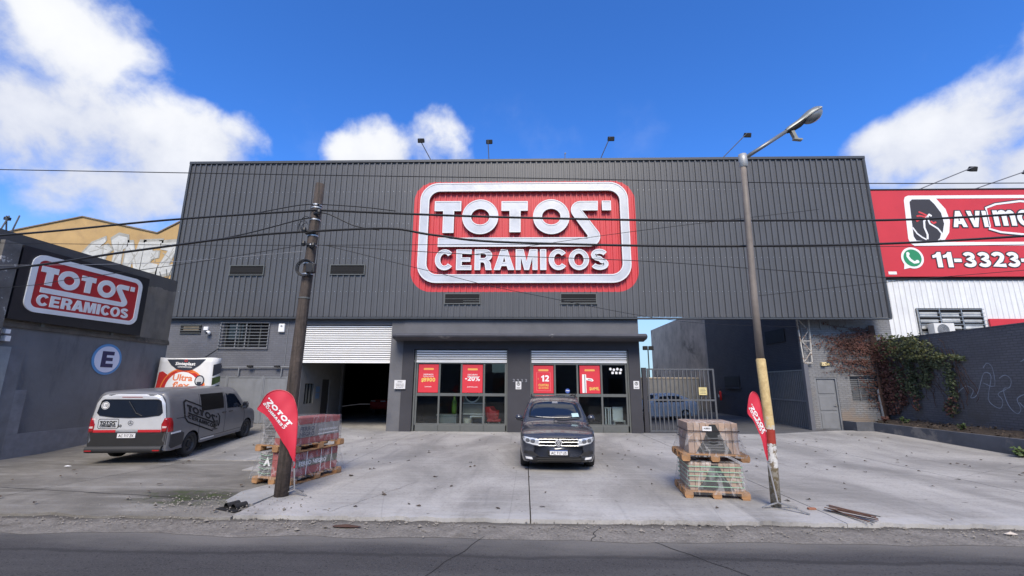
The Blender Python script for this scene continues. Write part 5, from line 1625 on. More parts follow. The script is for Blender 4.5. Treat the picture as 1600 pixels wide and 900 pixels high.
# alarm box, camera on the left facade
AB = thing('alarm_box', 'white alarm siren box under the cladding left of the wooden pole', 'alarm box', (-10.8, 19.5, 4.3))
g = MB(); g.bbox(-10.95, -10.68, 19.48, 19.594, 4.18, 4.56, .03); g.build('cover', M_WHITE, AB)
g = MB(); g.poly([ell(-10.81, 4.45, .05, .04, 12)], front(0, 19.478, 0), 0, .004); g.build('lamp', M_STEEL, AB)
SCM = thing('security_camera', 'white dome security camera on the left grey facade', 'camera', (-14.2, 19.5, 4.2))
g = MB(); g.bbox(-14.36, -14.16, 19.50, 19.594, 4.26, 4.42, .015); g.build('junction_box', M_WHITE, SCM)
bm = bmesh.new(); bmesh.ops.create_uvsphere(bm, u_segments=14, v_segments=8, radius=.10)
g = MB(); g.add_bm(bm, Matrix.Translation((-14.08, 19.46, 4.14))); g.build('dome', M_WHITE, SCM, smooth=True)
g = MB(); g.poly([ell(-14.08, 4.12, .05, .05, 14)], front(0, 19.352, 0), 0, .004); g.build('lens', M_BLACK, SCM)
WC = MB(); WC.tube([(-13.6, 19.59, 3.46), (-14.1, 19.58, 3.1), (-14.6, 19.58, 2.85)], .012, 5)
tag(WC.build('wall_cable', M_BLACKM), 'thin black cable slanting below the barred window', 'cable')
# far beyond the yard
TR = thing('far_tree', 'dark bushy tree far beyond the yard wall', 'tree', (9.6, 47, 0))
lf = MB(); rt = random.Random(21)
for i in range(1500):
    a = rt.uniform(0, 6.28); b = rt.gauss(0, 1); r_ = rt.uniform(.5, 1)
    p = (9.8 + 1.9 * r_ * math.cos(a) * rt.uniform(.4, 1), 47 + 1.8 * r_ * math.sin(a), 3.6 + 1.3 * b * .6)
    leaf_quads(lf, p, (0, -.5, .5), rt.uniform(.08, .18), rt)
lf.build('crown', M_LEAFG, TR, kind='stuff')
g = MB(); g.tube([(9.8, 47, -.1), (9.7, 47, 1.5), (9.9, 47, 3.2)], [.2, .15, .08], 8); g.build('trunk', M_STEM, TR)
YL = thing('yard_lamp', 'dark twin floodlight on a thin post far down the passage', 'lamp', (10.9, 40, 0))
g = MB(); g.tube([(10.95, 40, 0), (10.95, 40, 5.0)], .05, 8); g.build('post', M_BLACKM, YL)
for x in (10.7, 11.2):
    g = MB(); g.bbox(x - .2, x + .2, 39.8, 40.1, 4.95, 5.3, .03); g.build('lamp_head', M_BLACKM, YL)

# ---------------------------------------------------------------- vehicles
def crom(a, b, c, d, t):
    return .5 * ((2 * b) + (c - a) * t + (2 * a - 5 * b + 4 * c - d) * t * t + (3 * b - 3 * c + d - a) * t ** 3)


class Hull:
    """a body lofted through half sections (x, z), from underside centre round to roof centre"""
    def __init__(s, stations, ny=5, nv=4):
        P = [(y, pts) for (y, pts) in stations]
        n = len(P); m = len(P[0][1])
        s.rows = []
        def prof(pts):
            out = []
            for j in range(m - 1):
                a = pts[max(0, j - 1)]; b = pts[j]; c = pts[j + 1]; d = pts[min(m - 1, j + 2)]
                for q in range(nv):
                    t = q / nv
                    x = crom(a[0], b[0], c[0], d[0], t); z = crom(a[1], b[1], c[1], d[1], t)
                    out.append((max(0, x), z))
            out.append(pts[-1])
            return out
        for i in range(n - 1):
            a = P[max(0, i - 1)]; b = P[i]; c = P[i + 1]; d = P[min(n - 1, i + 2)]
            for q in range(ny):
                t = q / ny
                # finite difference slopes, limited so that nothing overshoots
                def ip(f):
                    v0, v1, v2, v3 = f(a), f(b), f(c), f(d)
                    h = c[0] - b[0]
                    m1 = (v2 - v0) / (c[0] - a[0]) if c[0] != a[0] else 0
                    m2 = (v3 - v1) / (d[0] - b[0]) if d[0] != b[0] else 0
                    dl = (v2 - v1) / h
                    if dl == 0: m1 = m2 = 0
                    else:
                        m1 = max(0, min(3 * dl, m1)) if dl > 0 else min(0, max(3 * dl, m1))
                        m2 = max(0, min(3 * dl, m2)) if dl > 0 else min(0, max(3 * dl, m2))
                    return (2 * t ** 3 - 3 * t * t + 1) * v1 + (t ** 3 - 2 * t * t + t) * h * m1 + (-2 * t ** 3 + 3 * t * t) * v2 + (t ** 3 - t * t) * h * m2
                y = b[0] + (c[0] - b[0]) * t
                s.rows.append((y, prof([(ip(lambda p, j=j: p[1][j][0]), ip(lambda p, j=j: p[1][j][1])) for j in range(m)])))
        s.rows.append((P[-1][0], prof(P[-1][1])))
    def mesh(s, mb):
        L = len(s.rows[0][1]); base = len(mb.v); ring = 2 * L - 2
        for (y, pr) in s.rows:
            for (x, z) in pr: mb.v.append((x, y, z))
            for (x, z) in pr[-2:0:-1]: mb.v.append((-x, y, z))
        for i in range(len(s.rows) - 1):
            for k in range(ring):
                k2 = (k + 1) % ring
                mb.face((base + i * ring + k, base + i * ring + k2, base + (i + 1) * ring + k2, base + (i + 1) * ring + k))
        mb.face([base + k for k in range(ring)]); mb.face([base + (len(s.rows) - 1) * ring + k for k in range(ring)][::-1])
    def at(s, y):
        r = s.rows
        if y <= r[0][0]: return r[0][1]
        for i in range(len(r) - 1):
            if y <= r[i + 1][0]:
                t = (y - r[i][0]) / (r[i + 1][0] - r[i][0])
                return [(a[0] + (b[0] - a[0]) * t, a[1] + (b[1] - a[1]) * t) for a, b in zip(r[i][1], r[i + 1][1])]
        return r[-1][1]
    def xz(s, y, z):
        """outermost x at height z on the section at y"""
        pr = s.at(y); best = None
        for a, b in zip(pr, pr[1:]):
            lo, hi = min(a[1], b[1]), max(a[1], b[1])
            if lo <= z <= hi and hi > lo:
                x = a[0] + (b[0] - a[0]) * (z - a[1]) / (b[1] - a[1])
                best = x if best is None else max(best, x)
        return best
    def side(s, sgn=1):
        def f(u, v, d):
            x = s.xz(u, v)
            if x is None:
                pr = s.at(u); x = min(pr, key=lambda p: abs(p[1] - v) - .0001 * p[0])[0]
            xa = s.xz(u, v + .03) or x; xb = s.xz(u, v - .03) or x
            n_ = Vector((.06, 0, -(xa - xb))).normalized()
            return (sgn * (x + n_.x * d), u, v + n_.z * d)
        return f
    def end(s):
        """front or tail seen along y: first y at which (x, z) is inside"""
        def inside(y, x, z):
            pr = s.at(y)
            if z > max(p[1] for p in pr) or z < min(p[1] for p in pr): return False
            xx = s.xz(y, z)
            return xx is not None and xx >= abs(x)
        def f(u, v, d):
            lo = s.rows[0][0]; last = lo
            if inside(lo, u, v): return (u, lo - d, v)
            prev = lo
            for (y, pr) in s.rows:
                if inside(y, u, v):
                    a, b = prev, y
                    for _ in range(14):
                        mid = (a + b) / 2
                        if inside(mid, u, v): b = mid
                        else: a = mid
                    last = b
                    break
                prev = y
            else: last = prev
            return (u, last - d, v)
        return f
    def top(s):
        """seen from above: height of the skin at (x, y)"""
        def f(u, v, d):
            pr = s.at(v); x = abs(u); z = None
            for a, b in zip(pr[::-1], pr[::-1][1:]):
                if a[0] <= x <= b[0]:
                    t = 0 if b[0] == a[0] else (x - a[0]) / (b[0] - a[0]); z = a[1] + (b[1] - a[1]) * t; break
            if z is None: z = pr[-1][1]
            return (u, v, z + d)
        return f


def carve(o, cutters):
    """cut wheel arches out of a body"""
    for c in cutters:
        md = o.modifiers.new('cut', 'BOOLEAN'); md.object = c; md.operation = 'DIFFERENCE'; md.solver = 'EXACT'
    dg = bpy.context.evaluated_depsgraph_get(); dg.update()
    me = bpy.data.meshes.new_from_object(o.evaluated_get(dg))
    o.modifiers.clear(); o.data = me
    for c in cutters: bpy.data.objects.remove(c)
    return o


def cyl_cutter(x0, x1, y, z, r_, parent):
    b = MB(); b.lathe([(0, x0), (r_, x0), (r_, x1), (0, x1)], 28, Matrix.Translation((0, y, z)))
    bm = bmesh.new(); me = bpy.data.meshes.new('cut'); me.from_pydata(b.v, [], b.f); bm.from_mesh(me); bmesh.ops.remove_doubles(bm, verts=bm.verts, dist=1e-5); bmesh.ops.recalc_face_normals(bm, faces=bm.faces); bm.to_mesh(me); bm.free()
    o = bpy.data.objects.new('cut', me); COL.objects.link(o)
    return o


M_TYRE = mat('tyre_rubber', (.020, .020, .021), .85, var=.15, vscale=8)
M_RIMD = mat('steel_rim', (.06, .06, .062), .5, metal=.3, var=.1)
M_RIMA = mat('alloy_rim', (.45, .45, .46), .3, metal=.8, var=.05)
M_CAR = mat('car_grey_paint', (.050, .056, .074), .26, metal=.35, var=.04, coat=.8)
M_PLAST = mat('car_black_plastic', (.022, .022, .024), .6, var=.1)
M_CHROME = mat('chrome', (.55, .56, .58), .18, metal=1.0, var=0)
M_BADGE = mat('badge_silver', (.62, .63, .64), .3, var=0)
M_HEAD = mat('headlamp_lens', (.62, .65, .68), .08, metal=.35, var=.35, vscale=14)
M_HEADD = mat('headlamp_core', (.25, .26, .28), .15, metal=.6, var=.2, vscale=20)
M_CARGL = mat('car_glass', (.010, .015, .026), .03, var=0, spec=.9)
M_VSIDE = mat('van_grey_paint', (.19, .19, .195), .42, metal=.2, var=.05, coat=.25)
M_VREAR = mat('van_silver_sky_tone', (.68, .69, .70), .30, metal=.25, var=.05, coat=.5)  # paler copy of the van paint, sky reflection put into the colour
M_VPLAST = mat('van_grey_plastic', (.035, .036, .039), .6, var=.1)
M_TAIL = mat('tail_lamp_red', (.33, .010, .014), .12, var=.25, vscale=9, coat=.8)
M_TAILW = mat('tail_lamp_clear', (.65, .50, .48), .15, var=.1)
M_PLATEW = mat('plate_white', (.74, .74, .74), .5, var=.04)


def wheel(parent, x, y, r_, w_, sgn, rim_m, spokes=5, steel=False):
    t = MB()
    M = Matrix.Translation((x, y, r_)) @ Matrix.Scale(sgn, 4, (1, 0, 0))
    h = w_ / 2
    t.lathe([(r_ * .64, -h), (r_ * .9, -h), (r_ * .98, -h * .8), (r_, -h * .45), (r_, h * .45), (r_ * .98, h * .8), (r_ * .92, h * .98), (r_ * .68, h), (r_ * .64, h * .8)], 32, M)
    wo = t.build('wheel', M_TYRE, parent, smooth=True)
    q = MB(); q.lathe([(0, h * .30), (r_ * .3, h * .34), (r_ * .6, h * .30), (r_ * .64, h * .8), (r_ * .67, h * .82), (r_ * .66, -h * .5)], 32, M); rm = q.build('rim', M_RIMD, wo, smooth=True)
    q = MB()
    if steel:
        for k in range(14):
            a = 2 * PI * k / 14; q.lathe([(0, 0), (.028, 0)], 8, M @ Matrix.Translation((h * .42, r_ * .5 * math.cos(a), r_ * .5 * math.sin(a))))
        q.lathe([(r_ * .28, h * .5), (r_ * .26, h * .6), (0, h * .62)], 20, M)
        q.build('hub_cap', M_BLACKM, wo)
    else:
        for k in range(spokes):
            a = 2 * PI * k / spokes
            p0 = M @ Vector((h * .62, r_ * .1 * math.cos(a), r_ * .1 * math.sin(a))); p1 = M @ Vector((h * .72, r_ * .63 * math.cos(a), r_ * .63 * math.sin(a)))
            q.bar(p0, p1, r_ * .16, .03, up=(1, 0, 0))
        q.lathe([(r_ * .16, h * .6), (r_ * .14, h * .75), (0, h * .76)], 16, M)
        q.build('spokes', rim_m, wo)
    return wo


# -- dark grey SUV, nose to the street
SUV = thing('parked_car', 'dark grey SUV parked nose out in front of the right shop window', 'car', (.80, 10.95, 0), R(-1), local=True)
def st(y, zb, ws, zs, wm, zm, wb, zbe, wt, zt, w2, z2, zc):
    return (y, [(0, zb), (ws, zb + .0), (ws + (wm - ws) * .7, zs), (wm, zm), (wb, zbe), (wt, zt), (w2, z2), (0, zc)])
suv_st = [
    st(0.00, .34, .42, .38, .56, .50, .54, .66, .48, .73, .30, .755, .765),
    st(0.07, .24, .60, .28, .76, .48, .74, .70, .68, .775, .42, .80, .81),
    st(0.22, .20, .70, .26, .865, .52, .85, .77, .79, .835, .48, .865, .88),
    st(0.50, .20, .76, .28, .905, .58, .885, .83, .83, .895, .50, .93, .945),
    st(0.90, .20, .78, .28, .918, .60, .895, .88, .82, .945, .50, .98, .99),
    st(1.28, .20, .78, .28, .918, .60, .895, .91, .79, .985, .52, 1.02, 1.03),
    st(1.45, .20, .78, .28, .918, .60, .90, .93, .81, 1.08, .62, 1.11, 1.125),
    st(1.80, .20, .78, .28, .918, .60, .90, .95, .775, 1.31, .63, 1.39, 1.415),
    st(2.15, .20, .78, .28, .918, .60, .90, .97, .71, 1.47, .60, 1.575, 1.60),
    st(2.60, .20, .78, .28, .918, .60, .90, .98, .70, 1.52, .60, 1.635, 1.66),
    st(3.50, .20, .78, .28, .915, .60, .895, 1.0, .69, 1.50, .59, 1.62, 1.645),
    st(4.25, .20, .76, .28, .90, .60, .88, 1.0, .67, 1.42, .57, 1.55, 1.58),
    st(4.58, .26, .72, .32, .87, .60, .84, .98, .62, 1.12, .42, 1.18, 1.20),
    st(4.70, .34, .62, .40, .78, .60, .74, .90, .60, .98, .35, 1.0, 1.01)]
HS = Hull(suv_st)
b = MB(); HS.mesh(b); body = b.build('body', M_CAR, SUV, smooth=True)
# arches are cut in the body's own frame
def cutters_for(root, body_o, ys, r_, half, depth):
    cs = []
    for y in ys:
        for sx_ in (-1, 1):
            x0, x1 = (half - depth, half + .2) if sx_ > 0 else (-half - .2, -half + depth)
            c = cyl_cutter(x0, x1, y, r_ - .02, r_ + .055, root); c.parent = root; cs.append(c)
    return cs
bpy.context.view_layer.update()
carve(body, cutters_for(SUV, body, (.90, 3.69), .345, .918, .34))
for y in (.90, 3.69):
    for sx_ in (-1, 1): wheel(SUV, sx_ * .795, y, .345, .225, sx_, M_RIMA)
b = MB(); b.box(-.70, .70, .35, 4.4, .19, .42); b.build('underside', M_BLACKM, SUV)
fe = HS.end(); sd = HS.side(1); sdm = HS.side(-1); tp = HS.top()
def rs(pts, n=5):
    """resample an outline so that it bends with the skin"""
    out = []
    for i in range(len(pts)):
        a = pts[i]; c = pts[(i + 1) % len(pts)]
        for k in range(n): out.append((a[0] + (c[0] - a[0]) * k / n, a[1] + (c[1] - a[1]) * k / n))
    return out
b = MB(); b.patch(rs([(-.70, 1.125), (-.35, 1.10), (0, 1.095), (.35, 1.10), (.70, 1.125), (.69, 1.25), (.635, 1.44), (.59, 1.50), (.30, 1.54), (0, 1.55), (-.30, 1.54), (-.59, 1.50), (-.635, 1.44), (-.69, 1.25)], 3), fe, .006, 5, -.01); ws_ = b.build('windscreen', M_CARGL, SUV, smooth=True)
b = MB(); b.patch(rs([(.46, 1.13), (.64, 1.14), (.62, 1.23), (.44, 1.22)]), fe, .011, 2, 0); b.build('sticker', mat('pale_sticker', (.45, .62, .60), .5, var=.1), ws_)
b = MB(); b.patch(rs([(-.06, 1.47), (.10, 1.47), (.09, 1.515), (-.05, 1.515)]), fe, .011, 2, 0); b.build('rear_view_mirror', M_STEEL, ws_)
for sgn_, f_ in ((1, sd), (-1, sdm)):
    for k, pts in enumerate(([(1.62, 1.02), (2.45, 1.03), (2.45, 1.46), (2.20, 1.42), (1.9, 1.26)], [(2.55, 1.03), (3.45, 1.04), (3.45, 1.46), (2.55, 1.47)], [(3.53, 1.05), (4.05, 1.10), (3.95, 1.36), (3.53, 1.45)])):
        b = MB(); b.patch(rs(pts, 3), f_, .005, 3, -.008); b.build('side_window', M_CARGL, SUV)
    b = MB(); b.tube([f_(y, 1.0, .006) for y in (1.5, 2.2, 3.0, 4.0)], .008, 5); b.build('window_trim', M_CHROME, SUV)
    b = MB(); b.tube([(sgn_ * .63, y, z) for (y, z) in ((2.3, 1.57), (2.4, 1.655), (3.2, 1.67), (4.0, 1.62), (4.1, 1.55))], .018, 6); b.build('roof_rail', M_BLACK, SUV)
    # mirror
    b = MB(); bm = bmesh.new(); bmesh.ops.create_uvsphere(bm, u_segments=14, v_segments=9, radius=1)
    b.add_bm(bm, Matrix.Translation((sgn_ * 0.975, 1.62, 1.10)) @ Matrix.Diagonal((.105, .085, .085, 1))); b.bar((sgn_ * .86, 1.63, 1.03), (sgn_ * .97, 1.62, 1.07), .05, .07); mr = b.build('mirror', M_CAR, SUV, smooth=True)
    b = MB(); b.patch(ell(sgn_ * .975, 1.06, .07, .03, 14), lambda u, v, d: (u, 1.535 - d - .04 * (1 - ((u - sgn_ * .975) / .1) ** 2), v), .012, 2); b.build('mirror_base', M_BLACK, mr)
    # headlamp
    hp = [(sgn_ * x, z) for (x, z) in ((.44, .665), (.46, .735), (.60, .755), (.78, .775), (.845, .77), (.83, .70), (.76, .635), (.60, .60), (.46, .575))]
    b = MB(); b.patch(rs(hp, 3), fe, .010, 3, -.03); hl = b.build('headlight', M_HEAD, SUV, smooth=True)
    for (x, z, r_) in ((.60, .685, .055), (.72, .70, .050)):
        b = MB(); b.patch(ell(sgn_ * x, z, r_, r_ * .9, 16), fe, .016, 2, .0); b.build('lamp_core', M_HEADD, hl)
    b = MB(); b.patch(rs([(sgn_ * .47, .60), (sgn_ * .60, .615), (sgn_ * .74, .65), (sgn_ * .76, .66), (sgn_ * .60, .634), (sgn_ * .47, .618)]), fe, .017, 2, 0); b.build('light_strip', M_WHITE, hl)
    # fog lamp and its dark recess
    b = MB(); b.patch(rs([(sgn_ * .46, .36), (sgn_ * .60, .46), (sgn_ * .80, .47), (sgn_ * .82, .40), (sgn_ * .62, .36)], 3), fe, .006, 3, -.02); b.build('side_intake', M_PLAST, SUV)
    b = MB(); b.patch(rs([(sgn_ * .60, .275), (sgn_ * .76, .285), (sgn_ * .775, .335), (sgn_ * .62, .325)], 3), fe, .012, 2, -.02); b.build('fog_light', M_WHITE, SUV)
b = MB(); b.patch(rs([(-.45, .575), (.45, .575), (.46, .735), (-.46, .735)], 6), fe, .006, 4, -.02); gr = b.build('grille', M_DARKIN, SUV)
for (z, m_) in ((.728, M_CHROME), (.665, M_CHROME), (.588, M_CHROME)):
    b = MB(); b.tube([fe(x, z + .004 * abs(x), .014) for x in [-.46 + .92 * k / 12 for k in range(13)]], .0048, 6); b.build('chrome_bar', m_, gr)
b = MB(); b.poly([ell(0, .655, .078, .078, 28), ell(0, .655, .064, .064, 28)], lambda u, v, d: (u, fe(0, .655, 0)[1] - d, v), .0, .04); bd = b.build('badge', M_BADGE, gr)
b = MB(); b.poly([ell(0, .655, .066, .066, 24)], lambda u, v, d: (u, fe(0, .655, 0)[1] - d, v), .0, .032); b.build('badge_disc', M_BLACKM, gr)
b = MB()
for pts in ([(-.045, .70), (-.012, .612), (.0, .640), (.012, .612), (.045, .70)], [(-.022, .712), (0, .662), (.022, .712)]):
    b.poly([stroke(pts, .014)], lambda u, v, d: (u, fe(0, .655, 0)[1] - d, v), .015, .040 + .001 * len(pts))
b.build('badge_letters', M_BADGE, gr)
b = MB(); b.patch(rs([(-.70, .215), (.70, .215), (.66, .30), (.46, .345), (-.46, .345), (-.66, .30)], 4), fe, .006, 4, -.02); b.build('lower_intake', M_PLAST, SUV)
for z in (.25, .29):
    b = MB(); b.tube([fe(x, z, .014) for x in [-.5 + k * .1 for k in range(11)]], .007, 5); b.build('intake_bar', M_BLACK, SUV)
b = MB(); b.tube([fe(x, .205, .004) for x in [-.62 + k * .124 for k in range(11)]], .014, 6); b.build('splitter', M_PLAST, SUV)
yp = fe(0, .43, 0)[1] - .025
b = MB(); b.box(-.24, .24, yp + .004, yp + .03, .375, .505); b.build('plate_holder', M_BLACK, SUV)
b = MB(); b.box(-.205, .205, yp - .004, yp + .003, .385, .495); pl_ = b.build('number_plate', M_PLATEW, SUV)
b = MB(); typed(b, 'AC 717 US', lambda u, v, d: (u, yp - .005 - d, v), 0, .397, .062, .001, bold=.02, width=.36); b.build('plate_letters', M_DPRINT, pl_)
b = MB(); b.box(-.205, .205, yp - .0065, yp - .0045, .472, .495); b.build('plate_band', mat('plate_blue', (.03, .08, .25), .4, var=0), pl_)
for sgn_ in (-1, 1):
    b = MB(); b.tube([tp(sgn_ * x, y, .001) for (x, y) in ((.40, .12), (.50, .35), (.57, .8), (.62, 1.25))], .006, 5); b.build('bonnet_crease', M_CAR, SUV)
    b = MB(); b.tube([(sgn_ * .05, 1.33, 1.055), (sgn_ * .2 + .2, 1.37, 1.08), (sgn_ * .2 + .45, 1.42, 1.10)], .01, 5); b.build('wiper', M_BLACK, SUV)

# -- grey van with emblem, seen from behind
VAN = thing('parked_van', 'grey delivery van with black emblem on its side parked facing the sheet gate', 'van', (-10.0, 11.50, -.012), R(7.5), local=True)
VAN.rotation_euler = (R(1.9), 0, R(7.5)); VAN.scale = (1, 1, .95)
def vs(y, zb, ws, zs, wm, zm, wb, zbe, wt, zt, w2, z2, w3, zc):
    return (y, [(0, zb), (ws, zb), (ws + (wm - ws) * .8, zs), (wm, zm), (wb, zbe), (wt, zt), (w2, z2), (w3, zc - .03), (0, zc)])
van_st = [
    vs(0.00, .34, .78, .38, .88, .60, .885, 1.02, .81, 1.55, .70, 1.74, .56, 1.80),
    vs(0.06, .30, .84, .36, .945, .62, .94, 1.03, .855, 1.58, .75, 1.79, .60, 1.86),
    vs(0.25, .28, .87, .36, .962, .64, .952, 1.05, .865, 1.60, .76, 1.82, .62, 1.885),
    vs(1.50, .28, .87, .36, .964, .66, .955, 1.06, .868, 1.61, .76, 1.83, .62, 1.90),
    vs(3.00, .28, .87, .36, .964, .66, .953, 1.05, .862, 1.60, .75, 1.82, .60, 1.885),
    vs(3.55, .28, .87, .36, .962, .66, .95, 1.04, .84, 1.57, .72, 1.76, .56, 1.82),
    vs(3.95, .28, .87, .36, .96, .66, .945, 1.04, .82, 1.36, .72, 1.52, .56, 1.56),
    vs(4.35, .28, .86, .36, .955, .66, .93, 1.00, .83, 1.13, .72, 1.22, .52, 1.25),
    vs(4.75, .27, .84, .36, .93, .64, .90, .93, .78, 1.02, .64, 1.07, .45, 1.09),
    vs(4.98, .28, .78, .36, .86, .60, .82, .82, .70, .90, .56, .95, .4, .97),
    vs(5.10, .34, .64, .40, .70, .56, .66, .72, .56, .78, .42, .82, .3, .83)]
HV = Hull(van_st)
b = MB(); HV.mesh(b); vb = b.build('body', M_VSIDE, VAN, smooth=True)
bpy.context.view_layer.update()
carve(vb, cutters_for(VAN, vb, (1.04, 4.24), .335, .964, .36))
for y in (1.04, 4.24):
    for sx_ in (-1, 1): wheel(VAN, sx_ * .845, y, .335, .215, sx_, M_RIMD, steel=True)
b = MB(); b.box(-.72, .72, .25, 4.8, .26, .5); b.build('underside', M_BLACKM, VAN)
ve = HV.end(); vd = HV.side(1); vdl = HV.side(-1)
# tailgate paler, its sky sheen put into the colour; window, lamps
b = MB(); b.patch(rs([(-.875, .80), (.875, .80), (.885, 1.02), (.80, 1.55), (.70, 1.735), (.56, 1.79), (-.56, 1.79), (-.70, 1.735), (-.80, 1.55), (-.885, 1.02)], 6), ve, .006, 6, -.004)
tg = b.build('tailgate', M_VREAR, VAN, smooth=True)
wpts = [(-.64, 1.645), (.64, 1.645), (.70, 1.60), (.765, 1.30), (.70, 1.235), (.35, 1.185), (0, 1.175), (-.35, 1.185), (-.70, 1.235), (-.765, 1.30), (-.70, 1.60)]
b = MB(); b.patch(rs(wpts, 3), ve, .012, 4, .0); rw_ = b.build('rear_window', M_CARGL, tg)
b = MB(); b.tube([ve(p[0], p[1], .012) for p in rs(wpts, 3)] + [ve(wpts[0][0], wpts[0][1], .012)], .010, 5); b.build('window_seal', M_BLACK, tg)
b = MB(); b.patch(ell(-.60, 1.49, .095, .10, 20), ve, .018, 2, .01); lim = b.build('speed_disc', M_WPRINT, tg)
b = MB(); b.poly([ell(-.60, 1.49, .086, .09, 20), ell(-.60, 1.49, .074, .078, 20)], ve, None, .0195); typed(b, '110', ve, -.60, 1.455, .075, .0195, bold=.02, width=.11); b.build('speed_figures', M_BLACK, tg)
b = MB(); b.patch(rs([(-.24, 1.70), (.24, 1.70), (.24, 1.715), (-.24, 1.715)]), ve, .012, 1, .0); b.build('brake_light', M_TAIL, tg)
b = MB(); b.tube([ve(-.05, 1.60, .03), ve(.15, 1.30, .035), ve(.3, 1.22, .03)], .008, 5); b.build('wiper', M_BLACK, tg)
for (x0, x1) in ((-.88, -.28), (.24, .78)):
    b = MB(); b.patch(rs([(x0, .80), (x1, .80), (x1, .862), (x0, .862)], 3), ve, .011, 2, 0); b.build('red_stripe', M_REDP, tg)
for sgn_ in (-1, 1):
    b = MB(); b.patch(rs([(sgn_ * .80, .80), (sgn_ * .905, .80), (sgn_ * .93, 1.0), (sgn_ * .90, 1.17), (sgn_ * .84, 1.16), (sgn_ * .78, 1.0)], 3), ve, .016, 3, -.03); tl = b.build('tail_light', M_TAIL, VAN, smooth=True)
    b = MB(); b.patch(rs([(sgn_ * .815, .90), (sgn_ * .90, .905), (sgn_ * .905, .95), (sgn_ * .81, .955)], 3), ve, .021, 2, 0); b.build('reverse_light', M_TAILW, tl)
    f_ = vd if sgn_ > 0 else vdl
    b = MB(); b.patch(rs([(.03, .80), (.17, .80), (.15, 1.02), (.10, 1.15), (.03, 1.17)], 3), f_, .014, 3, -.02); b.build('lamp_side', M_TAIL, tl)
    b = MB(); b.patch(rs([(.02, .32), (.66, .40), (.66, .70), (.50, .76), (.02, .78)], 3), f_, .010, 3, -.01); b.build('bumper_corner', M_VPLAST, VAN)
b = MB(); b.patch(rs([(-.88, .42), (.88, .42), (.895, .60), (.90, .79), (-.90, .79), (-.895, .60)], 6), ve, .009, 4, -.01); b.build('lower_tailgate', M_BLACKM, VAN)
b = MB()
for x in [-.88 + 1.76 * k / 16 for k in range(17)]:
    y = ve(x, .5, 0)[1]
    for (dy, z) in ((.05, .27), (-.075, .30), (-.10, .38), (-.085, .44), (.02, .455)): b.v.append((x, y + dy, z))
for k in range(16):
    for j in range(4): b.face((k * 5 + j, (k + 1) * 5 + j, (k + 1) * 5 + j + 1, k * 5 + j + 1))
b.build('rear_bumper', M_VPLAST, VAN, smooth=True)
for sgn_ in (-1, 1):
    b = MB(); b.patch(rs([(sgn_ * .70, .335), (sgn_ * .86, .335), (sgn_ * .86, .365), (sgn_ * .70, .365)]), lambda u, v, d: (u, ve(u, .5, 0)[1] - .10 - d, v), .004, 1, 0); b.build('reflector', M_TAIL, VAN)
yb = ve(0, .72, 0)[1]
b = MB(); b.box(-.21, .21, yb - .03, yb - .012, .66, .775); vp = b.build('number_plate', M_PLATEW, VAN)
b = MB(); typed(b, 'AC 717 ZK', lambda u, v, d: (u, yb - .031 - d, v), 0, .682, .07, .001, bold=.02, width=.36); b.build('plate_letters', M_DPRINT, vp)
b = MB(); b.poly([ell(.05, 1.04, .062, .062, 22), ell(.05, 1.04, .052, .052, 22)], ve, None, .02)
for a in (90, 210, 330): b.poly([[(.05 + .055 * math.cos(R(a)), 1.04 + .055 * math.sin(R(a))), (.05 + .012 * math.cos(R(a + 60)), 1.04 + .012 * math.sin(R(a + 60))), (.05 + .012 * math.cos(R(a - 60)), 1.04 + .012 * math.sin(R(a - 60)))]], ve, None, .021)
b.build('badge', M_CHROME, tg)
# small black emblem on the tailgate
kr = .46 / 9.55
em2 = lambda u, v, d: ve(-.47 + u * kr, 1.02 + (v - 8.73) * kr * 1.0, d)
b = MB()
for loops in EMBLEM['letter']: b.poly(loops, em2, None, .013)
b.poly([rrect(-4.95, 4.95, 6.2, 11.3, .8, 4), rrect(-4.75, 4.75, 6.4, 11.1, .7, 4)], em2, None, .0125); b.build('black_emblem', M_BLACK, tg)
b = MB(); typed(b, '50', ve, -.20, .93, .07, .0125, bold=.03); b.build('black_figures', M_BLACK, tg)
# large slanted emblem on the right side
ORG = Vector((1.50, 1.04)); UX = Vector((.185, -.060)); UV = Vector((-.008, .120))
def em3(u, v, d):
    q = ORG + UX * u + UV * (v - 8.73)
    return vd(q.x, q.y, d)
b = MB()
for k, loops in enumerate(EMBLEM['letter']):
    b.poly([[p for p in l] for l in loops], em3, None, .009)
fr_o = [(-4.9, 6.1)] + rrect(-4.9, 4.9, 6.1, 11.2, .6, 4)
for side_pts in (rs([(-4.75, 7.6), (-4.75, 10.4), (-4.2, 11.1), (1.0, 11.1)], 6)[:18], rs([(3.0, 6.1), (-4.0, 6.1), (-4.75, 6.9), (-4.75, 7.6)], 6)[:18], rs([(4.2, 11.0), (4.8, 10.4), (4.75, 8.4), (4.4, 7.7)], 6)[:18]):
    b.poly([stroke(side_pts, .34)], em3, None, .0085)
b.build('black_emblem', M_DARKIN, VAN)
b = MB(); typed(b, '50', vd, 2.17, .66, .20, .009, bold=.03, width=.26); b.poly([stroke([(2.03, .60), (2.32, .58)], .03)], vd, None, .0095); b.build('black_figures', M_BLACK, VAN)
b = MB(); b.patch(rs([(1.44, 1.215), (2.62, 1.20), (2.62, 1.69), (1.40, 1.70)], 4), vd, .011, 4, -.008); b.build('side_window', mat('black_window', (.006, .006, .007), .6, var=0, spec=.15), VAN)
b = MB(); b.patch(rs([(2.84, 1.17), (3.85, 1.13), (3.60, 1.38), (3.35, 1.60), (2.80, 1.66)], 4), vd, .009, 4, -.008); b.build('side_window', M_CARGL, VAN)
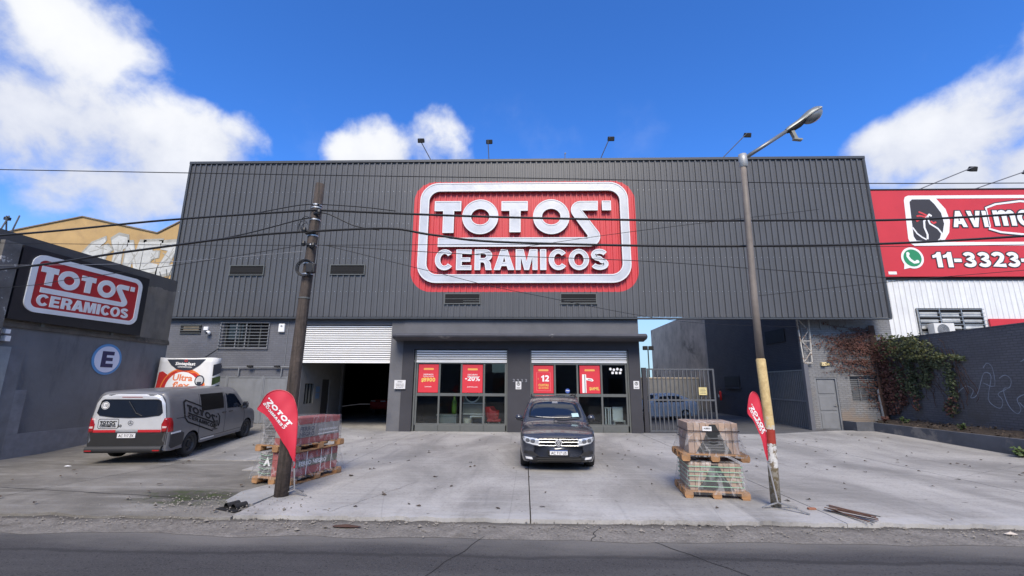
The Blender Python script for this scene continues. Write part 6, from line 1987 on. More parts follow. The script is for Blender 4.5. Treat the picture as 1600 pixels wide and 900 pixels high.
for (pts) in ([(1.34, .42), (1.34, 1.2), (1.34, 1.72)], [(2.71, .42), (2.71, 1.2), (2.70, 1.70)], [(3.98, .45), (3.96, .9), (3.90, 1.12)], [(2.71, .42), (3.98, .43)], [(1.5, .42), (2.71, .42)]):
    b = MB(); b.tube([vd(p[0], p[1], .001) for p in rs(pts, 5)[:5 * (len(pts) - 1) + 1]], .006, 4); b.build('door_seam', M_BLACKM, VAN)
b = MB(); b.tube([vd(y, 1.12, .002) for y in (.3, .7, 1.0, 1.34)], .008, 4); b.build('slide_rail', M_BLACKM, VAN)
for y in (2.52, 2.92):
    b = MB(); b.tube([vd(y, 1.06, .004), vd(y + .05, 1.06, .03), vd(y + .17, 1.06, .03), vd(y + .22, 1.06, .004)], .02, 6); b.build('door_handle', M_VPLAST, VAN)
b = MB(); b.patch(rs([(.12, .73), (.5, .735), (.5, .775), (.12, .77)]), vd, .014, 1, 0); b.build('reflective_strip', M_WPRINT, VAN)
b = MB(); b.patch(rs([(1.5, .36), (2.2, .36), (2.2, .40), (1.5, .40)]), vd, .006, 1, 0); b.build('sill_strip', M_VREAR, VAN)
for sgn_ in (-1, 1):
    b = MB(); bm = bmesh.new(); bmesh.ops.create_cube(bm, size=1); bmesh.ops.bevel(bm, geom=list(bm.edges), offset=.2, segments=2, affect='EDGES')
    b.add_bm(bm, Matrix.Translation((sgn_ * 1.07, 3.74, 1.20)) @ Matrix.Diagonal((.17, .12, .24, 1))); b.bar((sgn_ * .90, 3.76, 1.14), (sgn_ * 1.02, 3.74, 1.16), .05, .08); mr = b.build('mirror', M_VPLAST, VAN, smooth=True)
    b = MB(); b.box(sgn_ * 1.07 - .06, sgn_ * 1.07 + .06, 3.672, 3.676, 1.11, 1.29); b.build('mirror_glass', M_CHROME, mr)
    for y in (.45, 1.4):
        pass

# -- silver car beyond the barred gate
CR = thing('parked_car', 'pale silver car standing in the yard behind the barred gate', 'car', (5.85, 27.0, 0), R(-80), local=True)
car_st = [st(y + 0, *p) for (y, p) in (
    (0.0, (.34, .5, .38, .64, .5, .62, .68, .56, .75, .35, .78, .79)), (.12, (.22, .66, .3, .80, .52, .78, .76, .7, .84, .42, .87, .88)), (.8, (.2, .74, .28, .87, .58, .85, .86, .76, .94, .46, .98, .99)),
    (1.25, (.2, .74, .28, .875, .58, .86, .9, .76, 1.02, .5, 1.06, 1.08)), (1.9, (.2, .74, .28, .875, .58, .86, .94, .6, 1.36, .45, 1.46, 1.48)), (2.9, (.2, .74, .28, .875, .58, .86, .96, .6, 1.38, .45, 1.48, 1.5)),
    (3.7, (.22, .72, .3, .86, .58, .83, .95, .6, 1.15, .42, 1.22, 1.24)), (4.2, (.3, .62, .36, .76, .58, .74, .88, .6, .98, .35, 1.02, 1.03)))]
HC = Hull(car_st)
b = MB(); HC.mesh(b); b.build('body', mat('silver_paint', (.82, .80, .76), 1.0, var=.03, spec=.0), CR, smooth=True)
for f_ in (HC.side(1), HC.side(-1)):
    for pts in ([(1.5, .99), (2.3, 1.0), (2.3, 1.34), (1.9, 1.3)], [(2.38, 1.0), (3.3, 1.02), (3.1, 1.32), (2.38, 1.35)]):
        b = MB(); b.patch(rs(pts, 3), f_, .006, 3, 0); b.build('side_window', M_BLACKM, CR)
b = MB(); b.patch(rs([(-.62, 1.09), (.62, 1.09), (.5, 1.38), (-.5, 1.38)], 4), HC.end(), .006, 3, 0); b.build('windscreen', M_BLACKM, CR)
for y in (.8, 3.3):
    for sx_ in (-1, 1): wheel(CR, sx_ * .80, y, .31, .2, sx_, M_RIMA)

# ---------------------------------------------------------------- inflatable bag behind the van
BG = thing('display_bag', 'big white and red plaster bag display standing behind the van', 'advertising bag', (-12.75, 16.9, .25), 0)
bx0, bx1, by0, by1 = -13.90, -11.62, 16.72, 17.16
g = MB()
NX, NZ = 12, 14
def bagp(i, j, s_):
    u = i / NX; v = j / NZ
    x = bx0 + (bx1 - bx0) * u + (u - .5) * (-.22) * v
    bul = math.sin(PI * min(1, max(0, u))) * .10 + .03 * mnoise.noise((u * 4, v * 5, 3))
    y = by0 - bul * (1 - v ** 4) if s_ < 0 else by1 + bul
    z = .18 + 2.72 * v + .03 * mnoise.noise((u * 3, 1, v * 2)) * v + (-.03 * math.sin(PI * u) if j == NZ else 0)
    return (x, y, z)
for s_ in (-1, 1):
    for j in range(NZ + 1):
        for i in range(NX + 1): g.v.append(bagp(i, j, s_))
W_ = NX + 1; off = (NX + 1) * (NZ + 1)
for j in range(NZ):
    for i in range(NX):
        g.face((j * W_ + i, j * W_ + i + 1, (j + 1) * W_ + i + 1, (j + 1) * W_ + i)); g.face((off + j * W_ + i + 1, off + j * W_ + i, off + (j + 1) * W_ + i, off + (j + 1) * W_ + i + 1))
    g.face((off + j * W_, j * W_, (j + 1) * W_, off + (j + 1) * W_)); g.face((j * W_ + NX, off + j * W_ + NX, off + (j + 1) * W_ + NX, (j + 1) * W_ + NX))
for i in range(NX): g.face((NZ * W_ + i, NZ * W_ + i + 1, off + NZ * W_ + i + 1, off + NZ * W_ + i)); g.face((off + i, off + i + 1, i + 1, i))
g.build('bag_body', mat('bag_white', (.76, .76, .75), .4, var=.06, vscale=2, bump=.15, bscale=4), BG, smooth=True)
def bagf(u, v, d):
    """u, v in 0..1 on the street face"""
    i = u * NX; j = v * NZ
    p = bagp(i, j, -1)
    return (p[0], p[1] - .006 - d, p[2])
def bpoly(name, loops, m_, d):
    q = MB()
    if len(loops) == 1: q.patch(rs(loops[0], 3), bagf, d, 3)
    else: q.poly([rs(l, 2) for l in loops], bagf, None, d)
    return q.build(name, m_, BG)
M_BRED = mat('bag_red', (.55, .035, .03), .4, var=.04); M_BOR = mat('bag_orange', (.80, .22, .05), .4, var=.04); M_BNAVY = mat('bag_navy', (.035, .042, .06), .4, var=.05)
bpoly('red_wedge', [[(0.005, .36), (.20, .36), (.30, .745), (.27, .78), (.245, .745), (.10, .815), (.03, .80)]], M_BRED, .002)
bpoly('orange_ring', [ell(.5, .585, .40, .27, 36), ell(.5, .585, .34, .23, 36)], M_BOR, .004)
bpoly('red_ring', [ell(.5, .585, .375, .252, 36), ell(.5, .585, .28, .21, 36)], M_BRED, .006)
bpoly('white_disc', [ell(.5, .585, .30, .218, 36)], M_WPRINT, .008)
bpoly('navy_cap', [[(.14, .975), (.24, .895), (.36, .835), (.5, .82), (.64, .835), (.76, .895), (.86, .975)]], M_BNAVY, .010)
q = MB(); typed(q, 'Sinteplast', bagf, .5, .895, .042, .012, bold=.03, width=.37); typed(q, 'CONSTRUCCIÓN', bagf, .5, .86, .018, .012, bold=.02, width=.26); q.build('lettering', M_WPRINT, BG)
q = MB(); typed(q, 'Ultra', bagf, .5, .685, .085, .010, bold=.03, width=.36); typed(q, 'flex', bagf, .5, .585, .085, .010, bold=.03, width=.30); q.build('product_lettering', mat('bag_lettering', (.74, .22, .10), .5, var=0), BG)
q = MB(); q.poly([ell(.5, .955, .03, .018, 14), ell(.5, .955, .02, .01, 14)], bagf, None, .012); q.build('emblem', M_BRED, BG)
bpoly('round_seal', [ell(.80, .69, .082, .072, 26)], M_BNAVY, .012)
bpoly('seal_face', [ell(.80, .69, .064, .056, 22)], mat('seal_grey', (.55, .56, .57), .5, var=.1), .014)
bpoly('seal_mark', [[(.76, .672), (.84, .672), (.83, .64), (.80, .63), (.77, .64)]], M_BNAVY, .016)
bpoly('red_tab', [[(.79, .36), (.85, .36), (.85, .60), (.79, .60)]], M_BRED, .008)
for sx_, xx in ((-1, bx0), (1, bx1)):
    for k, (v0, v1, m_) in enumerate(((.42, .60, M_BNAVY), (.62, .72, M_WEED), (.74, .90, M_BNAVY), (.30, .40, M_BRED))):
        q = MB()
        pa = [Vector(bagp(0 if sx_ < 0 else NX, v * NZ, s_)) for (v, s_) in ((v0, -1), (v0 + .05, 1), (v1 + .03, 1), (v1, -1))]
        q.quad(*[tuple(p + Vector((sx_ * .012, 0, 0))) for p in pa]); q.build('side_print', m_, BG)

# ---------------------------------------------------------------- pallets with tile loads
M_WOOD = mat('pallet_wood', (.36, .20, .095), .85, var=.3, vscale=4, bump=.4, bscale=30)
M_CARD = mat('cardboard', (.43, .31, .235), .85, var=.15, vscale=3)
M_CARDD = mat('cardboard_darker', (.36, .26, .20), .85, var=.15, vscale=3)  # slightly darker tone for every other carton
M_BOXR = mat('red_carton', (.33, .065, .060), .6, var=.15, vscale=3)
M_BOXG = mat('grey_carton', (.26, .25, .235), .7, var=.15, vscale=4)
M_TILE = mat('grey_tile_edge', (.17, .175, .18), .6, var=.2, vscale=6)
M_STRAPG = mat('green_strap', (.30, .52, .36), .5, var=0)
M_STRAPB = mat('black_strap', (.025, .018, .02), .5, var=0)
M_FILM = film_mat('stretch_film', (.74, .73, .73), .20); M_FILMD = film_mat('dusty_film', (.60, .58, .58), .26)


def pallet(label, loc, rz, w_, d_, group='wooden pallets'):
    """w across, d deep: top boards, three runners, bottom boards"""
    t = thing('pallet', label, 'pallet', loc, rz, group, local=True)
    rp = random.Random(len(label))
    n = 6
    for k in range(n):
        y = -d_ / 2 + .06 + k * (d_ - .12) / (n - 1)
        b = MB(); b.box(-w_ / 2, w_ / 2, y - .055, y + .055, .105, .125 + rp.uniform(0, .004)); b.build('top_board', M_WOOD, t)
    for x in (-w_ / 2 + .06, 0, w_ / 2 - .06):
        for y in (-d_ / 2 + .08, 0, d_ / 2 - .08):
            b = MB(); b.box(x - .075, x + .075, y - .075, y + .075, .022, .1045); b.build('block', M_WOOD, t)
        b = MB(); b.box(x - .06, x + .06, -d_ / 2, d_ / 2, .0, .0215); b.build('bottom_board', M_WOOD, t)
    return t


def film_tent(parent, w0, d0, w1, d1, z0_, z1_, m_, seed, name='stretch_film', top=True):
    """crumpled film from a wide foot to a narrower head"""
    b = MB(); n = 12; rows = 9
    def ringp(t, k):
        w_ = w0 + (w1 - w0) * t; d_ = d0 + (d1 - d0) * t
        side_, q = divmod(k, n); f = q / n
        c = [(-.5, -.5), (.5, -.5), (.5, .5), (-.5, .5)]
        a = c[side_]; e = c[(side_ + 1) % 4]
        x = (a[0] + (e[0] - a[0]) * f) * w_; y = (a[1] + (e[1] - a[1]) * f) * d_
        j = .022 * mnoise.noise((x * 6 + seed, y * 6, t * 4)) - .016 * (1 - abs(2 * f - 1)) * math.sin(PI * t)
        L = math.hypot(x, y)
        return (x + x / L * j, y + y / L * j, z0_ + (z1_ - z0_) * t + (.02 * mnoise.noise((x * 5, y * 5, seed)) if t in (0,) else 0))
    for r_ in range(rows):
        for k in range(4 * n): b.v.append(ringp(r_ / (rows - 1), k))
    for r_ in range(rows - 1):
        for k in range(4 * n): b.face((r_ * 4 * n + k, r_ * 4 * n + (k + 1) % (4 * n), (r_ + 1) * 4 * n + (k + 1) % (4 * n), (r_ + 1) * 4 * n + k))
    if top:
        c = len(b.v); b.v.append((0, 0, z1_ + .008)); o_ = (rows - 1) * 4 * n
        for k in range(4 * n): b.face((o_ + k, o_ + (k + 1) % (4 * n), c))
    return b.build(name, m_, parent, smooth=True)


def strap_ring(b, w_, d_, z, h=.014, t=.006, dz=0.0):
    for (x0, x1, y0, y1) in ((-w_ / 2 - t, w_ / 2 + t, -d_ / 2 - t, -d_ / 2 - .001), (-w_ / 2 - t, w_ / 2 + t, d_ / 2 + .001, d_ / 2 + t), (-w_ / 2 - t, -w_ / 2 - .001, -d_ / 2, d_ / 2), (w_ / 2 + .001, w_ / 2 + t, -d_ / 2, d_ / 2)):
        b.box(x0, x1, y0, y1, z, z + h)


def tile_load(label, loc, rz, w_, d_, h, nbox, straps, strap_m, black_tri, seed):
    """upright tile cartons behind a black cover sheet, strapped and filmed"""
    t = thing('tile_load', label, 'tile load', loc, rz, 'wrapped tile loads', local=True)
    rp = random.Random(seed); bw = w_ / nbox
    for k in range(nbox):
        hh = h - rp.uniform(0, .012)
        b = MB(); b.bbox(-w_ / 2 + k * bw + .003, -w_ / 2 + (k + 1) * bw - .003, -d_ / 2 + rp.uniform(0, .012), d_ / 2, 0, hh, .006)
        b.build('carton', M_CARD if (k % 2) else M_CARDD, t)
    b = MB(); cov = [(-.36 * w_, 0.02), (.34 * w_, 0.02), (.20 * w_, h * .45), (.06 * w_, h * .95), (-.06 * w_, h * .95), (-.19 * w_, h * .45)]
    b.poly([cov], lambda u, v, d: (u, -d_ / 2 - .004 - d, v), 0, .008); cv = b.build('black_cover', mat('black_cover', (.022, .024, .025), .5, var=.3, vscale=8), t)
    b = MB(); rr = random.Random(seed)
    for k in range(5 if black_tri else 0):
        z = h * (.10 + .1 * k); w2 = w_ * .22 * (1 - .6 * z / h)
        b.poly([stroke([(-w2 + .05 * rr.random(), z), (0, z + .02 * rr.uniform(-1, 1)), (w2, z + .01)], .016)], lambda u, v, d: (u, -d_ / 2 - .013 - d, v), 0, .001 + .0005 * k)
    if b.v: b.build('grey_print', mat('grey_print', (.14, .145, .15), .5, var=.3), cv)
    for z in straps:
        b = MB(); strap_ring(b, w_ + .03, d_ + .03, z * h); b.build('strap', strap_m, t)
    return t


RZ = R(-8)
PX_, PYY = 3.52, 9.15
pallet('wooden pallet on the pavement under the lower tile load near the lamp post', (PX_, PYY, 0), RZ, 1.08, 1.02)
tl1 = tile_load('lower tile load with green straps and black cover near the lamp post', (PX_, PYY, .13), RZ, .90, .94, .47, 9, (.14, .34, .52, .68, .86), M_STRAPG, False, 3)
film_tent(tl1, 1.10, 1.06, .92, .97, -.06, .495, M_FILM, 1.7)
pallet('wooden pallet carried by the lower tile load near the lamp post', (PX_ + .02, PYY, .632), RZ, 1.14, 1.04)
tl2 = tile_load('upper tile load with two black straps near the lamp post', (PX_ + .02, PYY, .762), RZ, .88, .92, .54, 8, (.42, .72), M_STRAPB, True, 8)
film_tent(tl2, 1.12, 1.04, .80, .90, -.05, .555, M_FILM, 5.1)
b = MB(); b.box(-.18, -.02, -.482, -.478, .40, .48); lb = b.build('paper_label', M_WPRINT, tl2)
b = MB(); typed(b, 'ALBERDI', lambda u, v, d: (u, -.483 - d, v), -.10, .43, .03, .001, bold=.03, width=.12); b.build('label_print', M_DPRINT, lb)

RZL = R(-16)
LXY = (-4.86, 10.12)
def red_load(label, loc, top):
    t = thing('tile_load', label, 'tile load', loc, RZL, 'wrapped tile loads', local=True)
    w_, d_, h = .82, 1.36, (.53 if top else .46)
    nrow = 4 if top else 3
    for k in range(nrow):
        for q in range(3):
            y0 = -d_ / 2 + q * d_ / 3; z0_ = k * h / nrow
            b = MB(); b.bbox(-.10, w_ / 2, y0 + .003, y0 + d_ / 3 - .003, z0_ + .002, z0_ + h / nrow - .002, .006)
            b.build('carton', M_BOXR if (k in (0, nrow - 1) or not top) else M_BOXG, t)
    n = 12
    for k in range(n):
        z0_ = k * (h * .96) / n
        b = MB(); b.box(-w_ / 2 + .01 * (k % 2), -.104, -d_ / 2 + .006 * (k % 3), d_ / 2, z0_ + .002, z0_ + h * .96 / n - .004); b.build('tile_stack', M_TILE, t)
    fx = lambda u, v, d: (w_ / 2 + .004 + d, u, v)
    b = MB()
    if top:
        b.poly([[(-d_ / 2 + .02, h * .27), (d_ / 2 - .02, h * .27), (d_ / 2 - .02, h * .70), (-d_ / 2 + .02, h * .70)]], fx, None, .001)
        bd_ = b.build('print_band', M_BOXG, t)
        b = MB(); typed(b, 'FERRO', fx, -.56, h * .50, .085, .003, 'l', bold=.03, width=.42); typed(b, 'NEGRO', fx, -.56, h * .30, .085, .003, 'l', bold=.03, width=.42); b.build('print', mat('carton_print', (.05, .055, .075), .6, var=0), bd_)
        b = MB(); typed(b, 'PORCELLANATO ESMALTADO', fx, .0, h * .44, .04, .003, 'l', bold=.02, width=.6); b.poly([[(-.02, h * .30), (.62, h * .33), (.62, h * .36), (-.02, h * .33)]], fx, None, .003); b.build('print', M_WPRINT, bd_)
    else:
        b.poly([[(-d_ / 2 + .02, h * .36), (d_ / 2 - .02, h * .36), (d_ / 2 - .02, h * .66), (-d_ / 2 + .02, h * .66)]], fx, None, .001)
        bd_ = b.build('print_band', mat('olive_band', (.13, .125, .085), .6, var=.2), t)
        b = MB(); typed(b, 'FERRO NEGRO', fx, -.5, h * .42, .08, .003, 'l', bold=.03, width=.8); b.build('print', M_WPRINT, bd_)
    for z in ((.3, .6) if top else (.15, .35, .55, .75, .92)):
        b = MB()
        if top: b.box(-w_ / 2 - .004, -.1, -d_ / 2 - .006, -d_ / 2 - .001, z * h, z * h + .01)
        else: b.tube([(-w_ / 2 - .01, d_ / 2, z * h + .03), (-w_ / 2 - .012, -d_ / 2 - .01, z * h), (-.25, -d_ / 2 - .02, z * h - .03), (-.1, -d_ / 2 - .012, z * h)], .006, 5)
        b.build('strap', M_STRAPG if not top else M_STRAPB, t)
    for y in (-.3, .12, .45) if not top else ():
        b = MB(); b.box(w_ / 2 + .008, w_ / 2 + .011, y, y + .02, 0, h); b.build('strap', M_WPRINT, t)
    film_tent(t, w_ + (.10 if top else .26), d_ + (.06 if top else .22), w_ + .05, d_ + .05, -.03, h + .012, M_FILM if not top else M_FILMD, 2.2 if top else 7.7)
    return t
pallet('wooden pallet on the ground under the lower red carton load by the wooden pole', (LXY[0], LXY[1], 0), RZL, .96, 1.52)
rl = red_load('lower red carton tile load in clear film by the wooden pole', (LXY[0], LXY[1], .13), False)
b = MB(); b.poly([[(-.30, .20), (-.20, .38), (-.12, .20), (-.17, .20), (-.20, .27), (-.25, .20)]], lambda u, v, d: (u, -.70 - d, v), None, 0); b.build('white_print', M_WPRINT, rl)
pallet('wooden pallet carried by the lower red carton load by the wooden pole', (LXY[0], LXY[1], .612), RZL, 1.0, 1.50)
red_load('upper red carton tile load with grey print band by the wooden pole', (LXY[0], LXY[1], .742), True)

# ---------------------------------------------------------------- pole, lamp post, cables
WP = thing('utility_pole', 'leaning dark wooden utility pole carrying cables in front of the warehouse', 'utility pole', (-4.37, 8.51, 0))
pole_pts = [(-4.375, 8.51, -.2), (-4.372, 8.51, .9), (-4.36, 8.51, 2.2), (-4.33, 8.51, 3.6), (-4.285, 8.51, 4.8), (-4.25, 8.51, 6.04)]
g = MB(); g.tube(pole_pts, [.125, .118, .112, .104, .096, .088], 16); g.build('pole_shaft', mat('old_wood', (.078, .060, .050), .85, var=.3, vscale=5, bump=.9, bscale=16, custom=wood_pole_custom), WP, smooth=True)
def pole_x(z):
    for a, b_ in zip(pole_pts, pole_pts[1:]):
        if a[2] <= z <= b_[2]: return a[0] + (b_[0] - a[0]) * (z - a[2]) / (b_[2] - a[2])
for z in (5.56, 5.50, 5.24, 4.90, 4.70, 4.32, 4.10, 3.62):
    g = MB(); x = pole_x(z); r_ = .105 if z > 4.5 else .112
    g.lathe([(r_, -.014), (r_, .014)], 18, Matrix.Translation((x, 8.51, z)) @ Matrix.Rotation(R(90), 4, 'Y')); g.build('strap', M_STEEL if z != 3.62 else M_FRAME, WP)
g = MB(); x = pole_x(4.2); g.bbox(x + .02, x + .20, 8.34, 8.44, 4.10, 4.30, .02); g.build('junction_box', M_BLACK, WP)
g = MB()
for k, r_ in enumerate((.14, .155, .17)):
    g.tube([(x + r_ * math.cos(2 * PI * q / 22), 8.38 - .02 * k, 4.2 + r_ * math.sin(2 * PI * q / 22)) for q in range(23)], .010, 5)
g.build('cable_coil', M_BLACK, WP)
g = MB()
for k, (cx_, cz_, r_) in enumerate(((-4.40, 5.12, .16), (-4.44, 5.06, .13), (-4.40, 5.04, .10))):
    g.tube([(cx_ + r_ * .7 * math.cos(R(a)), 8.38, cz_ + r_ * math.sin(R(a))) for a in range(40, 320, 20)], .008, 5)
g.tube([(-4.42, 8.4, 5.0), (-4.36, 8.39, 4.92), (-4.2, 8.38, 4.96)], .03, 6); g.build('cable_loop', M_BLACK, WP)
for (dx, z) in ((-.12, 4.98), (.13, 5.36), (-.10, 4.70), (.10, 4.66)):
    g = MB(); x = pole_x(z); g.bar((x, 8.42, z), (x + dx, 8.36, z), .035); g.lathe([(0, -.05), (.035, -.05), (.045, 0), (.03, .05), (0, .05)], 10, Matrix.Translation((x + dx, 8.36, z)) @ Matrix.Rotation(R(90), 4, 'Y')); g.build('insulator', M_BLACK, WP)

LPX = thing('street_lamp', 'bent steel street lamp post with yellow and red painted base and a cobra head', 'street lamp', (4.23, 8.2, 0))
lp = [(4.225, 8.2, -.05), (4.25, 8.2, .7), (4.265, 8.2, 1.3), (4.24, 8.2, 2.44), (4.245, 8.2, 3.5), (4.29, 8.2, 5.2), (4.32, 8.2, 6.36)]
g = MB(); g.tube([lp[0], lp[1], lp[2], lp[3], (4.24, 8.2, 2.46)], [.080, .080, .079, .078, .066], 16)
g.build('lower_post', mat('painted_post', (.20, .17, .14), .7, var=.2, vscale=6, bump=.5, bscale=20, custom=lamp_pole_custom), LPX, smooth=True)
g = MB(); g.tube([(4.24, 8.2, 2.46), lp[4], lp[5], lp[6]], [.064, .062, .058, .055], 14); g.build('upper_post', mat('brown_grey_post', (.20, .17, .145), .6, var=.2, vscale=4), LPX, smooth=True)
g = MB(); g.lathe([(.0, .13), (.075, .12), (.082, .0), (.078, -.14), (.06, -.16)], 16, Matrix.Translation((4.325, 8.2, 6.34)) @ Matrix.Rotation(R(-90), 4, 'Y')); g.build('post_cap', mat('pale_metal', (.40, .40, .39), .5, metal=.4, var=.1), LPX, smooth=True)
A0 = Vector((4.33, 8.2, 6.36)); A1 = Vector((5.22, 8.12, 6.93))
g = MB(); g.tube([tuple(A0), tuple(A1)], .038, 10); g.build('lamp_arm', mat('grey_metal', (.23, .235, .235), .4, metal=.5, var=.1), LPX, smooth=True)
dirA = Vector((.80, -.06, .53)).normalized()
side_ = Vector((.08, 1, 0)).normalized(); upA = dirA.cross(side_) * -1
upA = side_.cross(dirA) if side_.cross(dirA).z > 0 else dirA.cross(side_)
def hp_(t, a, w_, h_): return A1 + dirA * t + side_ * (w_ * math.cos(a)) + upA * (h_ * math.sin(a))
secs = [(t * .82, a * .9, b * .9, c) for (t, a, b, c) in [(-.03, .045, .05, 0), (.06, .075, .07, 0), (.30, .085, .075, .0), (.42, .10, .08, .0), (.52, .14, .10, .02), (.66, .175, .12, .02), (.82, .17, .11, .02), (.94, .11, .07, .01), (.99, .03, .02, 0)]]
g = MB()
for (t, w_, h_, sft) in secs:
    for k in range(9):
        a = PI * k / 8; p = hp_(t, a, w_, h_); g.v.append(tuple(p))
for i in range(len(secs) - 1):
    for k in range(8): g.face((i * 9 + k, i * 9 + k + 1, (i + 1) * 9 + k + 1, (i + 1) * 9 + k))
M_LAMPH = mat('lamp_housing', (.22, .235, .23), .4, metal=.4, var=.1)
hd = g.build('lamp_housing', M_LAMPH, LPX, smooth=True)
g = MB()
for (t, w_, h_, d_) in [(-.03, .045, .05, 0), (.06, .075, .08, 0), (.25, .08, .09, 0), (.36, .10, .07, 0)]:
    for k in range(7): g.v.append(tuple(hp_(t, PI + PI * k / 6, w_, h_)))
for i in range(3):
    for k in range(6): g.face((i * 7 + k, i * 7 + k + 1, (i + 1) * 7 + k + 1, (i + 1) * 7 + k))
g.build('gear_tray', M_BLACKM, hd)
g = MB(); rim_ = []
for k in range(25):
    a = 2 * PI * k / 24; rim_.append(tuple(A1 + dirA * (.575 + .235 * math.cos(a)) + side_ * (.148 * math.sin(a)) - upA * .002))
g.tube(rim_, .016, 6); g.build('lens_rim', mat('pale_rim', (.55, .53, .46), .5, var=.05), hd)
g = MB(); n_ = 8
for j in range(n_):
    f = math.cos(PI / 2 * j / n_); dp = .15 * math.sin(PI / 2 * j / n_)
    for k in range(24):
        a = 2 * PI * k / 24; g.v.append(tuple(A1 + dirA * (.575 + .225 * f * math.cos(a)) + side_ * (.14 * f * math.sin(a)) - upA * (.012 + dp)))
for j in range(n_ - 1):
    for k in range(24): g.face((j * 24 + k, j * 24 + (k + 1) % 24, (j + 1) * 24 + (k + 1) % 24, (j + 1) * 24 + k))
g.face([(n_ - 1) * 24 + k for k in range(24)])
g.build('lens_bowl', mat('smoky_bowl', (.17, .175, .18), .12, var=.2, vscale=5, spec=.8), hd, smooth=True)
g = MB(); c0 = A1 + dirA * .05 - upA * .06; g.bar(tuple(c0), tuple(c0 + Vector((.06, 0, -.17))), .075, .06); c1 = c0 + Vector((.08, 0, -.18)); g.bar(tuple(c1 + Vector((-.07, 0, .01))), tuple(c1 + Vector((.09, 0, -.01))), .08, .03)
g.build('photo_cell', mat('old_grey_plastic', (.25, .25, .22), .6, var=.2), hd)


def cable(name, label, pts, r_, cat='cable', m_=None):
    """smooth line through points"""
    out = []
    for i in range(len(pts) - 1):
        p0 = pts[max(0, i - 1)]; p1 = pts[i]; p2 = pts[i + 1]; p3 = pts[min(len(pts) - 1, i + 2)]
        for q in range(8):
            t = q / 8; out.append(tuple(crom(p0[k], p1[k], p2[k], p3[k], t) for k in range(3)))
    out.append(pts[-1])
    b = MB(); b.tube(out, r_, 6)
    return tag(b.build(name, m_ or M_BLACK), label, cat)


def span(x0, z0_, x1, z1_, sag, y0=8.45, y1=None, n=9):
    y1 = y0 if y1 is None else y1
    return [(x0 + (x1 - x0) * k / n, y0 + (y1 - y0) * k / n, z0_ + (z1_ - z0_) * k / n - sag * 4 * (k / n) * (1 - k / n)) for k in range(n + 1)]
cable('overhead_cable', 'topmost thin overhead wire crossing the sky and the cladding top', [(-34, 8.45, 7.05), (-11.2, 8.45, 6.40), (-.25, 8.45, 6.12), (9.94, 8.45, 5.93), (34, 8.45, 6.1)], .009, 'cable')
cable('overhead_cable', 'upper thick overhead cable leaving the wooden pole to the left', [(-4.25, 8.42, 5.43), (-7.3, 8.42, 5.23), (-10.84, 8.42, 4.91), (-17, 8.42, 4.6), (-34, 8.42, 5.2)], .021)
cable('overhead_cable', 'upper thick overhead cable crossing the emblem to the right', [(-4.25, 8.42, 5.43), (-.24, 8.42, 5.25), (4.54, 8.42, 5.16), (9.79, 8.42, 5.28), (22, 8.42, 6.3)], .022)
cable('overhead_cable', 'lower thick overhead cable leaving the wooden pole to the left', [(-4.27, 8.40, 4.97), (-5.6, 8.40, 4.87), (-8, 8.40, 4.55), (-10.65, 8.40, 4.18), (-16, 8.40, 3.8), (-34, 8.40, 4.6)], .023)
cable('overhead_cable', 'lower thick overhead cable crossing the emblem to the right', [(-4.27, 8.40, 4.97), (-2.7, 8.40, 5.02), (-1.8, 8.40, 4.88), (-.24, 8.40, 4.72), (4.48, 8.40, 4.63), (9.68, 8.40, 4.82), (22, 8.40, 5.8)], .023)
cable('guy_wire', 'short stay wire from the pole down to the lower right cable', [(-4.2, 8.40, 5.36), (-3.95, 8.40, 5.33), (-3.4, 8.40, 5.08), (-2.9, 8.40, 4.99)], .012)
cable('guy_wire', 'short stay wire from the pole down to the lower left cable', [(-4.3, 8.40, 5.26), (-4.6, 8.40, 5.2), (-5.5, 8.40, 4.95), (-6.2, 8.40, 4.80)], .012)
cable('guy_wire', 'short stay wire from the pole top strap along the upper right cable', [(-4.22, 8.42, 5.56), (-3.3, 8.42, 5.49), (-2.6, 8.42, 5.40)], .010)
cable('guy_wire', 'short stay wire from the pole top strap along the upper left cable', [(-4.28, 8.42, 5.56), (-4.7, 8.42, 5.52), (-5.6, 8.42, 5.34)], .010)
cable('thin_wire', 'thin level wire passing behind the pole under the lower cables', [(-34, 8.6, 5.4), (-10.8, 8.6, 4.81), (0, 8.6, 4.74), (9.65, 8.6, 4.70), (34, 8.6, 5.2)], .006)
cable('thin_wire', 'thin sagging wire from the pole across the lower emblem to the right', [(-4.18, 8.38, 4.68), (-1, 8.38, 4.47), (2.27, 8.38, 4.33), (5.5, 8.38, 4.10), (9.48, 8.38, 3.94), (22, 8.38, 4.2)], .007)
cable('thin_wire', 'thin wire dropping from the pole to the left wall', [(-4.38, 8.38, 4.68), (-6.5, 8.38, 4.33), (-8.88, 8.38, 4.0), (-10.56, 8.38, 3.8), (-16, 8.38, 3.6)], .006)
cable('thin_wire', 'thin slanting service wire from the pole to the right annex', [(-3.9, 8.40, 4.66), (-1.8, 9.0, 4.25), (.14, 10.0, 4.0), (5.24, 14, 3.9), (12.9, 19.9, 4.5)], .006)
cable('thin_wire', 'pale thin wire from the left wall to the pole', [(-13.6, 9.6, 4.6), (-8, 8.8, 4.42), (-4.4, 8.40, 4.55)], .005, m_=M_STEEL)
cable('thin_wire', 'thin wire rising to the right behind the lamp post', [(-1.1, 8.38, 4.45), (2, 8.5, 4.95), (6, 8.7, 5.5)], .005)
cable('thin_wire', 'thin low wire crossing the billboard on the right', [(4.3, 8.30, 3.62), (8, 8.6, 4.05), (14, 9.0, 4.6)], .006)


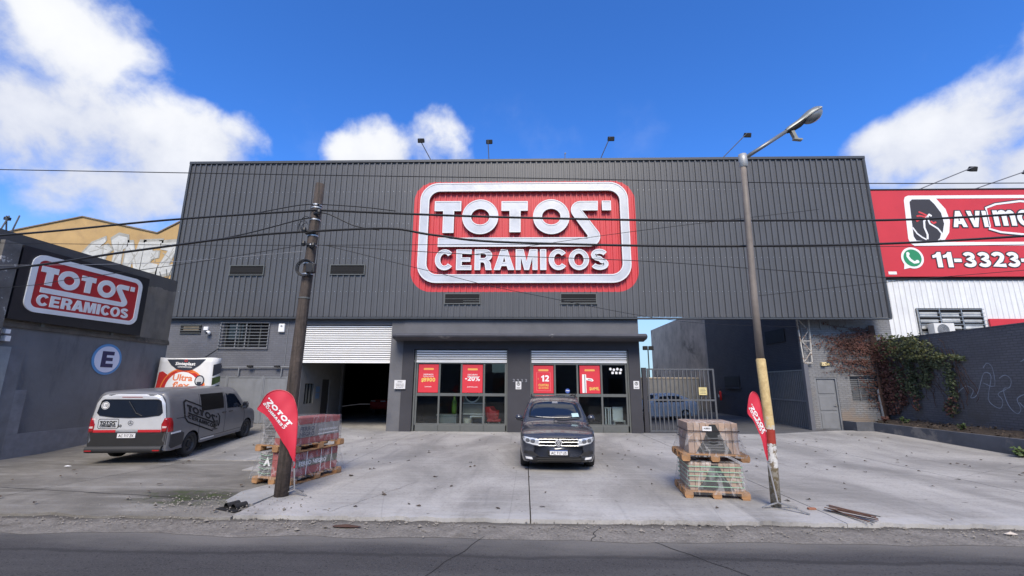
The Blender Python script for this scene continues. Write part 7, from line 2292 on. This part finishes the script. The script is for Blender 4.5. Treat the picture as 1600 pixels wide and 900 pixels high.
# ---------------------------------------------------------------- feather flags
M_FLAG = mat('flag_red', (.62, .030, .060), .6, var=.06, vscale=2)
def feather(label, outline, pole_base, pole_foot_top, text_c, ux, uy, Y, hem):
    t = thing('feather_flag', label, 'flag', pole_base, 0, 'red feather flags at the kerb')
    sm = []
    for i in range(len(outline)):
        p0, p1, p2, p3 = (outline[(i + q) % len(outline)] for q in (-1, 0, 1, 2))
        for tt in (0, .34, .67): sm.append((crom(p0[0], p1[0], p2[0], p3[0], tt), crom(p0[1], p1[1], p2[1], p3[1], tt)))
    wav = lambda u, v: .005 * math.sin(u * 19 - v * 14) + .026 * math.sin(u * 9 + v * 5)
    f = lambda u, v, d: (u, Y + wav(u, v) - d, v)
    b = MB(); b.patch(rs(sm, 2), f, 0, 7); b.build('banner', M_FLAG, t, smooth=True)
    b = MB(); b.tube([f(p[0], p[1], 0) for p in sm[:3 * (len(hem) - 1) + 1]], .010, 6); b.build('hem', mat('flag_hem', (.50, .022, .045), .5, var=0), t)
    c = Vector(text_c); UXv = Vector(ux); UYv = Vector(uy)
    for loops in EMBLEM['letter']:
        b = MB(); b.poly([[tuple(c + UXv * p[0] + UYv * (p[1] - 8.6)) for p in l] for l in loops], f, None, .006); b.build('letter', M_WPRINT, t)
    return t, f
_k = 8.32 / 8.85
_sc = lambda pts: [(p[0] * _k, 2 + (p[1] - 2) * _k) for p in pts]
FLG, ff = feather('red teardrop flag with mirrored white lettering beside the wooden pole', _sc([(-4.359, .534), (-4.364, .928), (-4.413, 1.375), (-4.475, 1.602), (-4.579, 1.762), (-4.732, 1.839), (-4.901, 1.838), (-5.057, 1.736), (-5.157, 1.575), (-5.202, 1.469), (-4.983, 1.326), (-4.703, .97), (-4.486, .707)]),
    (-4.2, 8.6, 0), None, (-4.80 * _k, 2 + (1.415 - 2) * _k), (-.0592, .0573), (.0423, .0320), 8.32, _sc([(-4.359, .534), (-4.364, .928), (-4.413, 1.375), (-4.475, 1.602), (-4.579, 1.762), (-4.732, 1.839), (-4.901, 1.838), (-5.057, 1.736), (-5.157, 1.575), (-5.202, 1.469)]))
def foot(t, x, y, top, legs):
    b = MB(); b.tube([(x, y, .10), (x + top[0], y + top[1], top[2])], .012, 8); b.build('pole', mat('pale_tube', (.52, .52, .53), .35, metal=.5, var=.05), t)
    for (dx, dy) in legs:
        q = MB(); q.bar((x, y, .10), (x + dx, y + dy, .012), .035, .014); q.build('leg', M_STEEL, t)
foot(FLG, -4.17, 8.56, (.06, -.235, .62), ((-.26, -.12), (.26, -.06), (.02, .30)))
q = MB(); q.tube([(-4.125, 8.38, .50), (-4.10, 8.322, .66)], .016, 8); q.build('sleeve', M_FLAG, FLG)
FLR, fr_ = feather('narrow red teardrop flag with mirrored white lettering leaning on the street lamp post', [(4.096, .755), (4.10, 1.088), (4.096, 1.389), (4.09, 1.665), (4.06, 1.82), (3.981, 1.876), (3.91, 1.804), (3.861, 1.664), (3.841, 1.51), (3.915, 1.403), (4.011, 1.147), (4.06, .908)],
    (4.17, 8.05, 0), None, (3.985, 1.43), (-.0230, .0560), (.0245, .0180), 8.06, [(4.096, .755), (4.10, 1.088), (4.096, 1.389), (4.09, 1.665), (4.06, 1.82), (3.981, 1.876), (3.91, 1.804), (3.861, 1.664), (3.841, 1.51)])
foot(FLR, 4.19, 8.06, (-.085, 0, .70), ((-.24, .04), (.30, -.34), (.34, .06)))
q = MB(); q.box(4.66, 4.78, 8.02, 8.07, zg(4.7, 8) + .004, .03); tag(q.build('loose_brick_chip', M_BRICKO), 'small red chip on the pavement beside the lamp post foot', 'brick chip')

# rusty strips lying at the kerb
RB_ = thing('scrap_strips', 'pile of rusty metal strips lying on the pavement edge right of the lamp post', 'scrap', (5.05, 7.6, 0))
rs_ = random.Random(4)
for k in range(9):
    a = Vector((4.84 + rs_.uniform(0, .22), 8.02 - rs_.uniform(0, .15), .015 + .01 * k)); e = Vector((5.05 + rs_.uniform(-.02, .34), 7.36 + rs_.uniform(-.08, .10), .012 + .009 * k))
    q = MB(); q.bar(tuple(a), tuple(e), rs_.uniform(.02, .045), .008); q.build('strip', mat('rusty_strip', (.15, .075, .05), .85, var=.4, vscale=6) if k % 3 else M_FRAME, RB_)
for i, (x, y, s_, lab) in enumerate(((-2.6, 7.02, .12, 'brown rag of dirt lying in the gutter left of centre'), (6.9, 7.1, .09, 'small pale stone in the gutter right of the scrap strips'), (-11.0, 11.1, .09, 'scrap of white paper on the forecourt behind the van'))):
    q = MB(); n_ = 10
    for k in range(n_): q.v.append((x + s_ * (2.2 if i == 0 else 1) * math.cos(2 * PI * k / n_) * rs_.uniform(.7, 1.2), y + s_ * .5 * math.sin(2 * PI * k / n_) * rs_.uniform(.7, 1.2), -.048 if i < 2 else .0))
    q.v.append((x, y, (-.02 if i < 2 else .02)))
    for k in range(n_): q.face((k, (k + 1) % n_, n_))
    tag(q.build(('dirt_clump', 'stone', 'paper_scrap')[i], (M_STEM, M_CONC, M_WPRINT)[i]), lab, ('dirt', 'stone', 'paper')[i])

# ---------------------------------------------------------------- far side of the street: stands behind the camera, seen only in the panes
OP = thing('opposite_building', 'low grey buildings across the street mirrored in the shop glass', 'building', (0, -12, 0))
g = MB(); hs = [(-40, -22, 5.2), (-22, -9, 6.4), (-9, -4.3, 4.8), (-4.3, -1.3, 3.2), (-1.3, 1.5, 4.6), (1.5, 12, 7.2), (12, 26, 5.0), (26, 44, 6.2)]
for (a, b_, h) in hs: g.box(a, b_ - .05, -22, -12, -.1, h)
g.build('street_front', M_WALLG, OP)
for (a, b_, h) in hs:
    n_ = max(1, int((b_ - a) / 3.2))
    for k in range(n_):
        x = a + (k + .5) * (b_ - a) / n_; q = MB(); q.box(x - .7, x + .7, -12.0, -11.96, 1.0, 2.6); q.build('window', M_WGLASS, OP)
g = MB(); g.box(-90, 90, -12, -6.5, -.2, .02); g.build('far_pavement', M_LOT, kind='structure')
